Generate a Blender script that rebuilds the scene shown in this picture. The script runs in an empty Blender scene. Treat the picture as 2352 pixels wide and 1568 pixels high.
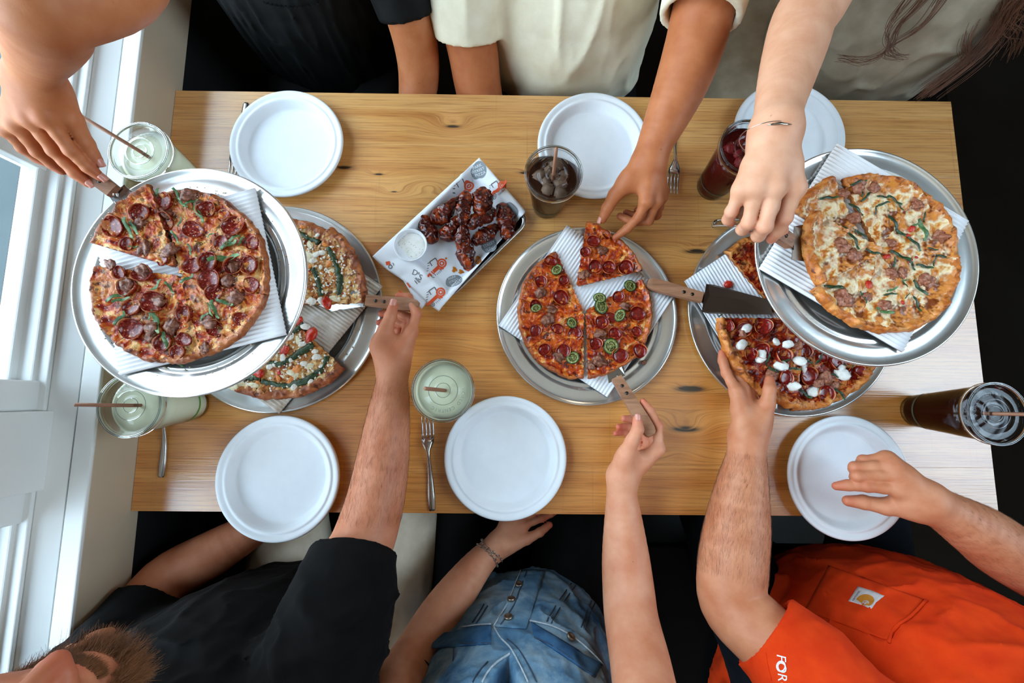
import bpy, bmesh, math, random
import numpy as np
from mathutils import Vector, Matrix

random.seed(7)
RNG = np.random.default_rng(7)
SC = bpy.context.scene
COL = SC.collection
PI = math.pi

# ------------------------------------------------------------------ camera
T = 0.75                      # table top height above the floor
CAM_H = 0.885                 # camera above table top
FPX = 1045.0                  # focal length in pixels of the 2352 wide frame
_Y = np.array([80.0, 8564.0, -1045.0]); _Y /= np.linalg.norm(_Y)
_X = np.array([1.0, -0.008, -0.008]); _X -= _Y * _X.dot(_Y); _X /= np.linalg.norm(_X)
_Z = np.cross(_X, _Y)
WC = np.stack([_X, _Y, _Z], axis=1)      # world -> camera
CW = WC.T
CAM = np.array([0.0, 0.0, T + CAM_H])
cam_d = bpy.data.cameras.new('camera'); cam = bpy.data.objects.new('camera', cam_d); COL.objects.link(cam)
cam_d.sensor_width = 36.0; cam_d.lens = 36.0 * FPX / 2352.0; cam_d.clip_start = 0.02; cam_d.clip_end = 200
m4 = Matrix([[*CW[i], CAM[i]] for i in range(3)] + [[0, 0, 0, 1]])
cam.matrix_world = m4
SC.camera = cam

# ------------------------------------------------------------------ view and world
SC.view_settings.view_transform = 'Standard'; SC.view_settings.look = 'None'
SC.view_settings.exposure = -0.35; SC.view_settings.gamma = 1.0; SC.view_settings.use_curve_mapping = False
SC.cycles.use_denoising = True
SC.cycles.max_bounces = 6; SC.cycles.diffuse_bounces = 3; SC.cycles.glossy_bounces = 3; SC.cycles.transmission_bounces = 4; SC.cycles.transparent_max_bounces = 12
SC.cycles.use_adaptive_sampling = True; SC.cycles.adaptive_threshold = 0.07; SC.cycles.adaptive_min_samples = 20
SC.cycles.caustics_reflective = False; SC.cycles.caustics_refractive = False
SC.cycles.sample_clamp_indirect = 6.0
W = bpy.data.worlds.new('overcast_sky'); SC.world = W; W.use_nodes = True
wn = W.node_tree; wn.nodes.clear()
_tc = wn.nodes.new('ShaderNodeTexCoord'); _sx = wn.nodes.new('ShaderNodeSeparateXYZ')
_cr = wn.nodes.new('ShaderNodeValToRGB'); _bg = wn.nodes.new('ShaderNodeBackground'); _wo = wn.nodes.new('ShaderNodeOutputWorld')
wn.links.new(_tc.outputs['Generated'], _sx.inputs[0]); wn.links.new(_sx.outputs['Z'], _cr.inputs['Fac'])
_cr.color_ramp.elements[0].position = 0.0; _cr.color_ramp.elements[0].color = (0.86, 0.93, 1.0, 1)
_cr.color_ramp.elements[1].position = 0.8; _cr.color_ramp.elements[1].color = (0.62, 0.80, 1.0, 1)
wn.links.new(_cr.outputs['Color'], _bg.inputs['Color']); _bg.inputs['Strength'].default_value = 12.5
wn.links.new(_bg.outputs[0], _wo.inputs[0])

def portal(loc, rot, sx, sy):
    l = bpy.data.lights.new('window_portal', 'AREA'); l.shape = 'RECTANGLE'; l.size = sx; l.size_y = sy
    l.cycles.is_portal = True
    o = bpy.data.objects.new('window_portal', l); COL.objects.link(o); o.location = loc; o.rotation_euler = rot
    return o

# ------------------------------------------------------------------ pixel -> place
def ray(px, py):
    return CW @ np.array([px - 1176.0, -(py - 784.0), -FPX])
def P(px, py, h=0.0):
    """world point seen at photo pixel (px, py) lying h metres above the table top"""
    d = ray(px, py); t = (T + h - CAM[2]) / d[2]
    return CAM + d * t
def PX(p):
    c = WC @ (np.asarray(p) - CAM)
    return np.array([1176 + FPX * c[0] / -c[2], 784 - FPX * c[1] / -c[2]])
def mpp(px, py, h=0.0):
    """metres per pixel there"""
    c = WC @ (P(px, py, h) - CAM)
    return -c[2] / FPX

# ------------------------------------------------------------------ materials
def srgb(r, g, b):
    f = lambda c: (c / 255) / 12.92 if c / 255 <= 0.04045 else ((c / 255 + 0.055) / 1.055) ** 2.4
    return (f(r), f(g), f(b), 1.0)
MATS = {}
class NT:
    def __init__(s, name):
        s.m = bpy.data.materials.new(name); s.m.use_nodes = True; s.t = s.m.node_tree; s.t.nodes.clear()
        s.out = s.t.nodes.new('ShaderNodeOutputMaterial'); s.b = s.t.nodes.new('ShaderNodeBsdfPrincipled')
        s.t.links.new(s.b.outputs[0], s.out.inputs[0]); MATS[name] = s.m
    def n(s, typ, **kw):
        nd = s.t.nodes.new(typ)
        for k, v in kw.items(): setattr(nd, k, v)
        return nd
    def l(s, a, b): s.t.links.new(a, b)
    def set(s, **kw):
        for k, v in kw.items(): s.b.inputs[k.replace('_', ' ')].default_value = v
    def coord(s, which='Object', scale=(1, 1, 1), loc=(0, 0, 0), rot=(0, 0, 0)):
        tc = s.n('ShaderNodeTexCoord'); mp = s.n('ShaderNodeMapping')
        mp.inputs['Scale'].default_value = scale; mp.inputs['Location'].default_value = loc; mp.inputs['Rotation'].default_value = rot
        s.l(tc.outputs[which], mp.inputs[0]); return mp.outputs[0]
    def noise(s, vec, scale, detail=3, rough=0.55, dist=0.0):
        n = s.n('ShaderNodeTexNoise'); n.inputs['Scale'].default_value = scale; n.inputs['Detail'].default_value = detail
        n.inputs['Roughness'].default_value = rough; n.inputs['Distortion'].default_value = dist
        if vec is not None: s.l(vec, n.inputs['Vector'])
        return n.outputs['Fac']
    def ramp(s, fac, stops, interp='LINEAR'):
        r = s.n('ShaderNodeValToRGB'); e = r.color_ramp.elements; r.color_ramp.interpolation = interp
        while len(e) < len(stops): e.new(0.5)
        for k, (p, c) in enumerate(stops):
            e[k].position = p; e[k].color = c if isinstance(c, (tuple, list)) else (c, c, c, 1)
        s.l(fac, r.inputs[0]); return r.outputs['Color']
    def mix(s, fac, a, b, mode='MIX'):
        m = s.n('ShaderNodeMix', data_type='RGBA', blend_type=mode)
        for v, i in ((fac, 0), (a, 6), (b, 7)):
            if isinstance(v, (int, float)): m.inputs[i].default_value = v
            elif isinstance(v, tuple): m.inputs[i].default_value = v
            else: s.l(v, m.inputs[i])
        return m.outputs[2]
    def math(s, op, a, b=None, clamp=False):
        m = s.n('ShaderNodeMath', operation=op, use_clamp=clamp)
        for v, i in ((a, 0), (b, 1)):
            if v is None: continue
            if isinstance(v, (int, float)): m.inputs[i].default_value = v
            else: s.l(v, m.inputs[i])
        return m.outputs[0]
    def bump(s, h, strength=0.3, dist=0.002):
        b = s.n('ShaderNodeBump'); b.inputs['Strength'].default_value = strength; b.inputs['Distance'].default_value = dist
        s.l(h, b.inputs['Height']); s.l(b.outputs[0], s.b.inputs['Normal']); return b.outputs[0]
    def color(s, c): s.l(c, s.b.inputs['Base Color'])

def simple(name, col, rough=0.5, metal=0.0, nscale=0, namt=0.08, bump=0.0, bscale=200, spec=0.5, **kw):
    t = NT(name); t.set(Roughness=rough, Metallic=metal)
    t.b.inputs['Specular IOR Level'].default_value = spec
    v = t.coord('Object')
    if nscale:
        f = t.noise(v, nscale, 4)
        lo = tuple(c * (1 - namt) for c in col[:3]) + (1,); hi = tuple(min(1, c * (1 + namt)) for c in col[:3]) + (1,)
        t.color(t.ramp(f, [(0.3, lo), (0.7, hi)]))
    else: t.b.inputs['Base Color'].default_value = col
    if bump: t.bump(t.noise(v, bscale, 3), bump, 0.001)
    t.set(**kw); return t.m

# ------------------------------------------------------------------ mesh helpers
def tag(o, label=None, cat=None, group=None, kind=None):
    if label: o['label'] = label
    if cat: o['category'] = cat
    if group: o['group'] = group
    if kind: o['kind'] = kind
    return o
def wloc(o):
    v = Vector((0, 0, 0))
    while o is not None: v += o.location; o = o.parent
    return v
def thing(name, loc, label, cat, group=None, rotz=0.0):
    o = bpy.data.objects.new(name, None); COL.objects.link(o); o.location = Vector(loc); o.empty_display_size = 0.03
    o.rotation_euler = (0, 0, rotz)
    return tag(o, label, cat, group)
def mesh_data(name, V, F, mat=None, smooth=True, mats=None, fm=None):
    me = bpy.data.meshes.new(name); me.from_pydata([tuple(map(float, v)) for v in V], [], [tuple(map(int, f)) for f in F])
    for m in (mats or [mat]):
        me.materials.append(MATS[m] if isinstance(m, str) else m)
    if fm is not None: me.polygons.foreach_set('material_index', list(fm))
    if smooth: me.polygons.foreach_set('use_smooth', [True] * len(me.polygons))
    me.update(); return me
def put(name, me, parent=None, loc=(0, 0, 0), rot=(0, 0, 0), scale=(1, 1, 1)):
    o = bpy.data.objects.new(name, me); COL.objects.link(o); o.parent = parent
    o.location = Vector(loc); o.rotation_euler = rot; o.scale = scale; return o
def obj(name, V, F, mat, parent=None, smooth=True, local=False, mats=None, fm=None):
    """one mesh object; V in world space unless local"""
    V = np.asarray(V, float)
    if parent is not None and not local: V = V - np.array(wloc(parent))
    if parent is None and not local:
        c = V.mean(0); c[2] = V[:, 2].min()
        return put(name, mesh_data(name, V - c, F, mat, smooth, mats, fm), None, c)
    return put(name, mesh_data(name, V, F, mat, smooth, mats, fm), parent)
def sharp(o, ang=35):
    me = o.data
    me.set_sharp_from_angle(angle=math.radians(ang)) if hasattr(me, 'set_sharp_from_angle') else None
    return o
class MB:
    def __init__(s): s.V = []; s.F = []
    def add(s, V, F):
        n = len(s.V); s.V += [tuple(v) for v in V]; s.F += [tuple(i + n for i in f) for f in F]; return s
    def box(s, x0, x1, y0, y1, z0, z1, bev=0.0):
        if bev <= 0:
            V = [(x, y, z) for z in (z0, z1) for y in (y0, y1) for x in (x0, x1)]
            F = [(0, 2, 3, 1), (4, 5, 7, 6), (0, 1, 5, 4), (2, 6, 7, 3), (0, 4, 6, 2), (1, 3, 7, 5)]
            return s.add(V, F)
        bm = bmesh.new(); bmesh.ops.create_cube(bm, size=1)
        for v in bm.verts:
            v.co = Vector(((x0 + x1) / 2 + v.co.x * (x1 - x0), (y0 + y1) / 2 + v.co.y * (y1 - y0), (z0 + z1) / 2 + v.co.z * (z1 - z0)))
        bmesh.ops.bevel(bm, geom=bm.edges[:], offset=bev, segments=2, affect='EDGES', profile=0.6)
        bm.verts.index_update()
        V = [v.co[:] for v in bm.verts]; F = [[v.index for v in f.verts] for f in bm.faces]; bm.free()
        return s.add(V, F)
    def build(s, name, mat, parent=None, smooth=False, local=False): return obj(name, s.V, s.F, mat, parent, smooth, local)

def lathe(prof, n=48, a0=0.0, cap=False):
    """revolve (r, z) profile round z"""
    V = []; F = []; m = len(prof)
    for j in range(n):
        a = a0 + 2 * PI * j / n; c, s_ = math.cos(a), math.sin(a)
        for r, z in prof: V.append((r * c, r * s_, z))
    for j in range(n):
        k = (j + 1) % n
        for i in range(m - 1):
            a, b, c_, d = j * m + i, k * m + i, k * m + i + 1, j * m + i + 1
            if prof[i][0] < 1e-6 and prof[i + 1][0] < 1e-6: continue
            if prof[i][0] < 1e-6: F.append((a, c_, d))
            elif prof[i + 1][0] < 1e-6: F.append((a, b, d))
            else: F.append((a, b, c_, d))
    return V, F
def frames(pts):
    pts = np.asarray(pts, float); n = len(pts)
    tg = np.gradient(pts, axis=0); tg /= np.linalg.norm(tg, axis=1)[:, None] + 1e-12
    up = np.array([0, 0, 1.0]) if abs(tg[0][2]) < 0.9 else np.array([1.0, 0, 0])
    N = []; v = up - tg[0] * up.dot(tg[0]); v /= np.linalg.norm(v)
    for i in range(n):
        v = v - tg[i] * v.dot(tg[i]); v /= np.linalg.norm(v) + 1e-12; N.append(v.copy())
    N = np.array(N); B = np.cross(tg, N); return tg, N, B
def tube(pts, rad, n=8, closed=False, ry=None):
    pts = np.asarray(pts, float); m = len(pts)
    rad = np.full(m, rad) if np.isscalar(rad) else np.asarray(rad); ry = rad if ry is None else (np.full(m, ry) if np.isscalar(ry) else np.asarray(ry))
    tg, N, B = frames(pts); V = []; F = []
    for i in range(m):
        for j in range(n):
            a = 2 * PI * j / n; V.append(pts[i] + B[i] * math.cos(a) * rad[i] + N[i] * math.sin(a) * ry[i])
    for i in range(m - 1 + (1 if closed else 0)):
        i2 = (i + 1) % m
        for j in range(n):
            k = (j + 1) % n; F.append((i * n + j, i * n + k, i2 * n + k, i2 * n + j))
    if not closed: F.append(tuple(range(n - 1, -1, -1))); F.append(tuple((m - 1) * n + j for j in range(n)))
    return V, F
def spline(pts, n=8):
    """Catmull-Rom through pts"""
    p = np.asarray(pts, float); q = np.vstack([2 * p[0] - p[1], p, 2 * p[-1] - p[-2]]); out = []
    for i in range(1, len(q) - 2):
        for t in np.linspace(0, 1, n, endpoint=False):
            a, b, c, d = q[i - 1], q[i], q[i + 1], q[i + 2]
            out.append(0.5 * (2 * b + (c - a) * t + (2 * a - 5 * b + 4 * c - d) * t * t + (3 * b - a - 3 * c + d) * t ** 3))
    out.append(p[-1]); return np.array(out)
def prism(poly, z0, z1):
    n = len(poly); V = [(x, y, z0) for x, y in poly] + [(x, y, z1) for x, y in poly]
    F = [tuple(range(n - 1, -1, -1)), tuple(range(n, 2 * n))] + [(i, (i + 1) % n, n + (i + 1) % n, n + i) for i in range(n)]
    return V, F
def grid(fn, nu, nv, closed_u=False):
    """fn(u, v) -> point, u, v in 0..1"""
    V = [fn(i / (nu - 1) if not closed_u else i / nu, j / (nv - 1)) for i in range(nu) for j in range(nv)]
    F = []
    for i in range(nu - (0 if closed_u else 1)):
        for j in range(nv - 1):
            k = (i + 1) % nu; F.append((i * nv + j, k * nv + j, k * nv + j + 1, i * nv + j + 1))
    return V, F
def copy_tree(o, parent=None):
    c = o.copy(); COL.objects.link(c); c.parent = parent
    for ch in o.children: copy_tree(ch, c)
    return c
def text_geo(s, size, shear=0.0, space=1.0, bold=0.0, res=3):
    """flat text as triangles in the xy plane, centred"""
    cu = bpy.data.curves.new('lettering', 'FONT'); cu.body = s; cu.size = size; cu.align_x = 'CENTER'; cu.align_y = 'CENTER'
    cu.shear = shear; cu.space_character = space; cu.offset = bold; cu.resolution_u = res
    o = bpy.data.objects.new('lettering', cu); COL.objects.link(o)
    dg = bpy.context.evaluated_depsgraph_get(); me = o.evaluated_get(dg).to_mesh()
    V = [v.co[:] for v in me.vertices]; F = [tuple(p.vertices) for p in me.polygons]
    o.evaluated_get(dg).to_mesh_clear(); bpy.data.objects.remove(o); bpy.data.curves.remove(cu)
    return V, F

# value noise for shaping (numpy, vectorised)
_perm = RNG.permutation(512); _rnd = RNG.random(512) * 2 - 1
def vnoise(p):
    p = np.asarray(p, float); i = np.floor(p).astype(int); f = p - i; f = f * f * (3 - 2 * f); r = 0
    for dx in (0, 1):
        for dy in (0, 1):
            for dz in (0, 1):
                h = _perm[(_perm[(_perm[(i[..., 0] + dx) & 511] + i[..., 1] + dy) & 511] + i[..., 2] + dz) & 511]
                w = (f[..., 0] if dx else 1 - f[..., 0]) * (f[..., 1] if dy else 1 - f[..., 1]) * (f[..., 2] if dz else 1 - f[..., 2])
                r = r + w * _rnd[h]
    return r
def fbm(p, oct=3):
    p = np.asarray(p, float); a = 1.0; s = 0
    for k in range(oct): s = s + a * vnoise(p * 2 ** k + 17.3 * k); a *= 0.5
    return s
# ================================================================== materials of the room
TX0, TX1, TY0, TY1 = -0.70, 0.93, -0.217, 0.628      # table top outline
def wood_material():
    t = NT('oak_boards'); t.set(Roughness=0.36); t.b.inputs['Specular IOR Level'].default_value = 0.55
    t.b.inputs['Coat Weight'].default_value = 1.0; t.b.inputs['Coat Roughness'].default_value = 0.20; t.b.inputs['Coat IOR'].default_value = 1.58
    ge = t.n('ShaderNodeNewGeometry'); sp = t.n('ShaderNodeSeparateXYZ'); t.l(ge.outputs['Position'], sp.inputs[0])
    oi = t.n('ShaderNodeObjectInfo'); rnd = oi.outputs['Random']
    X, Y = sp.outputs['X'], sp.outputs['Y']
    g = Y; dark = None
    knots = [(1040, 290, .055, .022, .030, .0045), (790, 385, .02, .010, .008, .006), (985, 425, .035, .016, -.022, .0), (905, 440, .03, .012, .014, .002),
             (1210, 397, .018, .008, .007, .005), (1075, 410, .03, .01, -.012, .003), (1600, 577, .03, .017, .016, .007), (1585, 893, .03, .012, .014, .009),
             (1575, 985, .045, .026, .034, .008), (870, 400, .03, .008, .010, .003), (1560, 1030, .05, .02, -.018, 0), (1150, 800, .08, .02, .014, 0)]
    for kx, ky, rx, ry, a, core in knots:
        k = P(kx, ky, 0)
        dx = t.math('DIVIDE', t.math('SUBTRACT', X, float(k[0])), rx); dy = t.math('DIVIDE', t.math('SUBTRACT', Y, float(k[1])), ry)
        q = t.math('ADD', t.math('MULTIPLY', dx, dx), t.math('MULTIPLY', dy, dy))
        e = t.math('POWER', 2.718, t.math('MULTIPLY', q, -1.0))
        g = t.math('ADD', g, t.math('MULTIPLY', e, a))
        if core:
            cx = t.math('DIVIDE', t.math('SUBTRACT', X, float(k[0])), core * 2.6); cy = t.math('DIVIDE', t.math('SUBTRACT', Y, float(k[1])), core * 0.55)
            d2 = t.math('ADD', t.math('MULTIPLY', cx, cx), t.math('MULTIPLY', cy, cy))
            c = t.math('POWER', 2.718, t.math('MULTIPLY', d2, -0.8))
            dark = c if dark is None else t.math('ADD', dark, c)
    off = t.math('MULTIPLY', rnd, 37.0)
    cb = t.n('ShaderNodeCombineXYZ'); t.l(t.math('MULTIPLY', X, 1.3), cb.inputs[0]); t.l(t.math('MULTIPLY', g, 26.0), cb.inputs[1]); t.l(off, cb.inputs[2])
    n1 = t.noise(cb.outputs[0], 1.0, 3, 0.55, 0.6)                      # broad figure
    cb2 = t.n('ShaderNodeCombineXYZ'); t.l(t.math('MULTIPLY', X, 9.0), cb2.inputs[0]); t.l(t.math('MULTIPLY', g, 420.0), cb2.inputs[1]); t.l(off, cb2.inputs[2])
    n2 = t.noise(cb2.outputs[0], 1.0, 3, 0.65)                          # fine pores
    rings = t.math('SINE', t.math('ADD', t.math('MULTIPLY', g, 900.0), t.math('MULTIPLY', n1, 34.0)))
    cb3 = t.n('ShaderNodeCombineXYZ'); t.l(t.math('MULTIPLY', X, 150.0), cb3.inputs[0]); t.l(t.math('MULTIPLY', Y, 3.0), cb3.inputs[1]); t.l(off, cb3.inputs[2])
    n3 = t.noise(cb3.outputs[0], 1.0, 2, 0.5)                           # saw marks across the grain
    wd = t.n('ShaderNodeTexNoise'); wd.inputs['Scale'].default_value = 2.2; wd.inputs['Detail'].default_value = 2; t.l(ge.outputs['Position'], wd.inputs['Vector'])
    col = t.ramp(n1, [(0.25, srgb(194, 132, 72)), (0.45, srgb(217, 164, 100)), (0.62, srgb(227, 181, 120)), (0.8, srgb(205, 147, 84))])
    col = t.mix(1.0, col, oi.outputs['Color'], 'MULTIPLY')            # every board has its own tone
    col = t.mix(0.5, col, t.ramp(n2, [(0.32, srgb(150, 92, 42)), (0.5, srgb(255, 255, 255))]), 'MULTIPLY')
    col = t.mix(t.math('MULTIPLY', t.math('MAXIMUM', rings, 0.0), 0.12), col, srgb(140, 80, 34))
    col = t.mix(0.16, col, t.ramp(n3, [(0.22, srgb(150, 104, 60)), (0.34, srgb(255, 255, 255))]), 'MULTIPLY')
    jag = t.math('MULTIPLY', dark, t.ramp(t.noise(cb2.outputs[0], 0.35, 3), [(0.30, 0.35), (0.55, 1.6)]), True)
    col = t.mix(t.math('MULTIPLY', jag, 1.25, True), col, srgb(28, 14, 6))
    t.color(col)
    cbb = t.n('ShaderNodeCombineXYZ'); t.l(t.math('MULTIPLY', X, 9.0), cbb.inputs[0]); t.l(t.math('MULTIPLY', Y, 420.0), cbb.inputs[1]); t.l(off, cbb.inputs[2]); hgt = t.noise(cbb.outputs[0], 1.0, 2, 0.6); t.l(t.bump(hgt, 0.32, 0.0008), t.b.inputs['Coat Normal'])
    return t.m
wood_material()
simple('white_paint', srgb(226, 228, 226), 0.42, nscale=6, namt=0.03, bump=0.05, bscale=90)
simple('apron_paint', srgb(188, 172, 148), 0.5, nscale=8, namt=0.05, bump=0.08, bscale=140)  # white apron board; the shade on its room side is put into this tan
simple('dark_wall_paint', srgb(16, 16, 16), 0.6, nscale=4, namt=0.2)
simple('room_plaster', srgb(96, 82, 68), 0.8, nscale=3, namt=0.05)
simple('ceiling_paint', srgb(228, 212, 190), 0.85, nscale=3, namt=0.04)
simple('bench_black', srgb(6, 6, 7), 0.7, nscale=20, namt=0.3, spec=0.15)
simple('black_metal', srgb(18, 18, 19), 0.45, 0.6)
simple('sidewalk', srgb(52, 62, 63), 0.8, nscale=5, namt=0.12)
simple('brushed_lamp_metal', srgb(40, 40, 42), 0.4, 0.8)
tt = NT('dark_concrete'); v = tt.coord('Object')
tt.color(tt.ramp(tt.noise(v, 2.5, 5), [(0.3, srgb(18, 19, 18)), (0.7, srgb(38, 39, 37))])); tt.set(Roughness=0.55)
tt = NT('window_glass'); tt.set(Roughness=0.02, IOR=1.1); tt.b.inputs['Transmission Weight'].default_value = 1.0; tt.b.inputs['Base Color'].default_value = (0.95, 0.98, 0.98, 1)
# panes let the daylight through (thin clear glass)
g_tr = tt.n('ShaderNodeBsdfTransparent'); g_tr.inputs[0].default_value = (0.93, 0.965, 0.965, 1); g_gl = tt.n('ShaderNodeBsdfGlossy'); g_gl.inputs['Roughness'].default_value = 0.03
g_fr = tt.n('ShaderNodeFresnel'); g_fr.inputs[0].default_value = 1.15; g_mx = tt.n('ShaderNodeMixShader')
tt.l(g_fr.outputs[0], g_mx.inputs[0]); tt.l(g_tr.outputs[0], g_mx.inputs[1]); tt.l(g_gl.outputs[0], g_mx.inputs[2]); tt.l(g_mx.outputs[0], tt.out.inputs[0])
tt = NT('lamp_bulb'); tt.b.inputs['Emission Color'].default_value = (1.0, 0.78, 0.52, 1); tt.b.inputs['Emission Strength'].default_value = 8.0

# ================================================================== shell
RX, RY0, RY1, CZ = 2.3, -2.6, 2.6, 4.0
def struct(name, mb, mat, parent=None, label=None):
    o = mb.build(name, mat, parent)
    if parent is None: tag(o, label, None, None, 'structure')
    return o
struct('floor', MB().box(-0.80, RX, RY0, RY1, -0.1, 0), 'dark_concrete', label='dark polished concrete floor under the table')
struct('ceiling', MB().box(-1.0, RX + 0.2, RY0, RY1, CZ, CZ + 0.1), 'ceiling_paint', label='pale ceiling high above the table')
struct('wall_back', MB().box(-1.0, RX + 0.2, RY1, RY1 + 0.1, 0, CZ), 'room_plaster', label='plain wall behind the far bench')
struct('wall_front', MB().box(-1.0, RX + 0.2, RY0 - 0.1, RY0, 0, CZ), 'room_plaster', label='plain wall behind the near bench')
# left wall: dark lower wall, painted apron board, stool, sill, sashes
XL = TX0
WIN = [(-0.03, 1.25), (-1.45, -0.16)]                # the two openings along y
wl = struct('wall_left', MB().box(XL - 0.10, XL - 0.012, RY0, RY1, 0, T - 0.002).box(XL - 0.30, XL - 0.10, RY0, RY1, 0, T - 0.002), 'dark_wall_paint', label='dark wall below the white window sill')
apron = MB().box(XL - 0.012, XL - 0.0005, RY0, RY1, T - 0.02, T + 0.090, 0.002); o = struct('trim_1', apron, 'apron_paint', label='cream painted apron board along the table end')
stool = MB().box(XL - 0.031, XL + 0.001, RY0, RY1, T + 0.0905, T + 0.097, 0.002); struct('trim_2', stool, 'white_paint', label='narrow white window stool strip above the apron board')
struct('trim_4', MB().box(XL - 0.031, XL - 0.0125, RY0, RY1, T, T + 0.0895), 'white_paint', label='packing strip behind the apron board')
sv = [(0.0355, 0.0), (0.0355, 0.094), (0.060, 0.100), (0.074, 0.104), (0.080, 0.104), (0.080, 0.0)]
Vs = [(XL - s_, y, T + h_) for y in (RY0, RY1) for s_, h_ in sv]; n_ = len(sv)
Fs = [(i, i + 1, n_ + i + 1, n_ + i) for i in range(n_ - 1)] + [tuple(range(n_)), tuple(range(2 * n_ - 1, n_ - 1, -1))]
o = obj('trim_3', Vs, Fs, 'white_paint', None, False); tag(o, 'bright sloping white window sill beside the table', kind='structure')
# wall around the openings
wu = MB()
for y0, y1 in ((RY0, WIN[1][0]), (WIN[0][1], RY1)): wu.box(XL - 0.30, XL - 0.081, y0, y1, T, CZ)
wu.box(XL - 0.30, XL - 0.081, WIN[1][0], WIN[0][1], 2.65, CZ)
struct('wall_left_upper', wu, 'room_plaster', label='pale wall around the two windows')
struct('trim_5', MB().box(XL - 0.20, XL - 0.066, WIN[1][1], WIN[0][0], T + 0.098, 2.65, 0.003), 'white_paint', label='white post between the two windows')
for wi, (y0, y1) in enumerate(WIN):
    w = bpy.data.objects.new('window_%d' % (wi + 1), None); COL.objects.link(w); w.location = (XL - 0.12, (y0 + y1) / 2, T + 0.105)
    tag(w, ['white wooden sash window behind the raised hand', 'white wooden sash window beside the person in the black T-shirt'][wi], kind='structure')
    zb, zt = T + 0.105, 2.65
    # stepped bottom rail
    MB().box(XL - 0.105, XL - 0.074, y0, y1, zb, zb + 0.007, 0.002).build('bottom_moulding', 'white_paint', w)
    MB().box(XL - 0.128, XL - 0.092, y0, y1, zb, zb + 0.014, 0.003).build('bottom_rail', 'white_paint', w)
    MB().box(XL - 0.150, XL - 0.118, y0, y1, zb, zb + 0.026, 0.003).build('sash_rail', 'white_paint', w)
    MB().box(XL - 0.150, XL - 0.100, y0, y1, zt - 0.07, zt).build('top_rail', 'white_paint', w)
    MB().box(XL - 0.150, XL - 0.112, y0, y1, 1.65, 1.70).build('meeting_rail', 'white_paint', w)
    for a, b in ((y0, y0 + 0.05), (y1 - 0.05, y1)):
        MB().box(XL - 0.148, XL - 0.085, a, b, zb, zt, 0.003).build('jamb', 'white_paint', w)
    for ym in ((0.40,), (-0.62, -1.05))[wi] if wi == 0 else (-0.62, -1.05):
        MB().box(XL - 0.146, XL - 0.116, ym - 0.014, ym + 0.014, zb + 0.012, zt, 0.003).build('muntin', 'white_paint', w)
    ys = [y0] + ([0.40] if wi == 0 else [-1.05, -0.62]) + [y1]
    for a, b in zip(ys[:-1], ys[1:]):
        for za, zc in ((zb + 0.012, 1.66), (1.69, zt - 0.05)):
            MB().box(XL - 0.134, XL - 0.131, a, b, za, zc).build('pane', 'window_glass', w)
portal((XL - 0.32, 0.61, 1.78), (0, -PI / 2, 0), 1.8, 1.28); portal((XL - 0.32, -0.80, 1.78), (0, -PI / 2, 0), 1.8, 1.29)
o = MB().box(-14, XL - 0.301, -12, 12, 0.05, 0.15).build('pavement', 'sidewalk'); tag(o, 'grey pavement outside the windows', None, None, 'structure')
# right wall with a tall shop window
RW = (-0.70, 0.68, 1.75, 3.85)
wr = MB().box(RX, RX + 0.15, RY0, RW[0], 0, CZ).box(RX, RX + 0.15, RW[1], RY1, 0, CZ).box(RX, RX + 0.15, RW[0], RW[1], 0, RW[2]).box(RX, RX + 0.15, RW[0], RW[1], RW[3], CZ)
struct('wall_right', wr, 'room_plaster', label='plain wall around the tall window at the table head')
w = bpy.data.objects.new('window_3', None); COL.objects.link(w); w.location = (RX + 0.06, 0.1, RW[2]); tag(w, 'tall shop window facing the open end of the table', kind='structure')
MB().box(RX + 0.02, RX + 0.1, RW[0], RW[1], RW[2], RW[2] + 0.05).build('bottom_rail', 'black_metal', w)
MB().box(RX + 0.02, RX + 0.1, RW[0], RW[1], RW[3] - 0.05, RW[3]).build('top_rail', 'black_metal', w)
for yy in (RW[0], RW[1] - 0.04): MB().box(RX + 0.02, RX + 0.1, yy, yy + 0.04, RW[2], RW[3]).build('stile', 'black_metal', w)
MB().box(RX + 0.055, RX + 0.06, RW[0] + 0.04, RW[1] - 0.04, RW[2] + 0.05, RW[3] - 0.05).build('pane', 'window_glass', w)
portal((RX + 0.16, -0.01, 2.80), (0, PI / 2, 0), 2.10, 1.38)

# ================================================================== table
seams = [628, 395, 560, 720, 900, 1065]
ys = [TY1] + [float(P(1166, s_, 0)[1]) for s_ in seams[1:]] + [TY0]
tb = thing('dining_table', (0.115, 0.205, 0), 'long honey oak plank table in the middle of the scene', 'table')
for k in range(len(ys) - 1):
    MB().box(TX0 + 0.0005, TX1, ys[k + 1] + 0.00005, ys[k] - 0.00005, T - 0.042, T, 0.00025).build('plank', 'oak_boards', tb).color = ((1.0, 0.90, 0.76, 1), (1.0, 0.87, 0.69, 1), (0.97, 0.76, 0.50, 1), (0.98, 0.74, 0.45, 1), (0.97, 0.71, 0.41, 1), (1.0, 0.76, 0.48, 1))[k]
for x in (-0.35, 0.60):
    MB().box(x - 0.04, x + 0.04, 0.165, 0.245, 0.03, T - 0.06, 0.004).build('leg', 'black_metal', tb)
    MB().box(x - 0.05, x + 0.05, -0.10, 0.51, T - 0.06, T - 0.0425, 0.003).build('support_bar', 'black_metal', tb)
    MB().box(x - 0.05, x + 0.05, -0.12, 0.53, 0.0, 0.03, 0.004).build('foot_bar', 'black_metal', tb)
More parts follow.
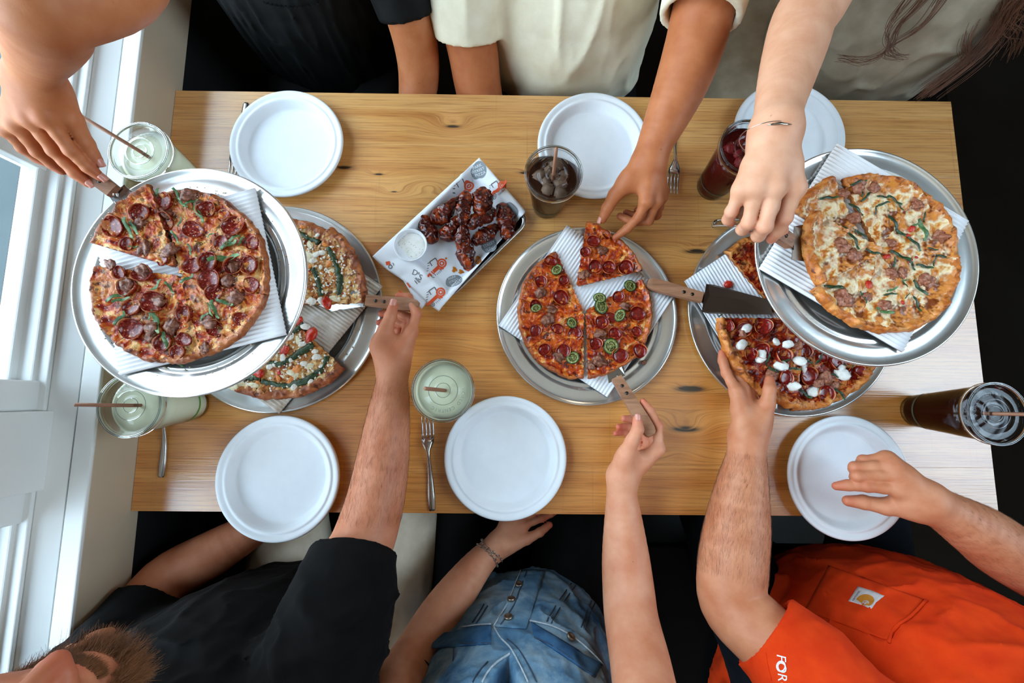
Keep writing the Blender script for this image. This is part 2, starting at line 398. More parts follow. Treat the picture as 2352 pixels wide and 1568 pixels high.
for yy, lab in ((0.98, 'black bench along the far side of the table'), (-0.56, 'black bench along the near side of the table')):
    b = thing('bench', (0.1, yy, 0), lab, 'bench')
    MB().box(-0.66, 1.25 if yy > 0 else 1.0, yy - 0.19, yy + 0.19, 0.40, 0.44, 0.006).build('seat', 'bench_black', b)
    for x in (-0.5, 0.75): MB().box(x - 0.03, x + 0.03, yy - 0.15, yy + 0.15, 0.0, 0.399, 0.004).build('leg', 'black_metal', b)
# ceiling pendants (behind the camera)
for lx, ly, lab in ((-0.25, 2.2, 'dark metal pendant lamp over the far bench'), (0.85, 2.2, 'dark metal pendant lamp over the open table end'), (0.3, -1.5, 'dark metal pendant lamp over the near bench')):
    pl = thing('pendant_lamp', (lx, ly, 2.55), lab, 'lamp')
    V, F = lathe([(0.02, 0.24), (0.05, 0.22), (0.16, 0.06), (0.20, 0.0), (0.195, 0.0), (0.155, 0.055), (0.045, 0.21), (0.015, 0.225)], 32); obj('lamp_shade', V, F, 'brushed_lamp_metal', pl, local=True)
    V, F = lathe([(0, 0.0), (0.03, 0.01), (0.045, 0.04), (0.04, 0.08), (0.02, 0.12), (0, 0.12)], 16); obj('bulb', V, F, 'lamp_bulb', pl, local=True)
    V, F = tube([(0, 0, 0.23), (0, 0, 0.8), (0, 0, 1.45)], 0.005, 6); obj('cord', V, F, 'black_metal', pl, local=True)
    ld = bpy.data.lights.new('pendant_light', 'AREA'); ld.shape = 'DISK'; ld.size = 0.36; ld.energy = 4.0; ld.color = (1.0, 0.80, 0.58)
    lo = bpy.data.objects.new('pendant_light', ld); COL.objects.link(lo); lo.parent = pl; lo.location = (0, 0, -0.01)
# ================================================================== tableware materials
simple('plate_fibre', srgb(232, 236, 240), 0.62, nscale=40, namt=0.02, bump=0.12, bscale=420)
def alu(name, base, rough, swirl=True):
    t = NT(name); t.set(Metallic=1.0, Roughness=rough); v = t.coord('Object')
    n = t.noise(v, 18, 5, 0.6); f = t.noise(v, 240, 3)
    t.color(t.ramp(n, [(0.3, tuple(c * 0.94 for c in base[:3]) + (1,)), (0.7, base)]))
    rr = t.ramp(t.math('ADD', t.math('MULTIPLY', n, 0.7), t.math('MULTIPLY', f, 0.3)), [(0.3, rough * 0.85), (0.7, min(1, rough * 1.2))]); t.l(rr, t.b.inputs['Roughness'])
    t.bump(f, 0.06, 0.0006); return t.m
alu('tray_aluminium', srgb(216, 216, 214), 0.17); _m = MATS['tray_aluminium'].node_tree; _o = [n for n in _m.nodes if n.type == 'OUTPUT_MATERIAL'][0]; _p = [n for n in _m.nodes if n.type == 'BSDF_PRINCIPLED'][0]
_g = _m.nodes.new('ShaderNodeBsdfPrincipled'); _g.inputs['Metallic'].default_value = 1.0; _g.inputs['Roughness'].default_value = 0.62; _g.inputs['Base Color'].default_value = srgb(224, 222, 216); _x = _m.nodes.new('ShaderNodeMixShader'); _x.inputs[0].default_value = 0.28
_m.links.new(_p.outputs[0], _x.inputs[1]); _m.links.new(_g.outputs[0], _x.inputs[2]); _m.links.new(_x.outputs[0], _o.inputs[0])      # worn, partly brushed metal: a sharp and a broad lobe
alu('stainless', srgb(200, 200, 200), 0.22)
alu('dark_steel', srgb(120, 108, 98), 0.35)
simple('chrome_wire', srgb(210, 212, 214), 0.12, 1.0)
tt = NT('server_wood'); v = tt.coord('Object', (6, 90, 90)); n = tt.noise(v, 1.0, 5, 0.6, 0.4)
tt.color(tt.ramp(n, [(0.3, srgb(112, 74, 50)), (0.55, srgb(160, 112, 82)), (0.75, srgb(178, 132, 102))])); tt.set(Roughness=0.55); tt.bump(n, 0.25, 0.001)
simple('rivet_steel', srgb(70, 66, 62), 0.4, 1.0)
simple('straw_brown', srgb(150, 104, 78), 0.55, nscale=60, namt=0.1)
def clear_plastic(name, col=(0.985, 0.99, 0.99, 1), refl=0.9, blend=0.2):
    t = NT(name); tr = t.n('ShaderNodeBsdfTransparent'); tr.inputs[0].default_value = col
    gl = t.n('ShaderNodeBsdfGlossy'); gl.inputs['Roughness'].default_value = 0.06; gl.inputs[0].default_value = (1, 1, 1, 1)
    lw = t.n('ShaderNodeLayerWeight'); lw.inputs[0].default_value = blend
    f = t.math('MULTIPLY', lw.outputs['Fresnel'], refl, True); mx = t.n('ShaderNodeMixShader')
    t.l(f, mx.inputs[0]); t.l(tr.outputs[0], mx.inputs[1]); t.l(gl.outputs[0], mx.inputs[2]); t.l(mx.outputs[0], t.out.inputs[0]); return t.m
clear_plastic('clear_plastic'); clear_plastic('lid_plastic', (0.96, 0.97, 0.97, 1), 1.0, 0.24); clear_plastic('emboss_plastic', (0.62, 0.66, 0.66, 1), 1.4)
def liquid(name, col, tw=0.6, rough=0.1):
    t = NT(name); t.set(Roughness=rough); t.b.inputs['Base Color'].default_value = col
    t.b.inputs['Transmission Weight'].default_value = tw; t.b.inputs['IOR'].default_value = 1.33; return t.m
liquid('lemonade', srgb(238, 242, 208), 0.0, 0.25); liquid('cola', srgb(62, 28, 16), 0.2); liquid('berry_tea', srgb(88, 8, 10), 0.3); liquid('black_tea', srgb(44, 10, 4), 0.25)
tt = NT('ice'); tt.set(Roughness=0.05, IOR=1.25); tt.b.inputs['Base Color'].default_value = (0.42, 0.26, 0.18, 1); tt.b.inputs['Transmission Weight'].default_value = 0.55
tt = NT('ice_red'); tt.set(Roughness=0.05, IOR=1.25); tt.b.inputs['Base Color'].default_value = (0.34, 0.03, 0.03, 1); tt.b.inputs['Transmission Weight'].default_value = 0.5
simple('band_green', srgb(96, 168, 70), 0.4); simple('band_grey', srgb(60, 70, 56), 0.5)

# ================================================================== plates
def plate_mesh():
    R = 0.114
    pr = [(0, 0.0024), (0.05, 0.0024), (0.080, 0.0024), (0.0835, 0.0029), (0.0865, 0.0060), (0.0915, 0.0150), (0.0950, 0.0196), (0.0972, 0.0207), (0.0990, 0.0203), (0.1008, 0.0192), (0.1030, 0.0198), (0.1065, 0.0218), (0.1105, 0.0226), (0.1130, 0.0214), (0.114, 0.0186),
          (0.1130, 0.0180), (0.1100, 0.0206), (0.1060, 0.0198), (0.1010, 0.0172), (0.0972, 0.0186), (0.0940, 0.0160), (0.0895, 0.0066), (0.0850, 0.0014), (0.0800, 0.0006), (0.02, 0.0006), (0, 0.0006)]
    V, F = lathe(pr, 96); return mesh_data('plate', V, F, 'plate_fibre')
PLATE = plate_mesh()
def plate(px, py, label, h=0.0, tilt=(0, 0)):
    p = P(px, py, 0.016 + h); o = put('paper_plate', PLATE, None, (p[0], p[1], T + h), (tilt[0], tilt[1], random.random() * 6))
    return tag(o, label, 'plate', 'round white paper plates on the table')
plate(660, 331, 'white paper plate by the window on the far side, left of the wing tray')
plate(1363, 335, 'white paper plate behind the cola cup')
plate(1811, 310, 'white paper plate under the arm with the bar bracelet')
plate(640, 1097, 'white paper plate in front of the person in the black T-shirt')
plate(1161, 1050, 'white paper plate in the middle of the near side, beside the lemonade cup')
plate(1945, 1095, 'white paper plate under the hand of the person in orange')

# ================================================================== trays, cardboard squares, stands
def tray_mesh(R):
    k = R / 0.175
    pr = [(0, 0.002), (R - 0.054 * k, 0.002), (R - 0.050 * k, 0.0021), (R - 0.046 * k, 0.0042), (R - 0.0435 * k, 0.0072), (R - 0.0405 * k, 0.0080), (R - 0.0370 * k, 0.0066), (R - 0.0335 * k, 0.0070), (R - 0.0300 * k, 0.0094), (R - 0.0270 * k, 0.0100), (R - 0.018 * k, 0.0098), (R - 0.010 * k, 0.0108),
          (R - 0.0045, 0.0122), (R - 0.0026, 0.0140), (R - 0.0005, 0.0138), (R + 0.0004, 0.0118), (R - 0.001, 0.0100), (R - 0.003, 0.0102), (R - 0.012 * k, 0.0088), (R - 0.030 * k, 0.0062), (R - 0.040 * k, 0.0046), (R - 0.048 * k, 0.0004), (0, 0.0004)]
    V, F = lathe(pr, 128); return mesh_data('pizza_tray', V, F, 'tray_aluminium')
TRAY14, TRAY16 = tray_mesh(0.176), tray_mesh(0.2035)
TRAYS = {}
def tray(key, me, px, py, h, label, tilt=(0, 0)):
    p = P(px, py, h + 0.012); o = put('pizza_tray', me, None, (p[0], p[1], T + h), (tilt[0], tilt[1], 0)); TRAYS[key] = (p[0], p[1], h)
    return tag(o, label, 'tray', 'round aluminium pizza trays')
tray('L', TRAY14, 437, 642, 0.200, 'round aluminium tray raised on a stand at the window end')
tray('LL', TRAY16, 637, 705, 0.0005, 'large round aluminium tray on the table under the raised window-end tray')
tray('C', TRAY14, 1348, 722, 0.0005, 'round aluminium tray on the table in the centre')
tray('RL', TRAY16, 1818, 716, 0.0005, 'large round aluminium tray on the table under the raised right tray')
tray('R', TRAY14, 1990, 584, 0.186, 'round aluminium tray raised on a stand at the right end')
tt = NT('cardboard_white'); v = tt.coord('Object'); tt.set(Roughness=0.8)
tt.color(tt.ramp(tt.noise(v, 14, 4), [(0.22, srgb(222, 216, 210)), (0.4, srgb(238, 239, 242)), (0.8, srgb(246, 248, 252))]))
tt = NT('cardboard_kraft'); v = tt.coord('Object'); tt.set(Roughness=0.7)
tt.color(tt.ramp(tt.noise(v, 26, 5, 0.6, 0.8), [(0.28, srgb(150, 128, 104)), (0.5, srgb(206, 194, 178)), (0.7, srgb(228, 222, 214))]))
def board(key, corners, h, mat, label, wave_dir, thick=0.0032, pitch=0.0066, bend=None):
    """corrugated square; corners in photo pixels at height h; flutes run along wave_dir (index 0: along corner0-1, 1: along 1-2)"""
    c = [P(x, y, h + 0.003) for x, y in corners]
    c = [np.array(q) for q in c]
    L = np.linalg.norm(c[1] - c[0]) if wave_dir == 1 else np.linalg.norm(c[2] - c[1])
    n = int(L / pitch * 5); m = 14
    def top(u, v):
        p = (c[0] * (1 - u) + c[1] * u) * (1 - v) + (c[3] * (1 - u) + c[2] * u) * v
        w = (u if wave_dir == 1 else v) * L / pitch * 2 * PI
        z = T + h + thick + 0.0013 * math.cos(w) + (bend(u, v) if bend else 0)
        return (p[0], p[1], z)
    nu, nv = (n, m) if wave_dir == 1 else (m, n)
    V, F = grid(top, nu, nv); N = len(V); V2 = [(x, y, z - thick) for x, y, z in V]
    F2 = [tuple(N + i for i in reversed(f)) for f in F]; E = []
    idx = lambda i, j: i * nv + j
    rim = [idx(i, 0) for i in range(nu)] + [idx(nu - 1, j) for j in range(1, nv)] + [idx(i, nv - 1) for i in range(nu - 2, -1, -1)] + [idx(0, j) for j in range(nv - 2, 0, -1)]
    for a, b in zip(rim, rim[1:] + rim[:1]): E.append((b, a, N + a, N + b))
    o = obj('cardboard_square', V + V2, F + F2 + E, mat); return tag(o, label, 'cardboard', 'corrugated cardboard squares under the pizzas')
board('L', [(218, 535), (586, 432), (657, 768), (274, 862)], 0.2145, 'cardboard_white', 'white corrugated cardboard square under the whole pepperoni pizza by the window', 0)
board('LL', [(640, 500), (878, 657), (640, 950), (420, 790)], 0.0145, 'cardboard_kraft', 'greasy corrugated cardboard square under the feta and pesto pizza', 0)
board('C', [(1302, 517), (1548, 682), (1395, 912), (1145, 747)], 0.0145, 'cardboard_white', 'white corrugated cardboard square under the jalapeno pizza', 1)
board('RL', [(1572, 645), (1770, 515), (1930, 770), (1730, 905)], 0.0145, 'cardboard_white', 'white corrugated cardboard square under the pizza with white cheese dollops', 1)
board('R', [(1922, 330), (2224, 508), (2075, 808), (1745, 615)], 0.2005, 'cardboard_white', 'white corrugated cardboard square under the white basil pizza', 0)
def stand(key, label, legs):
    """legs: (angle, foot radius, foot height)"""
    x, y, h = TRAYS[key]; s = thing('pizza_stand', (x, y, T), label, 'pizza stand', 'wire pizza stands')
    a = np.linspace(0, 2 * PI, 49)[:-1]
    V, F = tube([(0.100 * math.cos(t), 0.100 * math.sin(t), h - 0.0035) for t in a], 0.003, 6, True); obj('top_ring', V, F, 'chrome_wire', s, local=True)
    for b, fr, fz in legs:
        c, sn = math.cos(b), math.sin(b); side = []
        for w in (-0.008, 0.008): side.append([(r_ * c - w * sn, r_ * sn + w * c, z) for r_, z in ((0.098, h - 0.0035), (0.098 + (fr - 0.098) * 0.35, h * 0.62), (fr - 0.004, fz + 0.014), (fr, fz + 0.0035))])
        V, F = tube(spline(side[0] + [(fr * c + 0.004 * c, fr * sn + 0.004 * sn, fz + 0.0032)] + side[1][::-1], 4), 0.003, 6); obj('wire_leg', V, F, 'chrome_wire', s, local=True)
    return s
stand('L', 'chrome wire stand holding the window-end tray', [(0.6, 0.085, 0.030), (2.7, 0.085, 0.030), (4.8, 0.085, 0.030)]); stand('R', 'chrome wire stand holding the raised right tray', [(2.42, 0.190, 0.0), (4.56, 0.085, 0.030), (0.37, 0.085, 0.030)])

# ================================================================== cups
def cup_parts(mat, fill, band, straw, hh=0.150, emboss=True, ice=False):
    """returns function building children in local space (base at z=0)"""
    rb, rt = 0.030, 0.0475
    def build(root):
        rad = lambda z: rb + (rt - rb) * z / (hh - 0.008)
        pr = [(0, 0.004), (rb - 0.002, 0.003), (rb - 0.0005, 0.0), (rb, 0.001)] + [(rad(z), z) for z in np.linspace(0.006, hh - 0.010, 8)] + [(rt + 0.0015, hh - 0.008), (rt, hh - 0.0065)]
        V, F = lathe(pr, 56); obj('cup_body', V, F, 'clear_plastic', root, local=True)
        lf = hh * fill
        pr = [(0, 0.0055), (rb - 0.0016, 0.0055)] + [(rad(z) - 0.0009, z) for z in np.linspace(0.010, lf, 6)] + [(rad(lf) - 0.004, lf - 0.0004), (0, lf - 0.0004)]
        V, F = lathe(pr, 56); obj('drink', V, F, mat, root, local=True)
        zb = hh * 0.20; pr = [(rad(zb) + 0.0004, zb), (rad(zb + 0.004) + 0.0004, zb + 0.004)]
        V, F = lathe(pr, 56); obj('printed_band', V, F, band, root, local=True)
        # lid
        pr = [(rt + 0.0005, hh - 0.0125), (rt + 0.0030, hh - 0.0125), (rt + 0.0034, hh - 0.0060), (rt + 0.0026, hh - 0.0010), (rt + 0.0008, hh), (rt - 0.0025, hh - 0.0008), (rt - 0.0045, hh - 0.0050), (rt - 0.0065, hh - 0.0058),
              (0.0245, hh - 0.0052), (0.0235, hh - 0.0034), (0.0225, hh - 0.0052), (0.0125, hh - 0.0055), (0.0117, hh - 0.0040), (0.0109, hh - 0.0055), (0.004, hh - 0.0055)]
        V, F = lathe(pr, 64); lid = obj('lid', V, F, 'lid_plastic', root, local=True)
        for r_, w_ in ((rt + 0.0008, 0.0009), (rt + 0.003, 0.0008), (0.0235, 0.0006), (0.0117, 0.0006)):
            V, F = tube([(r_ * math.cos(a), r_ * math.sin(a), hh - (0.0001 if r_ > 0.0475 else 0.0036)) for a in np.linspace(0, 2 * PI, 49)[:-1]], w_, 5, True); obj('lid_ridge', V, F, 'emboss_plastic', lid, local=True)
        for k in range(40):
            a = 2 * PI * k / 40
            if k % 2: continue
        if emboss:
            txt = 'WORLD CENTRIC'; mb = MB()
            for i, ch in enumerate(txt):
                if ch == ' ': continue
                V, F = text_geo(ch, 0.0075); a = PI / 2 + 1.05 - i * 2.1 / (len(txt) - 1); R_ = 0.0325
                c, s_ = math.cos(a - PI / 2), math.sin(a - PI / 2)
                mb.add([(x * c - y * s_ + R_ * math.cos(a), x * s_ + y * c + R_ * math.sin(a), hh - 0.0046) for x, y, z in V], F)
            obj('embossed_lettering', mb.V, mb.F, 'emboss_plastic', lid, False, True)
        a, t0, t1 = straw
        V, F = tube([(math.cos(a) * t0, math.sin(a) * t0, 0.02), (0, 0, hh - 0.005), (math.cos(a) * t1 * 0.5, math.sin(a) * t1 * 0.5, hh + 0.022), (math.cos(a) * t1, math.sin(a) * t1, hh + 0.047)], 0.0030, 10); obj('straw', V, F, 'straw_brown', root, local=True)
        if ice:
            r = random.Random(3)
            for k in range(9):
                bm = bmesh.new(); bmesh.ops.create_cube(bm, size=0.016 + 0.006 * r.random()); bmesh.ops.bevel(bm, geom=bm.edges[:], offset=0.003, segments=2, affect='EDGES')
                bm.verts.index_update(); Vv = [v_.co[:] for v_ in bm.verts]; Ff = [[v_.index for v_ in f.verts] for f in bm.faces]; bm.free()
                aa = k * 2.4; rr = 0.029 * math.sqrt((k + 0.5) / 9)
                o = obj('ice_cube', Vv, Ff, 'ice_red' if mat == 'berry_tea' else 'ice', root, local=True); o.location = (rr * math.cos(aa), rr * math.sin(aa), lf - 0.001 - 0.003 * r.random()); o.rotation_euler = (r.random() * 3, r.random() * 3, r.random() * 3)
    return build
def cup(px, py, label, mat, fill, band, straw, hh=0.150, rot=0.0, ice=False):
    p = P(px, py, hh); c = thing('drink_cup', (p[0], p[1], T), label, 'cup', 'clear plastic drink cups', rot)
    cup_parts(mat, fill, band, (straw[0] - rot, straw[1], straw[2]), hh, True, ice)(c); return c
cup(318, 345, 'clear cup of pale lemonade by the window, straw leaning left, beside the far plate', 'lemonade', 0.86, 'band_green', (2.65, -0.012, 0.064), rot=0.2)
cup(296, 931, 'clear cup of lemonade by the window, partly under the raised tray', 'lemonade', 0.86, 'band_green', (3.10, -0.012, 0.042), rot=0.3)
cup(1017, 896, 'clear cup of lemonade beside the middle near plate, seen straight from above', 'lemonade', 0.88, 'band_green', (3.05, -0.012, 0.020), rot=-2.6)
cup(1272, 396, 'clear cup of dark cola with ice in front of a far plate', 'cola', 0.80, 'band_grey', (1.6, -0.01, 0.018), 0.135, rot=1.0, ice=True)
cup(1722, 337, 'clear cup of red iced tea half hidden by the bracelet arm', 'berry_tea', 0.88, 'band_grey', (0.5, -0.01, 0.03), rot=1.0, ice=True)
cup(2292, 950, 'clear cup of dark brown tea at the right table end', 'black_tea', 0.87, 'band_grey', (0.0, -0.012, 0.06), rot=0.5)

# ================================================================== forks
def fork_mesh():
    L = 0.185; mb = MB()
    ctr = lambda x: (0.0022 + 0.010 * math.exp(-((x - 0.118) / 0.030) ** 2))          # arch of the neck
    prof = [(0.0, .0046, .0012), (0.004, .0062, .0014), (0.03, .0066, .0015), (0.06, .0052, .0016), (0.085, .0036, .0018), (0.105, .0030, .0019), (0.118, .0034, .0018), (0.128, .0072, .0013), (0.136, .0104, .0011), (0.146, .0116, .0010)]
    V = []; F = []
    for x, w, t_ in prof:
        z = ctr(x)
        V += [(x, -w, z), (x, -w * 0.5, z + t_), (x, w * 0.5, z + t_), (x, w, z), (x, w * 0.5, z - t_ * 0.4), (x, -w * 0.5, z - t_ * 0.4)]
    for i in range(len(prof) - 1):
        for j in range(6): F.append((i * 6 + j, i * 6 + (j + 1) % 6, i * 6 + 6 + (j + 1) % 6, i * 6 + 6 + j))
    F.append(tuple(range(5, -1, -1))); F.append(tuple((len(prof) - 1) * 6 + j for j in range(6))); mb.add(V, F)
    for k in range(4):
        y = (-0.0096 + k * 0.0064); pts = [(0.143, y * 0.98, ctr(0.143)), (0.155, y, ctr(0.155)), (0.172, y, ctr(0.172) + 0.0006), (0.189, y * 0.93, 0.0045)]
        mb.add(*tube(pts, [0.0021, 0.0019, 0.0016, 0.0007], 6, ry=[0.001, 0.001, 0.0009, 0.0006]))
    return mb.V, mb.F
_fv, _ff = fork_mesh(); FORK = mesh_data('fork', _fv, _ff, 'stainless')
def fork(p0, p1, label, h=0.0):
    """handle end pixel p0, tine tip pixel p1"""
    a, b = P(*p0, 0.003), P(*p1, 0.003); d = b - a; L = np.linalg.norm(d[:2]); k = L / 0.189
    o = put('fork', FORK, None, (a[0], a[1], T + 0.0012 + h), (0, 0, math.atan2(d[1], d[0])), (k, 1.05, 1)); return tag(o, label, 'fork', 'steel forks')
fork((566, 236), (536, 412), 'steel fork mostly under the far plate by the window')
fork((1553, 250), (1544, 446), 'steel fork between the cream-shirted forearm and the red drink')
fork((370, 1096), (392, 880), 'steel fork near the window, handle toward the person in the black T-shirt')
fork((993, 1173), (981, 955), 'steel fork left of the middle near plate')
# ================================================================== food materials
def cheese_mat(name, stops, spots, spot_amt=0.5, rough=0.38, sc=44, toast=None, dist=1.2, ta=0.95):
    t = NT(name); t.set(Roughness=rough); v = t.coord('Object')
    n1 = t.noise(v, sc, 4, 0.62, dist); n2 = t.noise(v, sc * 2.3, 2, 0.6, 0.0); n3 = t.noise(v, sc * 0.55, 2, 0.5, 0.0)
    c = t.ramp(n1, stops)
    f = t.math('MULTIPLY', t.ramp(n2, [(0.54, 0.0), (0.64, 1.0)]), t.ramp(n3, [(0.42, 0.0), (0.56, 1.0)]))
    if toast: c = t.mix(t.ramp(t.noise(v, 30, 4, 0.6, dist), [(0.48, 0.0), (0.56, ta)]), c, t.ramp(n1, [(0.35, toast[0]), (0.65, toast[1])]))
    t.color(t.mix(t.math('MULTIPLY', f, spot_amt), c, spots))
    t.bump(t.math('ADD', n1, t.math('MULTIPLY', n2, 0.6)), 0.7, 0.003)
    t.b.inputs['Specular IOR Level'].default_value = 0.28; return t.m
cheese_mat('cheese_pepperoni', [(0.30, srgb(84, 12, 5)), (0.39, srgb(146, 30, 12)), (0.46, srgb(192, 78, 28)), (0.53, srgb(222, 146, 68)), (0.62, srgb(238, 198, 132)), (0.76, srgb(180, 72, 26))], srgb(60, 20, 8), 0.85, 0.34, 44, (srgb(120, 26, 10), srgb(190, 80, 32)), 1.2, 0.65)
cheese_mat('cheese_jalapeno', [(0.30, srgb(80, 8, 2)), (0.41, srgb(140, 26, 6)), (0.50, srgb(194, 74, 14)), (0.58, srgb(222, 124, 38)), (0.67, srgb(240, 190, 120)), (0.79, srgb(182, 66, 14))], srgb(70, 14, 4), 0.9, 0.2, 44, (srgb(126, 24, 6), srgb(200, 82, 18)))
cheese_mat('cheese_white', [(0.30, srgb(150, 62, 14)), (0.38, srgb(200, 112, 38)), (0.42, srgb(226, 170, 98)), (0.46, srgb(238, 218, 178)), (0.60, srgb(242, 228, 196)), (0.66, srgb(230, 188, 118)), (0.74, srgb(196, 104, 34))], srgb(108, 40, 10), 0.9, 0.3, 30, (srgb(160, 66, 14), srgb(220, 138, 56)), 0.35)
cheese_mat('cheese_feta', [(0.30, srgb(110, 46, 18)), (0.42, srgb(166, 90, 38)), (0.52, srgb(200, 146, 84)), (0.62, srgb(226, 194, 136)), (0.75, srgb(186, 96, 36))], srgb(92, 28, 10), 0.85)
cheese_mat('cheese_dark', [(0.30, srgb(52, 4, 2)), (0.42, srgb(98, 12, 4)), (0.52, srgb(150, 44, 12)), (0.62, srgb(206, 128, 64)), (0.75, srgb(124, 26, 6))], srgb(42, 6, 2), 0.9, 0.22)
MATS['cheese_jalapeno'].node_tree.nodes['Principled BSDF'].inputs['Specular IOR Level'].default_value = 0.5
def crust_mat(name, lo, mid, hi, char):
    t = NT(name); t.set(Roughness=0.5); v = t.coord('Object'); n = t.noise(v, 55, 5, 0.62, 0.6); n2 = t.noise(v, 120, 3)
    c = t.ramp(n, [(0.3, lo), (0.5, mid), (0.7, hi)]); f = t.ramp(t.noise(v, 85, 4, 0.6, 0.7), [(0.56, 0.0), (0.66, 0.85)])
    t.color(t.mix(f, c, char)); t.bump(n2, 0.5, 0.002); return t.m
crust_mat('crust_dark', srgb(96, 42, 20), srgb(158, 82, 40), srgb(196, 124, 70), srgb(52, 20, 12))
crust_mat('crust_golden', srgb(146, 66, 18), srgb(200, 116, 44), srgb(224, 160, 88), srgb(92, 36, 12))
crust_mat('crust_thin', srgb(110, 40, 14), srgb(176, 84, 28), srgb(208, 128, 58), srgb(58, 18, 8))
tt = NT('pepperoni'); v = tt.coord('Generated'); sx = tt.n('ShaderNodeSeparateXYZ'); tt.l(v, sx.inputs[0]); vo = tt.coord('Object')
nn = tt.noise(vo, 260, 3); base = tt.ramp(nn, [(0.3, srgb(76, 8, 6)), (0.55, srgb(124, 18, 12)), (0.75, srgb(160, 42, 26))])
tt.color(tt.mix(tt.ramp(sx.outputs['Z'], [(0.62, 0.0), (0.92, 1.0)]), base, srgb(208, 118, 62))); tt.set(Roughness=0.2); tt.bump(nn, 0.25, 0.001)
tt = NT('pepperoni_dusty'); v = tt.coord('Generated'); sx = tt.n('ShaderNodeSeparateXYZ'); tt.l(v, sx.inputs[0]); vo = tt.coord('Object')
nn = tt.noise(vo, 330, 3); base = tt.ramp(nn, [(0.35, srgb(86, 12, 8)), (0.54, srgb(132, 28, 18)), (0.64, srgb(168, 72, 50)), (0.72, srgb(226, 196, 168))])
tt.color(tt.mix(tt.ramp(sx.outputs['Z'], [(0.62, 0.0), (0.92, 1.0)]), base, srgb(200, 122, 74))); tt.set(Roughness=0.25); tt.bump(nn, 0.3, 0.001)
def lump_mat(name, a, b, c, rough=0.5, sc=150):
    t = NT(name); t.set(Roughness=rough); v = t.coord('Object'); n = t.noise(v, sc, 5, 0.6, 0.5); t.color(t.ramp(n, [(0.3, a), (0.5, b), (0.72, c)])); t.bump(n, 0.6, 0.002); return t.m
lump_mat('sausage', srgb(58, 26, 18), srgb(118, 66, 46), srgb(176, 118, 86), 0.4, 2.4); lump_mat('sausage_pale', srgb(96, 44, 28), srgb(158, 94, 68), srgb(200, 142, 112), 0.4, 2.4)
lump_mat('basil', srgb(40, 72, 34), srgb(78, 116, 64), srgb(132, 164, 112), 0.45, 4); lump_mat('basil_dark', srgb(16, 34, 16), srgb(40, 66, 36), srgb(66, 100, 52), 0.4, 4)
lump_mat('pesto', srgb(14, 30, 14), srgb(34, 58, 28), srgb(70, 96, 46), 0.4, 200); lump_mat('feta', srgb(214, 200, 176), srgb(240, 234, 222), srgb(250, 248, 242), 0.7, 2)
lump_mat('tomato', srgb(140, 14, 8), srgb(196, 40, 20), srgb(222, 90, 44), 0.2, 1.6); lump_mat('carrot', srgb(200, 96, 24), srgb(226, 132, 48), srgb(238, 168, 92), 0.4, 2)
lump_mat('dollop', srgb(226, 222, 206), srgb(246, 244, 236), srgb(252, 251, 248), 0.4, 1.2); lump_mat('onion', srgb(206, 186, 140), srgb(232, 220, 184), srgb(244, 236, 210), 0.4, 1.8)
lump_mat('jalapeno_skin', srgb(10, 28, 8), srgb(22, 50, 14), srgb(44, 84, 26), 0.2, 2); lump_mat('jalapeno_flesh', srgb(70, 82, 34), srgb(124, 132, 66), srgb(190, 192, 130), 0.35, 3.5); lump_mat('jalapeno_core', srgb(30, 24, 10), srgb(84, 66, 26), srgb(146, 128, 66), 0.4, 4)
lump_mat('glaze', srgb(20, 3, 2), srgb(70, 12, 5), srgb(176, 70, 20), 0.18, 60); lump_mat('crumb', srgb(150, 96, 56), srgb(206, 180, 140), srgb(236, 226, 206), 0.6, 2)
lump_mat('ranch', srgb(232, 232, 222), srgb(244, 244, 238), srgb(250, 250, 246), 0.25, 50); simple('herb_speck', srgb(60, 74, 40), 0.5); lump_mat('oil', srgb(170, 90, 20), srgb(206, 120, 36), srgb(226, 150, 60), 0.1, 80)

# ================================================================== toppings (shared meshes)
def pepp_mesh(k, mat):
    r = random.Random(k); R = 0.0150; cup_ = (0.0078, 0.0050, 0.0062)[k % 3]; tilt = r.random() * 0.25
    pr = [(0, 0.0022), (R * 0.45, 0.0023), (R * 0.75, 0.0030), (R * 0.92, 0.0022 + cup_ * 0.55), (R * 0.985, 0.0022 + cup_), (R * 1.0, 0.0021 + cup_), (R * 1.0, 0.0010 + cup_ * 0.5), (R * 0.93, 0.0010), (R * 0.5, 0.0), (0, 0.0)]
    V, F = lathe(pr, 26); W_ = []
    for x, y, z in V:
        a = math.atan2(y, x); w = 1 + 0.05 * math.sin(2 * a + k) + 0.03 * math.sin(3 * a + 2 * k)
        z2 = z * (1 + 0.35 * math.sin(a * 2 + k * 1.7) * (math.hypot(x, y) / R) ** 2 * (1 if z > 0.0015 else 0)); W_.append((x * w, y * w * (0.94 if k % 2 else 1), z2 + x * tilt * 0.1))
    return mesh_data('pepperoni', W_, F, mat)
PEPP = {m: [pepp_mesh(k, m) for k in range(6)] for m in ('pepperoni', 'pepperoni_dusty')}
def lump_mesh(name, k, mat, sx=1.0, sy=0.8, sz=0.6, amp=0.25, sub=3):
    bm = bmesh.new(); bmesh.ops.create_icosphere(bm, subdivisions=sub, radius=1.0)
    co = np.array([v.co[:] for v in bm.verts]); co *= (1 + amp * fbm(co * 1.9 + k * 9.1, 4))[:, None]; co *= np.array([sx, sy, sz])
    F = [[v.index for v in f.verts] for f in bm.faces]; bm.free(); return mesh_data(name, co, F, mat)
SAUS = {m: [lump_mesh('sausage', k, m, 1.05, 0.85, 0.50, 0.55) for k in range(5)] for m in ('sausage', 'sausage_pale')}
DOLL = [lump_mesh('dollop', k + 5, 'dollop', 1, 0.72, 0.5, 0.18) for k in range(3)]
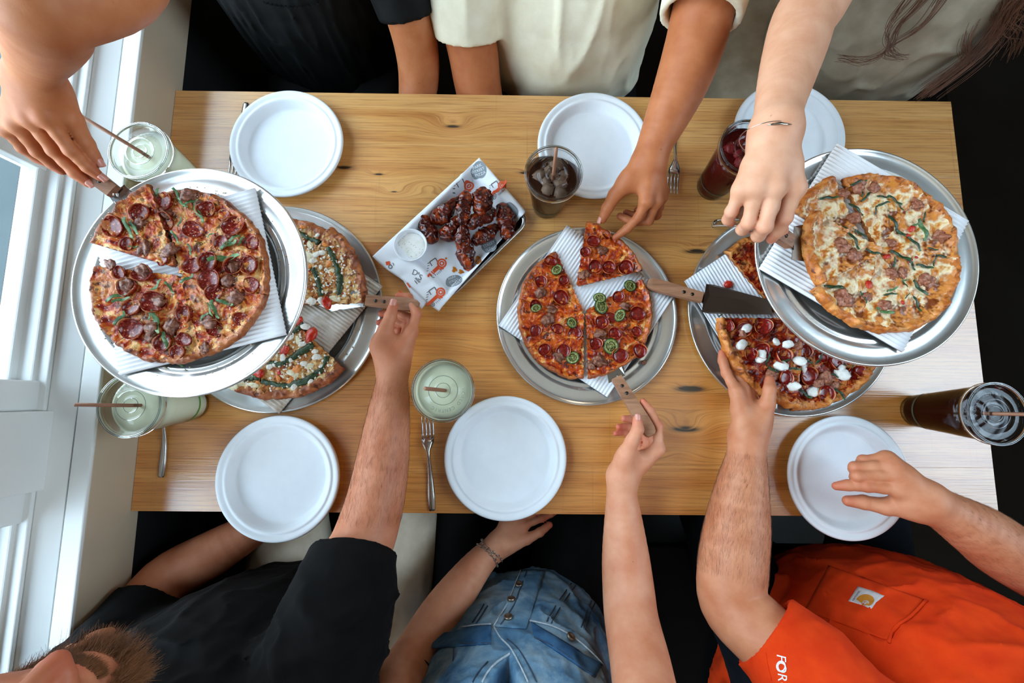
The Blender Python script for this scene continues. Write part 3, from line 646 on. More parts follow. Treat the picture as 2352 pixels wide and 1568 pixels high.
BITS = {m: [lump_mesh(m, k + 11, m, 1, 0.8, 0.7, 0.2, 2) for k in range(3)] for m in ('tomato', 'carrot', 'feta', 'onion', 'crumb')}
def leaf_mesh(k, mat):
    r = random.Random(k + 40); n = 9; V = []; F = []; bend = (r.random() - 0.5) * 1.6
    a = 0.0; x = y = 0.0; pts = []
    for i in range(n):
        pts.append((x, y)); a = bend * (i / (n - 1) - 0.5) + 0.25 * math.sin(i * 1.1 + k); x += math.cos(a) / (n - 1); y += math.sin(a) / (n - 1)
    c = np.mean(pts, 0)
    for i, (px_, py_) in enumerate(pts):
        w = 0.088 * (0.55 + 0.45 * math.sin(PI * min(1, (i + 1) / n))) * (1 + 0.2 * math.sin(i * 2 + k)); dx, dy = (pts[min(i + 1, n - 1)][0] - pts[max(i - 1, 0)][0], pts[min(i + 1, n - 1)][1] - pts[max(i - 1, 0)][1])
        l_ = math.hypot(dx, dy); nx, ny = -dy / l_, dx / l_; z = 0.05 + 0.07 * math.sin(i * 0.9 + k)
        for s_, dz in ((-1, 0.03), (0, -0.01), (1, 0.04)): V.append((px_ - c[0] + nx * w * s_, py_ - c[1] + ny * w * s_, z + dz))
        for s_, dz in ((1, 0.02), (0, -0.03), (-1, 0.01)): V.append((px_ - c[0] + nx * w * s_, py_ - c[1] + ny * w * s_, z + dz))
    for i in range(n - 1):
        for j in range(6): F.append((i * 6 + j, i * 6 + (j + 1) % 6, i * 6 + 6 + (j + 1) % 6, i * 6 + 6 + j))
    F.append(tuple(range(6))); F.append(tuple((n - 1) * 6 + j for j in range(5, -1, -1))); return mesh_data('basil_strip', V, F, mat)
BASIL = {m: [leaf_mesh(k, m) for k in range(7)] for m in ('basil', 'basil_dark')}
def jal_mesh():
    mb = MB(); fm = []
    def add(VF, m): mb.add(*VF); fm.extend([m] * len(VF[1]))
    R = 1.0
    add(lathe([(R * 0.86, 0.30), (R * 0.95, 0.31), (R, 0.24), (R * 1.0, 0.05), (R * 0.93, 0.0), (R * 0.86, 0.0)], 28), 0)
    add(lathe([(R * 0.60, 0.27), (R * 0.70, 0.30), (R * 0.86, 0.30), (R * 0.86, 0.02), (R * 0.60, 0.02), (R * 0.60, 0.27)], 28), 1)
    add(lathe([(0, 0.12), (R * 0.62, 0.12), (R * 0.62, 0.02), (0, 0.02)], 24), 2)
    add(lathe([(0, 0.28), (R * 0.16, 0.26), (R * 0.22, 0.1)], 12), 1)
    for k in range(3):
        a = k * 2.094 + 0.4; c, s_ = math.cos(a), math.sin(a)
        V = [(u * c - w * s_, u * s_ + w * c, z) for u, w, z in ((0.1, -0.07, 0.1), (0.1, 0.07, 0.1), (0.66, 0.07, 0.1), (0.66, -0.07, 0.1), (0.1, -0.05, 0.26), (0.1, 0.05, 0.26), (0.66, 0.05, 0.27), (0.66, -0.05, 0.27))]
        add((V, [(4, 5, 6, 7), (0, 1, 5, 4), (1, 2, 6, 5), (2, 3, 7, 6), (3, 0, 4, 7)]), 1)
        for q in range(3):
            aa = a + 0.5 + q * 0.45; add((lambda VF: ([(x * 0.09 + 0.42 * math.cos(aa), y * 0.09 + 0.42 * math.sin(aa), z * 0.05 + 0.14) for x, y, z in VF[0]], VF[1]))(lathe([(0, 1), (0.7, 0.7), (1, 0), (0.7, -0.7), (0, -1)], 8)), 1)
    return mesh_data('jalapeno_ring', mb.V, mb.F, None, True, ['jalapeno_skin', 'jalapeno_flesh', 'jalapeno_core'], fm)
JAL = jal_mesh()

# ================================================================== pizzas
class Pizza:
    def __init__(s, px, py, h, R, cheese, crust, seed, rim=0.011, base=0.0065, crust_w=0.13):
        s.h = h; s.c = P(px, py, h + 0.008); s.c[2] = T + h; s.R = R; s.cheese = cheese; s.crust = crust; s.seed = seed; s.rim = rim; s.base = base; s.cw = crust_w; s.slices = []
    def radius(s, a): return s.R * (1 + 0.018 * math.sin(3 * a + s.seed) + 0.02 * float(vnoise(np.array([math.cos(a) * 4 + s.seed * 3.1, math.sin(a) * 4, 0.5]))))
    def topz(s, x, y, t):
        z = s.base + 0.0016 * float(fbm(np.array([x * 75, y * 75, s.seed * 1.0]), 3))
        if t > 1 - s.cw * 1.9:
            q = (t - (1 - s.cw * 1.9)) / (s.cw * 1.9); z += s.rim * (math.sin(min(1, q * 1.15) * PI * 0.5) ** 2) * (1 - max(0, q - 0.72) / 0.28 * 0.75)
        return z
    def slice(s, a0, a1, label, mv=(0, 0), lift=0.0, tip_lift=0.0, rot=0.0, rim_lift=0.0):
        """one cut slice between the angles a0..a1 (degrees), moved by mv metres, raised by lift"""
        a0, a1 = math.radians(a0), math.radians(a1); n = max(8, int((a1 - a0) * s.R / 0.0022)); m = 56; am = (a0 + a1) / 2
        cr, sr = math.cos(rot), math.sin(rot)
        def place(x, y, z):
            t_ = math.hypot(x, y) / s.R
            z2 = z + lift + tip_lift * (1 - t_) ** 1.0 + rim_lift * t_ ** 1.5
            return (s.c[0] + mv[0] + x * cr - y * sr, s.c[1] + mv[1] + x * sr + y * cr, s.c[2] + z2)
        root = thing('pizza_slice', place(0.6 * s.R * math.cos(am), 0.6 * s.R * math.sin(am), 0.0), label, 'pizza slice', 'slices of pizza')
        aa = np.linspace(a0, a1, n + 1); tt_ = np.linspace(0, 1, m + 1)
        Rr = s.R * (1 + 0.018 * np.sin(3 * aa + s.seed) + 0.02 * vnoise(np.stack([np.cos(aa) * 4 + s.seed * 3.1, np.sin(aa) * 4, 0 * aa + 0.5], -1)) + 0.012 * vnoise(np.stack([np.cos(aa) * 16 + s.seed, np.sin(aa) * 16, 0 * aa], -1)) + 0.006 * vnoise(np.stack([np.cos(aa) * 40 + s.seed, np.sin(aa) * 40, 0 * aa], -1)))
        rr = 0.004 + (Rr[:, None] - 0.004) * tt_[None]; X_ = rr * np.cos(aa)[:, None]; Y_ = rr * np.sin(aa)[:, None]
        for j in (0, n): e = 0.0009 * np.sin(np.arange(m + 1) * 1.3 + j); X_[j] -= e * math.sin(aa[j]); Y_[j] += e * math.cos(aa[j])
        Z_ = s.base + 0.0016 * fbm(np.stack([X_ * 75, Y_ * 75, 0 * X_ + s.seed], -1), 2) + 0.0022 * np.abs(fbm(np.stack([X_ * 160, Y_ * 160, 0 * X_ + s.seed + 9], -1), 2)); q_ = np.clip((tt_ - (1 - s.cw * 1.9)) / (s.cw * 1.9), 0, 1)
        Z_ = Z_ + (s.rim * (np.sin(np.minimum(1, q_ * 1.15) * PI * 0.5) ** 2) * (1 - np.maximum(0, q_ - 0.72) / 0.28 * 0.75))[None] * (1 + 0.7 * fbm(np.stack([X_ * 80, Y_ * 80, 0 * X_ + 3 + s.seed], -1), 2)); Z_[:, m] = s.base * 0.55
        def place_a(x, y, z):
            t_ = np.hypot(x, y) / s.R; z2 = z + lift + tip_lift * (1 - t_) + rim_lift * t_ ** 1.5
            return np.stack([s.c[0] + mv[0] + x * cr - y * sr, s.c[1] + mv[1] + x * sr + y * cr, s.c[2] + z2], -1).reshape(-1, 3)
        Vt = place_a(X_, Y_, Z_).tolist(); Vb = place_a(X_ * 0.985, Y_ * 0.985, 0 * X_ + 0.0004).tolist()
        N = len(Vt); id_ = lambda j, i: j * (m + 1) + i; F = []; fm = []; cut = 1 - s.cw
        qn = vnoise(np.stack([np.arange(n) * 0.35 + a0 * 9, np.full(n, s.seed), np.full(n, 0.3)], -1))
        for j in range(n):
            for i in range(m):
                F.append((id_(j, i), id_(j, i + 1), id_(j + 1, i + 1), id_(j + 1, i))); fm.append(0 if i / m < cut + 0.035 * qn[j] else 1)
        top = [f for f, k in zip(F, fm) if k == 0]; cr_f = [f for f, k in zip(F, fm) if k == 1]
        for j in range(n):
            cr_f.append((id_(j, m), N + id_(j, m), N + id_(j + 1, m), id_(j + 1, m)))
            for i in range(0, m): cr_f.append((N + id_(j, i), N + id_(j + 1, i), N + id_(j + 1, i + 1), N + id_(j, i + 1)))
        for j, fl in ((0, False), (n, True)):
            for i in range(m):
                f = (id_(j, i), N + id_(j, i), N + id_(j, i + 1), id_(j, i + 1)); cr_f.append(f[::-1] if fl else f)
        for j in range(n): cr_f.append((id_(j, 0), id_(j + 1, 0), N + id_(j + 1, 0), N + id_(j, 0)))
        for nm, fs, mt in (('cheese', top, s.cheese), ('crust', cr_f, s.crust)):
            used = sorted({i for f in fs for i in f}); mp = {i: k for k, i in enumerate(used)}; al = Vt + Vb
            obj(nm, [al[i] for i in used], [tuple(mp[i] for i in f) for f in fs], mt, root)
        s.slices.append(dict(root=root, a0=a0, a1=a1, mv=mv, lift=lift, tip=tip_lift, rim=rim_lift, cr=cr, sr=sr)); return root
    def spot(s, px, py, dz=0.0):
        """find the slice under a photo pixel -> (root, world point on its surface)"""
        best = None
        for q in s.slices:
            z = s.h + s.base + q['lift']
            for _ in range(2):
                w = P(px, py, z); x0, y0 = w[0] - s.c[0] - q['mv'][0], w[1] - s.c[1] - q['mv'][1]; x = x0 * q['cr'] + y0 * q['sr']; y = -x0 * q['sr'] + y0 * q['cr']; r_ = math.hypot(x, y)
                t_ = min(1, r_ / s.R); z = s.h + s.topz(x, y, t_) + q['lift'] + q['tip'] * (1 - t_) + q['rim'] * t_ ** 1.5
            a = math.atan2(y, x)
            mid = (q['a0'] + q['a1']) / 2; da = abs((a - mid + PI) % (2 * PI) - PI); out = max(0, da - (q['a1'] - q['a0']) / 2) * max(r_, 0.02) + max(0, r_ - s.R * 1.0)
            if best is None or out < best[0] - 1e-9: best = (out, q['root'], np.array([w[0], w[1], T + z]))
        return best[1], best[2]
    def put(s, name, me, px, py, size, rz=None, dz=0.0, tilt=0.12, sz=None):
        root, w = s.spot(px, py); l_ = Vector(w) - wloc(root); l_.z += dz
        k = (size, size, sz if sz else size) if not isinstance(size, tuple) else size
        return put(name, me, root, l_, (random.uniform(-tilt, tilt), random.uniform(-tilt, tilt), random.random() * 6.28 if rz is None else rz), k)
def Z(region, scale):
    return lambda x, y: (region[0] + x / scale, region[1] + y / scale)
def sprinkle(pz, name, mat, n, rmin, rmax, smin, smax, seed, slices=None, dz=0.0):
    """many tiny crumbs on each slice, one joined part per slice"""
    r = random.Random(seed); base = BITS[mat][0]; bv = np.array([v.co[:] for v in base.vertices]); bf = [tuple(p.vertices) for p in base.polygons]
    for q in pz.slices:
        mb = MB()
        for k in range(n):
            a = r.uniform(q['a0'] + 0.04, q['a1'] - 0.04); t_ = math.sqrt(r.uniform(rmin ** 2, rmax ** 2)); rr = t_ * pz.R; x, y = rr * math.cos(a), rr * math.sin(a)
            z = pz.topz(x, y, t_) + q['lift'] + q['tip'] * (1 - t_) + q['rim'] * t_ ** 1.5; s_ = r.uniform(smin, smax); ra = r.random() * 6.28; c, sn = math.cos(ra), math.sin(ra)
            V = bv * s_ * np.array([1, r.uniform(0.5, 1), 0.7]); V = np.stack([V[:, 0] * c - V[:, 1] * sn, V[:, 0] * sn + V[:, 1] * c, V[:, 2]], 1)
            mb.add(V + np.array([pz.c[0] + q['mv'][0] + x * q['cr'] - y * q['sr'], pz.c[1] + q['mv'][1] + x * q['sr'] + y * q['cr'], pz.c[2] + z + dz]), bf)
        if mb.V: tag(obj(name, mb.V, mb.F, mat, q['root']), kind='stuff')

# ---- pepperoni pizza on the raised tray by the window
A = Pizza(413, 633, 0.2205, 0.1305, 'cheese_pepperoni', 'crust_dark', 3, rim=0.005, crust_w=0.065)
A.slice(112, 166, 'pepperoni slice lifted on a server by the hand at the window', mv=(-0.006, 0.012), lift=0.004, rim_lift=0.006, rot=-0.03)
A.slice(174, 232, 'pepperoni slice left of the gap, nearest the window')
A.slice(232, 290, 'pepperoni slice at the near side of the raised window-end tray')
A.slice(290, 348, 'pepperoni slice at the near right of the raised window-end tray')
A.slice(348, 406, 'pepperoni slice on the right of the raised window-end tray')
A.slice(46, 108, 'pepperoni slice at the far side of the raised window-end tray')
zA = Z((180, 380), 3.015)
for x, y, r in [(265, 427, 70), (610, 385, 62), (800, 450, 62), (605, 260, 66), (900, 310, 58), (1080, 430, 72), (1215, 545, 50), (1200, 690, 62), (1205, 830, 57), (915, 670, 66), (800, 700, 62), (920, 800, 75), (945, 885, 58),
                (390, 990, 62), (535, 950, 80), (388, 1135, 76), (755, 1030, 62), (455, 755, 66), (355, 850, 66), (600, 1230, 62), (745, 1205, 52), (950, 1125, 58), (1085, 700, 62), (350, 545, 46), (1000, 540, 52), (440, 330, 62), (1020, 360, 50), (1130, 1060, 50), (700, 1290, 50), (590, 660, 40), (300, 740, 45)]:
    px, py = zA(x, y); A.put('pepperoni', random.choice(PEPP['pepperoni_dusty']), px, py, r / 3.015 * mpp(px, py, 0.22) / 0.015, tilt=0.22)
for x, y, r in [(430, 405, 42), (470, 580, 50), (650, 590, 55), (465, 735, 48), (345, 835, 52), (575, 935, 46), (515, 1125, 55), (655, 1110, 56), (915, 1080, 52), (1110, 915, 55), (1085, 700, 40), (615, 335, 45), (760, 210, 50), (885, 1265, 36), (505, 1195, 42), (1040, 810, 44), (840, 265, 30), (235, 690, 40)]:
    px, py = zA(x, y); k = r / 3.015 * mpp(px, py, 0.22); A.put('sausage', random.choice(SAUS['sausage']), px, py, k, dz=k * 0.3, tilt=0.3)
for x, y, L, a in [(556, 212, 80, 1.1), (700, 212, 90, -1.0), (735, 270, 80, -.7), (850, 330, 130, -1.05), (790, 270, 90, .5), (370, 440, 120, -1.2), (410, 440, 110, -.9), (790, 590, 70, -1.3), (690, 500, 80, -1.1), (1080, 520, 90, .6), (1060, 555, 110, .4), (1030, 655, 170, .15), (1140, 530, 60, .9),
                   (770, 790, 90, .6), (560, 840, 90, .9), (650, 850, 80, -1.0), (280, 920, 110, .4), (320, 935, 90, .3), (310, 1060, 110, .8), (560, 1090, 150, -1.1), (520, 1040, 60, 1.2), (960, 1000, 110, -1.2), (930, 1000, 80, -1.2), (1030, 950, 110, -.3), (880, 1060, 80, .8), (620, 1215, 110, -1.2), (720, 400, 60, 1.4), (400, 570, 50, 0), (930, 490, 50, .5)]:
    px, py = zA(x, y); k = L / 3.015 * mpp(px, py, 0.22); A.put('basil_strip', random.choice(BASIL['basil']), px, py, k * 1.25, rz=a, dz=0.0045, tilt=0.25)
sprinkle(A, 'grated_parmesan', 'feta', 120, 0.3, 0.97, 0.0004, 0.0010, 5, dz=0.002)

# ---- jalapeno pizza in the centre
Cz = Pizza(1341, 716, 0.0205, 0.1290, 'cheese_jalapeno', 'crust_thin', 8, rim=0.005, crust_w=0.06)
Cz.slice(114, 169, 'jalapeno pizza slice at the upper left of the centre tray'); Cz.slice(169, 214, 'jalapeno pizza slice at the left of the centre tray')
Cz.slice(214, 269, 'jalapeno pizza slice at the lower left of the centre tray'); Cz.slice(271.5, 330, 'jalapeno pizza slice raised on a server at the lower right of the centre tray', lift=0.006, mv=(0.003, 0.0))
Cz.slice(330.5, 390, 'jalapeno pizza slice at the right of the centre tray', mv=(0.002, 0.002))
Cz.slice(14, 81, 'pepperoni slice being taken off the centre tray by fingers', mv=(-0.014, 0.049), lift=0.004, rim_lift=0.006)
zC = Z((1130, 480), 3.409)
for x, y, r in [(790, 260, 50), (800, 455, 54), (910, 465, 52), (1040, 465, 58), (895, 200, 34), (455, 415, 48), (375, 575, 50), (535, 695, 62), (340, 760, 48), (335, 955, 46), (510, 940, 46), (650, 970, 54), (410, 1105, 50), (555, 1110, 56), (985, 690, 46), (1135, 820, 58), (855, 890, 52), (960, 985, 52), (805, 1060, 50), (995, 1145, 62), (1150, 1110, 56), (925, 850, 42), (730, 340, 40), (1130, 960, 40), (560, 560, 40)]:
    px, py = zC(x, y); Cz.put('pepperoni', random.choice(PEPP['pepperoni']), px, py, r / 3.409 * mpp(px, py, 0.02) / 0.015, tilt=0.15)
for x, y, r in [(860, 330, 40), (715, 515, 40), (380, 655, 44), (440, 870, 48), (525, 1160, 44), (850, 985, 46), (840, 1190, 50), (1035, 765, 42), (470, 790, 40), (780, 1220, 36)]:
    px, py = zC(x, y); k = r / 3.409 * mpp(px, py, 0.02); Cz.put('sausage', random.choice(SAUS['sausage']), px, py, k, dz=k * 0.25, tilt=0.3)
for x, y, r, ty in [(508, 480, 47, .85), (345, 780, 42, .8), (620, 895, 46, .9), (632, 1165, 53, .95), (1000, 835, 53, .75), (928, 1075, 64, .92), (1075, 605, 52, .85), (850, 765, 58, 1.1), (840, 700, 50, .8)]:
    px, py = zC(x, y); k = r / 3.409 * mpp(px, py, 0.02); Cz.put('jalapeno_ring', JAL, px, py, (k, k * ty, 0.012), dz=0.003, tilt=0.3)

# ---- white pizza with basil on the raised right tray
Wz = Pizza(2018, 577, 0.2065, 0.1265, 'cheese_white', 'crust_golden', 5, rim=0.010, crust_w=0.11)
Wz.slice(111, 151, 'white pizza slice with browned crust nearest the bracelet hand', mv=(-0.018, 0.005)); Wz.slice(152, 207, 'white pizza slice lifted on a server, crust toward the hand', mv=(0.002, -0.002), lift=0.012, rim_lift=0.006)
Wz.slice(210, 252, 'white pizza slice at the near left of the raised right tray'); Wz.slice(252, 305, 'white pizza slice at the near side of the raised right tray'); Wz.slice(305, 355, 'white pizza slice at the near right of the raised right tray')
Wz.slice(-5, 52, 'white pizza slice on the right of the raised right tray'); Wz.slice(52, 111, 'white pizza slice at the far side of the raised right tray')
zR = Z((1560, 320), 2.904)
for x, y, r in [(1195, 312, 46), (1295, 322, 40), (1570, 437, 40), (1165, 530, 44), (1075, 715, 46), (1165, 785, 46), (1735, 642, 50), (1640, 950, 52), (1090, 1070, 56), (1350, 1110, 42), (1410, 900, 40), (1480, 890, 42), (1245, 1050, 34), (1090, 362, 34), (1410, 690, 30)]:
    px, py = zR(x, y); k = r / 2.904 * mpp(px, py, 0.2); Wz.put('sausage', random.choice(SAUS['sausage_pale']), px, py, k, dz=k * 0.15, tilt=0.3)
for x, y, L, a in [(1240, 385, 110, .75), (1195, 288, 110, .3), (990, 395, 120, .1), (1350, 388, 90, 0), (1350, 436, 100, .3), (1300, 490, 90, 1.5), (1425, 410, 110, -.6), (1460, 450, 70, -1.0), (1170, 470, 120, -.8), (1080, 600, 150, -.6), (1205, 640, 110, -.7), (1155, 680, 130, -1.1), (1420, 570, 140, -1.2), (1480, 640, 130, -.6), (1560, 700, 130, -.8), (1625, 520, 80, 1.3),
                   (1680, 735, 80, -.1), (1280, 755, 110, -.25), (1460, 780, 140, -.5), (1530, 830, 110, -.9), (1620, 850, 120, -.2), (1690, 810, 90, 1.2), (1750, 785, 110, -.1), (1030, 990, 140, -.2), (1220, 1055, 90, -1.2), (1400, 1035, 90, .1), (1490, 960, 70, -1.1), (1590, 995, 140, -.8), (1575, 1100, 110, -1.3), (1510, 1045, 50, .8), (1420, 840, 110, 1.4), (1210, 350, 80, 1.5)]:
    px, py = zR(x, y); k = L / 2.904 * mpp(px, py, 0.2); Wz.put('basil_strip', random.choice(BASIL['basil_dark']), px, py, (k, k * 0.8, k * 0.7), rz=a, dz=0.0025, tilt=0.12)
for x, y, L, a in [(1600, 610, 150, -1.3), (1560, 575, 70, .4), (1400, 1005, 80, .4), (1350, 1150, 120, -.3), (1490, 945, 50, .3)]:
    px, py = zR(x, y); k = L / 2.904 * mpp(px, py, 0.2); Wz.put('basil_strip', random.choice(BASIL['basil']), px, py, k, rz=a, dz=0.0045, tilt=0.15)
for x, y, r in [(1540, 600, 30), (1375, 785, 26), (1255, 970, 32), (1530, 810, 20), (1515, 645, 20), (1480, 1090, 18), (1570, 790, 14)]:
    px, py = zR(x, y); k = r / 2.904 * mpp(px, py, 0.2); Wz.put('red_pepper_piece', BITS['tomato'][0], px, py, (k, k * 0.8, k * 0.5), dz=0.003)

# ---- feta and pesto pizza on the lower left tray
Fz = Pizza(637, 705, 0.0205, 0.176, 'cheese_feta', 'crust_dark', 11, rim=0.008, crust_w=0.10)
Fz.slice(1, 58, 'feta and pesto slice lifted on a server by the person in the black T-shirt'  , lift=0.004, rim_lift=0.010, mv=(0.004, 0.004)); Fz.slice(59, 112, 'feta and pesto slice at the far side, half under the raised tray')
Fz.slice(-99, -41, 'feta and pesto slice at the near side of the lower window-end tray'); Fz.slice(-152, -99.6, 'feta and pesto slice at the near left, half under the raised tray')
zF = Z((480, 460), 3.2)
def drizzle(pz, pts, zz, w=0.0052):
    """a thick pesto line; split over the slices it crosses"""
    q = spline([(*zz(x, y), 0) for x, y in pts], 7); run = []; last = None
    for p_ in q:
        root, w_ = pz.spot(p_[0], p_[1]); w_ = w_ + np.array([random.uniform(-.0012, .0012), random.uniform(-.0012, .0012), 0.0016])
        if root is not last and len(run) > 2: V, F = tube(run, [w * (0.45 + 0.9 * abs(math.sin(i * 1.7 + 0.8 * math.sin(i * 3.1)))) for i in range(len(run))], 7, ry=w * 0.5); obj('pesto_drizzle', V, F, 'pesto', last)
        if root is not last: run = []
        run.append(w_); last = root
    if len(run) > 2: V, F = tube(run, [w * (0.45 + 0.9 * abs(math.sin(i * 1.7 + 0.8 * math.sin(i * 3.1)))) for i in range(len(run))], 7, ry=w * 0.5); obj('pesto_drizzle', V, F, 'pesto', last)
drizzle(Fz, [(640, 230), (720, 270), (830, 320)], zF); drizzle(Fz, [(880, 350), (920, 430), (955, 540), (965, 620), (960, 700)], zF); drizzle(Fz, [(770, 500), (800, 580), (830, 700)], zF)
drizzle(Fz, [(330, 1290), (430, 1340), (560, 1360), (700, 1330), (800, 1270), (850, 1210), (870, 1150)], zF); drizzle(Fz, [(590, 980), (660, 940), (700, 910)], zF); drizzle(Fz, [(430, 1195), (540, 1200), (640, 1140), (770, 1060)], zF); drizzle(Fz, [(180, 1320), (270, 1300), (330, 1310)], zF)
for m, lst in (('tomato', [(870, 755, 48), (760, 990, 60), (560, 1105, 46), (370, 1270, 50), (740, 975, 36), (515, 1265, 24), (670, 890, 36)]), ('carrot', [(860, 330, 26), (690, 195, 24), (885, 470, 26), (510, 1305, 26), (650, 1240, 44), (610, 1320, 34), (740, 490, 22), (360, 1345, 26), (700, 600, 24), (900, 540, 22)]),
               ('onion', [(745, 320, 55), (750, 425, 70), (900, 520, 40), (930, 720, 55), (640, 1290, 55), (230, 1350, 75), (320, 1365, 60), (600, 1260, 50), (740, 1220, 50), (650, 1030, 46), (750, 740, 46), (180, 1370, 60), (780, 420, 50), (540, 1280, 40)]),
               ('feta', [(800, 255, 22), (790, 400, 34), (830, 390, 30), (760, 440, 32), (820, 490, 22), (790, 570, 26), (820, 640, 22), (830, 740, 36), (755, 745, 40), (600, 1010, 30), (690, 1055, 30), (710, 930, 36), (545, 1160, 34), (610, 1170, 26), (790, 1150, 34), (830, 1220, 24), (700, 1200, 30), (450, 1220, 30), (490, 1200, 28), (750, 1335, 26), (630, 1370, 30), (780, 1110, 26), (560, 1080, 22)])):
    for x, y, r in lst:
        px, py = zF(x, y); k = r / 3.2 * mpp(px, py, 0.02); Fz.put({'tomato': 'tomato_piece', 'carrot': 'orange_pepper_piece', 'onion': 'onion_piece', 'feta': 'feta_lump'}[m], random.choice(BITS[m]), px, py, (k, k * 0.85, k * 0.55) if m != 'onion' else (k * 0.8, k * 0.6, k * 0.25), dz=k * (0.2 if m != 'onion' else 0.05), tilt=0.3)
sprinkle(Fz, 'feta_crumbs', 'feta', 150, 0.2, 0.90, 0.0012, 0.0036, 6, dz=0.002); sprinkle(Fz, 'pepper_bits', 'carrot', 34, 0.2, 0.9, 0.0012, 0.0030, 16, dz=0.0015); sprinkle(Fz, 'tomato_bits', 'tomato', 16, 0.2, 0.9, 0.0010, 0.0026, 26, dz=0.0015)

# ---- pizza with cheese dollops on the lower right tray
Dz = Pizza(1830, 735, 0.0205, 0.172, 'cheese_dark', 'crust_golden', 14, rim=0.010, crust_w=0.10)
Dz.slice(181, 262, 'thick pizza slice with white cheese dollops held by the person in orange', lift=0.016, rim_lift=0.004, mv=(0.003, 0.002)); Dz.slice(263, 334, 'pizza slice with cheese dollops lying at the near side of the lower right tray')
Dz.slice(96, 128, 'pizza slice peeking out below the bracelet hand', mv=(-0.025, 0.0)); Dz.slice(-26, 40, 'pizza slice hidden under the raised right tray, beside the dollop slice')
zD = Z((1560, 700), 4.704)
for x, y, r in [(690, 260, 80), (900, 240, 90), (880, 500, 80), (1100, 560, 85), (1380, 770, 100), (1680, 630, 80), (1870, 750, 75), (1130, 780, 80), (1560, 960, 90), (760, 540, 70), (1310, 820, 60), (1350, 500, 70), (1540, 570, 60), (520, 230, 60), (1950, 720, 60), (1280, 380, 60)]:
    px, py = zD(x, y); Dz.put('pepperoni', random.choice(PEPP['pepperoni']), px, py, r / 4.704 * mpp(px, py, 0.03) / 0.015, tilt=0.2)
for x, y, r in [(665, 435, 70), (870, 560, 75), (1090, 660, 78), (1290, 605, 70), (1330, 680, 60), (1745, 750, 85), (1740, 690, 60), (1220, 880, 75), (1440, 940, 82), (720, 250, 70), (1160, 430, 60), (1040, 400, 50)]:
    px, py = zD(x, y); k = r / 4.704 * mpp(px, py, 0.03); Dz.put('cheese_dollop', random.choice(DOLL), px, py, k, dz=k * 0.25, tilt=0.35)
for x, y, r in [(1270, 440, 60), (1570, 800, 80), (680, 300, 50), (1500, 860, 60), (1000, 760, 60), (1660, 880, 50)]:
    px, py = zD(x, y); k = r / 4.704 * mpp(px, py, 0.03); Dz.put('sausage', random.choice(SAUS['sausage_pale']), px, py, k, dz=k * 0.15, tilt=0.3)
for x, y, L, a in [(930, 590, 150, 1.2), (1130, 605, 140, .2), (1220, 690, 130, -.1), (1490, 580, 150, 1.0), (1640, 760, 120, -.4), (1720, 960, 150, -1.0), (1330, 960, 170, -.6), (1000, 710, 150, -.5), (1760, 620, 90, -1.3), (1380, 620, 110, -.4), (1850, 660, 90, 1.0), (430, 120, 60, .5)]:
    px, py = zD(x, y); k = L / 4.704 * mpp(px, py, 0.03); Dz.put('basil_strip', random.choice(BASIL['basil_dark']), px, py, k, rz=a, dz=0.006, tilt=0.25)

# ---- strays on trays and boards
def stray(name, me, px, py, h, k, rz, label, cat, grp=None):
    w = P(px, py, h); o = put(name, me, None, (w[0], w[1], T + h), (0, 0, rz), k if isinstance(k, tuple) else (k, k, k)); return tag(o, label, cat, grp)
stray('basil_strip', BASIL['basil'][1], 420, 843, 0.2062, 0.018, -0.7, 'basil shred fallen on the near rim of the raised window-end tray', 'basil')
stray('basil_strip', BASIL['basil'][2], 227, 700, 0.2062, 0.014, -1.2, 'basil shred fallen beside the pizza, on the window side of the raised tray', 'basil')
stray('basil_strip', BASIL['basil'][3], 2193, 608, 0.1922, 0.012, -0.6, 'basil shred fallen on the blue-lit rim of the raised right tray', 'basil')
stray('pepper_piece', BITS['tomato'][1], 1673, 653, 0.0205, 0.010, 0.3, 'red pepper piece on the cardboard above the dark server blade', 'pepper piece')
stray('sausage_crumb', SAUS['sausage'][1], 1480, 832, 0.0155, 0.005, 0.3, 'dark sausage crumb at the lower right of the centre tray', 'crumb')
def crumbs(key, n, r0, r1, seed, h, label, smin=0.0006, smax=0.0016):
    x0, y0, _ = TRAYS[key]; r = random.Random(seed); mb = MB(); bv = np.array([v.co[:] for v in BITS['crumb'][0].vertices]); bf = [tuple(p.vertices) for p in BITS['crumb'][0].polygons]
    for k in range(n):
        a = r.random() * 6.28; q = r.uniform(r0, r1); mb.add(bv * r.uniform(smin, smax) + np.array([x0 + q * math.cos(a), y0 + q * math.sin(a), T + h + 0.0004]), bf)
    tag(mb.build('crumbs', 'crumb', None, True), label, 'crumbs', None, 'stuff')
crumbs('L', 90, 0.132, 0.150, 1, 0.2095, 'fine crumbs scattered on the raised window-end tray'); crumbs('LL', 90, 0.158, 0.176, 2, 0.0098, 'fine crumbs scattered on the lower window-end tray', 0.0006, 0.002)

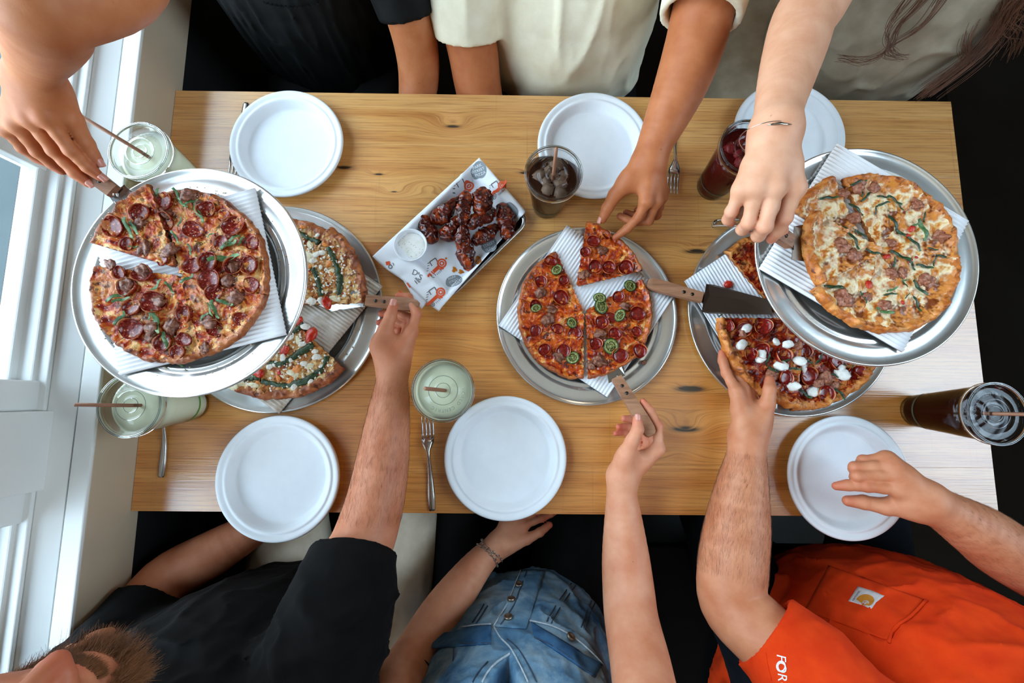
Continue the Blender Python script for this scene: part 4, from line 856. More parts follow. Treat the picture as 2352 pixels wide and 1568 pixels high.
# ================================================================== wings in a lined pan
zW = Z((850, 350), 4.126)
PA, PB, PC, PD = [P(*zW(x, y), 0.026) for x, y in ((190, 862), (962, 118), (1512, 655), (742, 1398))]
pc = (PA + PB + PC + PD) / 4; ex = (PB - PA) + (PC - PD); ex /= np.linalg.norm(ex); ex[2] = 0; ey = np.array([-ex[1], ex[0], 0]); HL, HW = 0.112, 0.079
pan = thing('sheet_pan', (pc[0], pc[1], T), 'small aluminium sheet pan with rounded corners holding chicken wings', 'pan')
def rrect(hl, hw, r, n=8):
    out = []
    for cx, cy, a0 in ((hl - r, hw - r, 0), (-hl + r, hw - r, PI / 2), (-hl + r, -hw + r, PI), (hl - r, -hw + r, 1.5 * PI)):
        for k in range(n + 1): a = a0 + PI / 2 * k / n; out.append((cx + r * math.cos(a), cy + r * math.sin(a)))
    return out
def pan_geo():
    prof = [(-0.016, 0.0022), (-0.009, 0.0024), (-0.006, 0.005), (-0.0035, 0.024), (-0.002, 0.0262), (0.0025, 0.0268), (0.0042, 0.0258), (0.0038, 0.0235), (0.0022, 0.0228), (0.0008, 0.0240), (-0.0024, 0.0235), (-0.0048, 0.004), (-0.008, 0.0008), (-0.016, 0.0008)]
    rings = [rrect(HL + o_, HW + o_, 0.026 + o_) for o_, z in prof]; n = len(rings[0]); V = []; F = []
    for (o_, z), rg in zip(prof, rings):
        for x, y in rg: w = ex * x + ey * y; V.append((w[0], w[1], z))
    for i in range(len(prof) - 1):
        for j in range(n): F.append((i * n + j, i * n + (j + 1) % n, (i + 1) * n + (j + 1) % n, (i + 1) * n + j))
    F.append(tuple(range(n))); F.append(tuple(len(V) - n + j for j in range(n - 1, -1, -1))); return V, F
V, F = pan_geo(); obj('pan_body', V, F, 'stainless', pan, local=True)
simple('liner_paper', srgb(232, 236, 242), 0.7, nscale=14, namt=0.03, bump=0.15, bscale=40); simple('print_grey', srgb(128, 136, 142), 0.7); simple('print_orange', srgb(226, 84, 38), 0.7); simple('print_white', srgb(224, 228, 232), 0.7); simple('print_dark', srgb(96, 100, 102), 0.7)
def paper_z(x, y):
    """height of the liner over the table at world x, y"""
    d = np.array([x - pc[0], y - pc[1], 0]); a, b = float(d.dot(ex)), float(d.dot(ey)); qx, qy = abs(a) - (HL - 0.004), abs(b) - (HW - 0.004)
    out = max(qx, qy) if max(qx, qy) < 0 else math.hypot(max(qx, 0), max(qy, 0)); wr = 0.0014 * math.sin(a * 95 + b * 40) + 0.001 * math.sin(b * 120 - a * 30)
    if out < -0.016: z = 0.0045
    elif out < 0.0: t_ = (out + 0.016) / 0.016; z = 0.0045 + 0.0255 * t_ * t_ * (3 - 2 * t_)
    else:
        z = 0.0300 - out * 0.30
        if a > HL - 0.03 and b > 0: z = 0.0300 + min(out, 0.05) * 0.5
    return max(0.004, z) + abs(wr)
lc = [np.array(zW(x, y)) for x, y in ((1035, 52), (1478, 560), (650, 1500), (22, 985))]
lh = [0.052, 0.032, 0.012, 0.014]
def sheet(c, name, label, dz=0.0, n=60):
    def fn(u, v):
        q = (c[0] * (1 - u) + c[1] * u) * (1 - v) + (c[3] * (1 - u) + c[2] * u) * v; e = 5 * u * (1 - u); z = 0.02
        q = q + np.array([0, 3.0 * math.sin(u * 9) * (v > 0.98)])
        for _ in range(3): w = P(q[0], q[1], z); z = paper_z(w[0], w[1]) + dz
        return (w[0], w[1], T + z)
    V, F = grid(fn, n, n); o = obj(name, V, F, 'liner_paper'); m = o.modifiers.new('thickness', 'SOLIDIFY'); m.thickness = 0.00025; m.offset = -1; return tag(o, label, 'paper liner', 'printed paper liners')
lin2 = sheet([np.array(zW(x, y)) for x, y in ((700, 470), (1150, 760), (490, 1478), (100, 920))], 'paper_liner', 'printed paper sheet lying lower, its corner toward the server handle', 0.0, 40)
lin = sheet(lc, 'paper_liner', 'printed paper sheet with tractors and grey stamps lining the wing pan', 0.0016)
def printed(name, polys, mat, parent, dz=0.0009):
    """polys: (V2, F) in zoom pixels -> draped on the liner"""
    mb = MB()
    for V2, F in polys:
        out = []
        for x, y in V2:
            q = zW(x, y); z = 0.02
            for _ in range(3): w = P(q[0], q[1], z); z = paper_z(w[0], w[1]) + 0.0016 + dz
            out.append((w[0], w[1], T + z))
        mb.add(out, F)
    obj(name, mb.V, mb.F, mat, parent, False)
def disc2(cx, cy, rx, ry, rot=0.0, n=28, wob=0.0, r0=0.0):
    V = []; F = []; rings = 6; c, s_ = math.cos(rot), math.sin(rot)
    for i in range(rings + 1):
        for j in range(n):
            a = 2 * PI * j / n; q = r0 + (1 - r0) * i / rings; w = 1 + wob * math.sin(3 * a + 1) + wob * 0.6 * math.sin(5 * a); x, y = rx * q * math.cos(a) * w, ry * q * math.sin(a) * w; V.append((cx + x * c - y * s_, cy + x * s_ + y * c))
    for i in range(rings):
        for j in range(n): F.append((i * n + j, i * n + (j + 1) % n, (i + 1) * n + (j + 1) % n, (i + 1) * n + j))
    return V, F
def line2(pts, w):
    V = []; F = []; P2 = []
    for (x0, y0), (x1, y1) in zip(pts[:-1], pts[1:]):
        L = math.hypot(x1 - x0, y1 - y0); k = max(1, int(L / 14)); nx, ny = -(y1 - y0) / L * w / 2, (x1 - x0) / L * w / 2; b = len(V)
        for i in range(k + 1): x, y = x0 + (x1 - x0) * i / k, y0 + (y1 - y0) * i / k; V += [(x + nx, y + ny), (x - nx, y - ny)]
        F += [(b + 2 * i, b + 2 * i + 1, b + 2 * i + 3, b + 2 * i + 2) for i in range(k)]
    return V, F
def text2(s, cx, cy, size, rot):
    V, F = text_geo(s, size, bold=0.0); c, s_ = math.cos(rot), math.sin(rot); return [(cx + x * c + y * s_, cy + x * s_ - y * c) for x, y, z in V], F
for cx, cy, rx, ry, rot in ((1030, 172, 70, 90, .35), (1128, 872, 72, 80, .3), (792, 1216, 82, 52, -.35), (1350, 540, 40, 80, -.6)):
    printed('printed_stamp', [disc2(cx, cy, rx, ry, rot, wob=0.03)], 'print_grey', lin)
    if cx != 1350:
        k = 1.0 if ry > 60 else 0.8; tr = -0.42
        off = lambda d: (cx + math.sin(-tr) * d * -1 * -1, cy + math.cos(tr) * d)
        printed('printed_lettering', [text2('PARK', *off(-40 * k), 40 * k, tr), text2('STREET', *off(0), 36 * k, tr), text2('PIZZA', *off(40 * k), 40 * k, tr)], 'print_white', lin, 0.0013)
def tractor(cx, cy, k=1.0, flip=1):
    X = lambda x, y: (cx + x * k, cy + y * k)
    printed('printed_tractor', [disc2(*X(40, -35), 46 * k, 46 * k, r0=0.66), disc2(*X(40, -35), 24 * k, 24 * k, r0=0.45), line2([X(10, 0), X(-75, 78)], 34 * k), line2([X(58, 12), X(18, 22)], 16 * k), disc2(*X(-86, 82), 10 * k, 14 * k)], 'print_orange', lin)
    printed('printed_tractor_outline', [disc2(*X(-38, 82), 21 * k, 21 * k, r0=0.7), disc2(*X(-38, 82), 9 * k, 9 * k, r0=0.4), line2([X(-75, -48), X(-20, -85), X(0, -50)], 9 * k), line2([X(-75, -48), X(-52, -10)], 9 * k)] + [line2([X(-8 + 12 * q, 62 - 11 * q), X(2 + 12 * q, 72 - 11 * q)], 5 * k) for q in range(4)] + [line2([X(-104 + 3 * q, 40 - 24 * q), X(-84 + 3 * q, 32 - 24 * q)], 6 * k) for q in range(4)], 'print_dark', lin)
tractor(640, 1085); tractor(630, 1358, 0.98); tractor(895, 350, 1.05); tractor(1215, 345, 0.9)
printed('printed_tractor', [line2([(150, 1052), (190, 1045)], 34), line2([(350, 1235), (380, 1280)], 14), line2([(275, 1310), (300, 1335)], 16)], 'print_orange', lin); printed('printed_tractor_outline', [disc2(192, 1082, 20, 20, r0=0.6), line2([(215, 1045), (225, 1070)], 6)], 'print_dark', lin)
printed('printed_monogram', [text2('D', 425, 1140, 74, .35), text2('&', 462, 1145, 34, .35), text2('S', 475, 1185, 78, .35)] + [line2([(425 + 8 * q, 1195 + 9 * q), (443 + 8 * q, 1188 + 9 * q)], 7) for q in range(5)] + [line2([(422 + 6 * q, 1212 + 7 * q), (436 + 6 * q, 1232 + 7 * q)], 7) for q in range(3)], 'print_dark', lin)
printed('sauce_stain', [disc2(800, 1110, 22, 26, wob=.2), disc2(862, 1130, 24, 20, wob=.2), disc2(1025, 1020, 28, 40, wob=.1), disc2(720, 1003, 10, 10)], 'oil', lin, 0.0011)

# dip
dq = zW(384, 880); dw = P(*dq, 0.034); dip = thing('dip_cup', (dw[0], dw[1], T + 0.0075), 'small clear tub of white ranch dip in the wing pan', 'dip cup')
V, F = lathe([(0, 0.0008), (0.022, 0.0008), (0.0225, 0.0), (0.0235, 0.001), (0.0300, 0.0265), (0.0322, 0.0280), (0.0325, 0.0290), (0.0305, 0.0292), (0.0292, 0.0272), (0.0232, 0.003)], 48); obj('tub', V, F, 'liner_paper', dip, local=True)
V, F = lathe([(0, 0.0215), (0.012, 0.0217), (0.024, 0.0213), (0.0276, 0.0206), (0.0262, 0.0150), (0.0, 0.0150)], 48); obj('ranch_sauce', V, F, 'ranch', dip, local=True)
mb = MB(); rr = random.Random(2)
for k in range(26): a, q = rr.random() * 6.28, 0.024 * math.sqrt(rr.random()); mb.add(*(lambda V, F: ([(x * 0.0006 + q * math.cos(a), y * 0.0006 + q * math.sin(a), z * 0.0003 + 0.0218) for x, y, z in V], F))(*lathe([(0, 1), (1, 0), (0, -1)], 6)))
tag(obj('herb_flecks', mb.V, mb.F, 'herb_speck', dip, local=True), kind='stuff')

def wing(pts, rads, label, seed, zz):
    """glazed wing along zoom-pixel spine"""
    w = []
    for (x, y), z in zip(pts, zz): q = zW(x, y); w.append(P(q[0], q[1], z))
    sp_ = spline(w, 14); rd = np.interp(np.linspace(0, 1, len(sp_)), np.linspace(0, 1, len(rads)), rads) / 4.126 * mpp(1050, 520, 0.03)
    e = np.linspace(0, 1, len(sp_)); rd = rd * np.sqrt(np.clip(1 - (2 * e - 1) ** 8, 0.02, 1))
    V, F = tube(sp_, rd, 28, ry=rd * 0.8); V = np.array(V); c = sp_.mean(0); rep = np.repeat(sp_, 28, axis=0); d = V - rep
    V = rep + d * (1 + 0.20 * fbm(V * 70 + seed, 2) + 0.22 * fbm(V * 230 + seed, 3))[:, None]
    lo = V[:, 2].min(); 
    if lo < T + 0.0072: V[:, 2] += T + 0.0072 - lo
    o = obj('chicken_wing', V, F, 'glaze'); m = o.modifiers.new('smooth', 'SUBSURF'); m.levels = 1; m.render_levels = 1
    return tag(o, label, 'chicken wing', 'glazed chicken wings')
wing([(490, 575), (520, 680), (570, 780), (600, 870)], [45, 62, 75, 50], 'glazed wing beside the ranch tub', 1, [.024, .022, .022, .020])
wing([(580, 590), (660, 600), (740, 540), (845, 415)], [55, 92, 80, 26], 'glazed drumette pointing to the printed stamp, at the left of the pile', 2, [.026, .030, .036, .040])
wing([(735, 850), (745, 780), (790, 690), (835, 600)], [60, 90, 66, 34], 'glazed drumette below the middle of the pile', 3, [.022, .024, .030, .034])
wing([(1230, 480), (1275, 600), (1300, 720), (1300, 835)], [56, 92, 88, 46], 'glazed wing lying alone at the right of the pan', 4, [.024, .026, .024, .020])
wing([(1205, 680), (1120, 760), (1040, 810), (975, 870)], [46, 74, 80, 50], 'glazed wing under the pile, on the right near side', 5, [.022, .024, .024, .020])
wing([(890, 680), (880, 820), (915, 960), (945, 1130)], [44, 78, 88, 52], 'glazed wing sticking out toward the near edge of the paper', 6, [.046, .034, .024, .018])
wing([(930, 720), (1000, 650), (1100, 600), (1185, 540)], [44, 72, 76, 50], 'glazed wing lying across the middle of the pile', 7, [.044, .044, .042, .034])
wing([(1060, 340), (1065, 430), (1050, 520), (1010, 600)], [60, 100, 92, 50], 'broad flat glazed wing on the upper right of the pile', 8, [.044, .052, .054, .050])
wing([(915, 365), (900, 470), (880, 570), (865, 690)], [44, 66, 66, 40], 'narrow glazed wing standing on top of the pile', 9, [.058, .062, .060, .054])

# ================================================================== pizza servers
def server(butt, front, blade, label, wid=0.0115, th=0.0065, steel='stainless', neck=None, up=(0, 0, 1)):
    b, f = P(*butt), P(*front); d = f - b; L = np.linalg.norm(d); d /= L; up = np.array(up, float); s_ = np.cross(up, d); s_ /= np.linalg.norm(s_); n = np.cross(d, s_)
    root = thing('pizza_server', b, label, 'pizza server', 'pizza servers with wooden handles')
    prof = [(0.0, 0.55), (0.004, 0.85), (0.012, 1.05), (0.03, 1.1), (L * 0.6, 1.0), (L * 0.92, 0.92), (L, 0.90)]; V = []; F = []; K = 12
    for x, k in prof:
        e = 0.75 if x < 0.003 else 1.0
        for j in range(K):
            a = 2 * PI * (j + 0.5) / K; ca, sa = math.cos(a), math.sin(a); q = 1 / max(abs(ca), abs(sa)) ** 0.82
            V.append(b + d * x + s_ * ca * q * wid * k + n * sa * q * th * e)
    for i in range(len(prof) - 1):
        for j in range(K): F.append((i * K + j, i * K + (j + 1) % K, (i + 1) * K + (j + 1) % K, (i + 1) * K + j))
    F.append(tuple(range(K - 1, -1, -1))); F.append(tuple((len(prof) - 1) * K + j for j in range(K)))
    hd = sharp(obj('wooden_handle', V, F, 'server_wood', root), 50)
    for x in (L - 0.020, L - 0.036):
        V, F = lathe([(0, 0.0012), (0.0028, 0.0010), (0.0034, 0.0), (0.0034, -0.003)], 12); c = b + d * x + n * th
        obj('rivet', [c + s_ * q[0] + d * q[1] + n * q[2] for q in V], F, 'rivet_steel', hd)
    B = [P(*q) for q in blade]; k = len(B); V = [q + np.array([0, 0, 0.0006]) for q in B] + [q - np.array([0, 0, 0.0006]) for q in B]
    F = [tuple(range(k)), tuple(range(2 * k - 1, k - 1, -1))] + [(i, (i + 1) % k, k + (i + 1) % k, k + i) for i in range(k)]
    obj('blade', V, F, steel, root, False)
    c0, c1 = f - d * 0.004, (B[0] + B[-1]) / 2; mid = (c0 + c1) / 2 + np.array([0, 0, -0.001]); V, F = tube([c0, mid, c1], [0.0085, 0.009, 0.011], 10, ry=0.0012); obj('neck', V, F, neck or steel, root); return root
server((120, 330, 0.262), (262, 440, 0.240), [(252, 452, 0.232), (300, 520, 0.2195), (395, 612, 0.2185), (435, 590, 0.2185), (345, 480, 0.2195), (286, 424, 0.232)], 'wood-handled pizza server held by the hand at the window')
server((962, 702, 0.062), (842, 690, 0.052), [(838, 704, 0.045), (760, 715, 0.020), (700, 690, 0.0195), (700, 640, 0.0195), (770, 640, 0.020), (838, 676, 0.045)], 'wood-handled pizza server held by the person in the black T-shirt', neck='dark_steel')
server((1497, 1000, 0.085), (1416, 868, 0.040), [(1398, 880, 0.034), (1385, 800, 0.0195), (1345, 725, 0.0195), (1368, 705, 0.0195), (1425, 790, 0.0195), (1436, 862, 0.034)], 'wood-handled pizza server held by the person in denim')
server((1487, 650, 0.030), (1612, 684, 0.040), [(1622, 652, 0.040), (1640, 654, 0.034), (1772, 690, 0.030), (1772, 722, 0.030), (1628, 720, 0.034), (1612, 716, 0.040)], 'pizza server with dark blade lying between the centre and right trays', steel='dark_steel', neck='rivet_steel')
server((1690, 470, 0.290), (1815, 556, 0.238), [(1818, 596, 0.230), (1862, 602, 0.2215), (1975, 600, 0.2085), (1975, 560, 0.2085), (1865, 512, 0.2215), (1824, 520, 0.230)], 'wood-handled pizza server held by the bracelet hand', steel='dark_steel')
# ================================================================== bodies: distance fields polygonised into one surface
def smin(a, b, k):
    h = np.maximum(k - np.abs(a - b), 0.0) / k; return np.minimum(a, b) - h * h * k * 0.25
def cap(p, a, b, ra, rb, n=None, flat=1.0):
    """tapered capsule; n, flat: squash along direction n"""
    a = np.asarray(a, np.float32); b = np.asarray(b, np.float32); m = (a + b) * 0.5; rad = float(np.linalg.norm(b - a)) * 0.5 + max(ra, rb)
    q = p - m; r2 = np.einsum('ij,ij->i', q, q); near = r2 < (rad + 0.035) ** 2; out = np.sqrt(r2) - np.float32(rad)
    if not near.any(): return out
    ba = b - a; q = p[near] - a; L2 = float(ba.dot(ba)) + 1e-12; t = np.clip((q @ ba) / np.float32(L2), 0, 1); d = q - t[:, None] * ba
    if n is not None:
        nn = n - ba * (n.dot(ba) / L2); nn = (nn / (np.linalg.norm(nn) + 1e-9)).astype(np.float32); c = d @ nn; d = d + (c * np.float32(1 / flat - 1))[:, None] * nn
    out[near] = np.sqrt(np.einsum('ij,ij->i', d, d)) - (np.float32(ra) + np.float32(rb - ra) * t); return out
def ell(p, c, r, R=None):
    q = p - np.asarray(c, np.float32)
    if R is not None: q = q @ R.astype(np.float32)
    r = np.asarray(r, np.float32); q = q / r; k = np.sqrt(np.einsum('ij,ij->i', q, q)); return (k - 1) * r.min()
def polygonise(f, lo, hi, vox, smooth=2):
    lo = np.asarray(lo, float); hi = np.asarray(hi, float); C = 6; nc = np.ceil((hi - lo) / (vox * C)).astype(int) + 1
    ax = [lo[i] + np.arange(nc[i]) * vox * C + vox * (C - 1) / 2 for i in range(3)]
    G = np.stack(np.meshgrid(*ax, indexing='ij'), -1).reshape(-1, 3).astype(np.float32); dc = f(G).reshape(nc)
    act = np.abs(dc) < vox * C * 1.25
    rep = lambda a: a.repeat(C, 0).repeat(C, 1).repeat(C, 2)
    D = rep(dc).astype(np.float32); M = rep(act); ii = np.argwhere(M); D[M] = f((lo + ii * vox).astype(np.float32))
    S = D < 0; n = S.shape
    cnt = np.zeros([k - 1 for k in n], np.int8)
    for dx in (0, 1):
        for dy in (0, 1):
            for dz in (0, 1): cnt += S[dx:n[0] - 1 + dx, dy:n[1] - 1 + dy, dz:n[2] - 1 + dz]
    A = (cnt > 0) & (cnt < 8); cells = np.argwhere(A); idx = np.full(A.shape, -1, np.int32); idx[A] = np.arange(len(cells))
    cor = np.array([(dx, dy, dz) for dx in (0, 1) for dy in (0, 1) for dz in (0, 1)]); val = np.stack([D[tuple((cells + c).T)] for c in cor], 1)
    acc = np.zeros((len(cells), 3)); num = np.zeros(len(cells))
    for i in range(8):
        for j in range(i + 1, 8):
            if np.abs(cor[i] - cor[j]).sum() != 1: continue
            a, b = val[:, i], val[:, j]; m = (a < 0) != (b < 0); t = np.where(m, a / np.where(m, a - b, 1), 0)
            acc += np.where(m[:, None], cor[i] + t[:, None] * (cor[j] - cor[i]), 0); num += m
    V = lo + (cells + acc / num[:, None]) * vox; F = []
    for axis in range(3):
        s0 = [slice(None)] * 3; s1 = [slice(None)] * 3; s0[axis] = slice(0, n[axis] - 1); s1[axis] = slice(1, n[axis])
        a, b = S[tuple(s0)], S[tuple(s1)]; u, w = [k for k in range(3) if k != axis]
        e = np.argwhere(a != b); ok = (e[:, u] > 0) & (e[:, w] > 0) & (e[:, u] < n[u] - 1) & (e[:, w] < n[w] - 1); e = e[ok]; fl = a[tuple(e.T)]
        q = []
        for du, dw in ((-1, -1), (0, -1), (0, 0), (-1, 0)):
            c = e.copy(); c[:, u] += du; c[:, w] += dw; q.append(idx[tuple(c.T)])
        q = np.stack(q, 1); q = q[(q >= 0).all(1)] if (q < 0).any() else q; fl = fl[:len(q)]
        if axis == 1: fl = ~fl
        q[~fl] = q[~fl][:, ::-1]; F.append(q)
    F = np.concatenate(F)
    E = np.concatenate([F[:, [0, 1]], F[:, [1, 2]], F[:, [2, 3]], F[:, [3, 0]]]); E = np.concatenate([E, E[:, ::-1]])
    deg = np.bincount(E[:, 0], minlength=len(V)).astype(float)
    for it in range(smooth):
        for lam in (0.55, -0.48):
            s = np.stack([np.bincount(E[:, 0], weights=V[E[:, 1], k], minlength=len(V)) for k in range(3)], 1) / np.maximum(deg, 1)[:, None]; V = V + lam * (s - V)
    return V, F
def fast_mesh(name, V, F, mat, smooth=True):
    me = bpy.data.meshes.new(name); me.vertices.add(len(V)); me.vertices.foreach_set('co', np.asarray(V, np.float32).ravel())
    me.loops.add(F.size); me.loops.foreach_set('vertex_index', F.astype(np.int32).ravel()); me.polygons.add(len(F)); me.polygons.foreach_set('loop_start', np.arange(len(F), dtype=np.int32) * 4)
    me.materials.append(MATS[mat]); me.update(calc_edges=True); me.polygons.foreach_set('use_smooth', [True] * len(F)); me.validate(); return me
class Field:
    """collects blended primitives"""
    def __init__(s): s.groups = []; s.pts = []; s.pad = 0.02; s.post = None
    def chain(s, pts, k=0.01, n=None, flat=1.0, sub=4):
        """pts rows x, y, z, r -> smooth tapered chain"""
        q = spline(np.asarray(pts, float), sub); s.groups.append(('chain', q, k, n, flat)); s.pts += [list(x) for x in q]; return s
    def sphere(s, c, r, k=0.008): s.groups.append(('ell', np.asarray(c, float), (r, r, r) if np.isscalar(r) else r, k, None)); s.pts.append([*c, np.max(r)]); return s
    def ellipsoid(s, c, r, k, R=None): s.groups.append(('ell', np.asarray(c, float), r, k, R)); s.pts.append([*c, np.max(r)]); return s
    def custom(s, fn, k): s.groups.append(('fn', fn, k)); return s
    def __call__(s, p):
        D = np.full(len(p), 1e3, np.float32)
        for g in s.groups:
            if g[0] == 'chain':
                q = g[1]; d = None
                for a, b in zip(q[:-1], q[1:]):
                    e = cap(p, a[:3], b[:3], a[3], b[3], g[3], g[4]); d = e if d is None else np.minimum(d, e)
                D = smin(D, d, g[2])
            elif g[0] == 'ell': D = smin(D, ell(p, g[1], g[2], g[4]), g[3])
            else: D = smin(D, g[1](p), g[2]) if g[2] > 0 else g[1](p, D)
        return s.post(p, D) if s.post else D
    def mesh(s, vox, smooth=2):
        q = np.array(s.pts); lo = (q[:, :3] - q[:, 3:4]).min(0) - s.pad; hi = (q[:, :3] + q[:, 3:4]).max(0) + s.pad; return polygonise(s, lo, hi, vox, smooth)
def H(px, py, h, r=None):
    w = P(px, py, h); return np.array([*w, r]) if r is not None else w
FR = {'index': (.0098, .0086, .0080, .0066), 'middle': (.0100, .0088, .0082, .0068), 'ring': (.0095, .0084, .0077, .0064), 'little': (.0086, .0074, .0067, .0056), 'thumb': (.0150, .0118, .0105, .0084)}
def add_hand(F, hand, s, blush):
    """hand: wrist, thumb/index/middle/ring/little -> four photo points each (px, py, h)"""
    w = H(*hand['wrist']); rt = hand.get('wr', 0.021) * 1.0
    J = {k: [H(*q) for q in hand[k]] for k in FR}
    meta = []
    for k in ('index', 'middle', 'ring', 'little'):
        m = J[k][0]; base = w + (m - w) * 0.18 + (J['middle'][0] - w) * 0.0
        r0, r1 = 0.0145 * s, 0.0118 * s; meta.append((base, m, r0, r1))
    J0 = [J[k][0] for k in ('index', 'middle', 'ring', 'little')]
    def palm(p):
        d = None
        for a, b, r0, r1 in meta:
            e = cap(p, a, b, r0, r1); d = e if d is None else smin(d, e, 0.016 * s)
        for a, b in zip(J0[:-1], J0[1:]):                                  # flesh between the knuckles
            c0 = w + (a - w) * 0.62; c1 = w + (b - w) * 0.62; d = smin(d, cap(p, c0, c1, 0.0125 * s, 0.0125 * s), 0.014 * s); d = smin(d, cap(p, w + (a - w) * 0.86, w + (b - w) * 0.86, 0.0098 * s, 0.0098 * s), 0.008 * s)
        t0, t1 = J['thumb'][0], J['thumb'][1]; d = smin(d, cap(p, w + (t0 - w) * 0.35, t0, 0.013 * s, 0.0155 * s), 0.018 * s); d = smin(d, cap(p, t0, t1, 0.0158 * s, 0.0122 * s), 0.016 * s)
        web = w + (J['index'][0] - w) * 0.60; d = smin(d, cap(p, t0 + (t1 - t0) * 0.4, web, 0.0105 * s, 0.0105 * s), 0.014 * s)
        return d
    F.custom(palm, 0.028 * s)
    def fingers(p, D):
        T_ = None
        for k in FR:
            r = [x * s for x in FR[k]]; q = J[k]; d = None; pts = list(zip(q, r))
            if k == 'thumb': pts = pts[1:]; pts[0] = (pts[0][0], 0.0122 * s)
            for (a, ra), (b, rb) in zip(pts[:-1], pts[1:]):
                mid = (a + b) / 2; rm = (ra + rb) / 2 * 0.965
                for e in (cap(p, a, mid, ra, rm), cap(p, mid, b, rm, rb)): d = e if d is None else smin(d, e, 0.003 * s)
            for j in (1, 2):
                if k != 'thumb' or j == 2: d = smin(d, ell(p, q[j], (r[j] * 1.06,) * 3), 0.003 * s)
            if k != 'thumb': d = smin(d, ell(p, q[0], (r[0] * 1.18,) * 3), 0.006 * s)
            T_ = d if T_ is None else smin(T_, d, 0.0016 * s)
        return smin(D, T_, 0.0065 * s)
    F.groups.append(('fn', fingers, 0)); 
    for k in FR:
        for j, (q, r) in enumerate(zip(J[k], FR[k])): F.pts.append([*q, r * s * 1.3]); blush.append((q, 0.010 if j < 3 else 0.012, (0.45, 0.7, 0.35, 0.9)[j]))
    F.pts.append([*w, 0.03])
    return J
def skin_mat(name, base, deep, pale, hairy=0.0):
    t = NT(name); v = t.coord('Object'); n = t.noise(v, 28, 4); f = t.noise(v, 420, 3)
    at = t.n('ShaderNodeAttribute', attribute_name='blush'); 
    c = t.ramp(n, [(0.3, base), (0.7, pale)]); c = t.mix(t.math('MULTIPLY', at.outputs['Fac'], 0.75, True), c, deep)
    c = t.mix(t.math('MULTIPLY', t.ramp(t.noise(v, 95, 1), [(0.80, 0.0), (0.83, 1.0)]), 0.5), c, srgb(120, 66, 44))
    t.color(c); t.set(Roughness=0.54); t.b.inputs['Specular IOR Level'].default_value = 0.4
    
    t.bump(t.math('ADD', f, t.math('MULTIPLY', n, 0.5)), 0.10, 0.0012); return t.m
simple('nail', srgb(208, 142, 124), 0.3, nscale=60, namt=0.05)

class Person:
    def __init__(s, label, skin, loc):
        s.loc = np.array(loc, float); s.skin = skin; s.label = label; s.V = []; s.F = []; s.n = 0; s.blush = []; s.nails = []; s.kids = []
    def add(s, field, vox, smooth=2):
        V, F = field.mesh(vox, smooth); s.V.append(V); s.F.append(F + s.n); s.n += len(V); return V
    def arm(s, spine, hand=None, hs=1.0, flat=None, vox=0.0024, k=0.012):
        """spine rows (px, py, h, r) from shoulder to wrist"""
        F = Field(); q = np.array(spine); F.chain(q, 0.001, sub=4)
        J = None
        if hand:
            wn = hand.get('flat_n'); J = add_hand(F, hand, hs, s.blush)
        F.pad = 0.015; s.last = s.add(F, vox); s.lastF = s.F[-1] - (s.n - len(s.last)); s.blush.append((q[len(q) // 2][:3], 0.03, 0.25)); return J
    def build(s):
        V = np.concatenate(s.V); F = np.concatenate(s.F); me = fast_mesh('person', V - s.loc, F, s.skin)
        b = np.zeros(len(V))
        for c, r, a in s.blush:
            m = np.abs(V - c).max(1) < r * 2.5; b[m] += a * np.exp(-((V[m] - c) ** 2).sum(1) / (r * r))
        at = me.attributes.new('blush', 'FLOAT', 'POINT'); at.data.foreach_set('value', np.clip(b, 0, 1).astype(np.float32))
        s.o = put('person', me, None, s.loc); tag(s.o, s.label, 'person', 'people sharing pizza at the table'); return s.o
    def nail(s, J, nrm, k=1.0):
        """nail on the fingertip joint list J, facing nrm"""
        d = J[3] - J[2]; d = d / np.linalg.norm(d); n = np.asarray(nrm, float); n = n - d * n.dot(d); n /= np.linalg.norm(n); sd = np.cross(d, n); R = FR['index'][3] * k; V = []; F = []
        nu, nv = 7, 7
        for i in range(nu):
            for j in range(nv):
                u, v = i / (nu - 1) * 2 - 1, j / (nv - 1); a = u * 0.95; L = 0.0105 * k
                e = 1 - 0.18 * (abs(u) ** 3) * (1 if v > 0.5 else 0.6); rr = R * 1.13; V.append(J[3] + d * (L * (v - 0.45) * e + 0.0022) + sd * math.sin(a) * rr * 0.80 + n * (math.cos(a) * rr * 0.985 - 0.0016 * (v - 0.4) ** 2))
        for i in range(nu - 1):
            for j in range(nv - 1): F.append((i * nv + j, (i + 1) * nv + j, (i + 1) * nv + j + 1, i * nv + j + 1))
        s.nails.append((V, F))
    def finish_nails(s):
        for V, F in s.nails:
            o = obj('fingernail', V, F, 'nail', s.o); m = o.modifiers.new('thickness', 'SOLIDIFY'); m.thickness = 0.0006; m.offset = 0
    def child(s, name, V, F, mat, smooth=True, parent=None):
        if isinstance(F, np.ndarray) and F.ndim == 2 and F.shape[1] == 4 and len(F) > 2000:
            p = parent or s.o; me = fast_mesh(name, np.asarray(V) - np.array(wloc(p)), F, mat); return put(name, me, p)
        return obj(name, V, F, mat, parent or s.o, smooth)
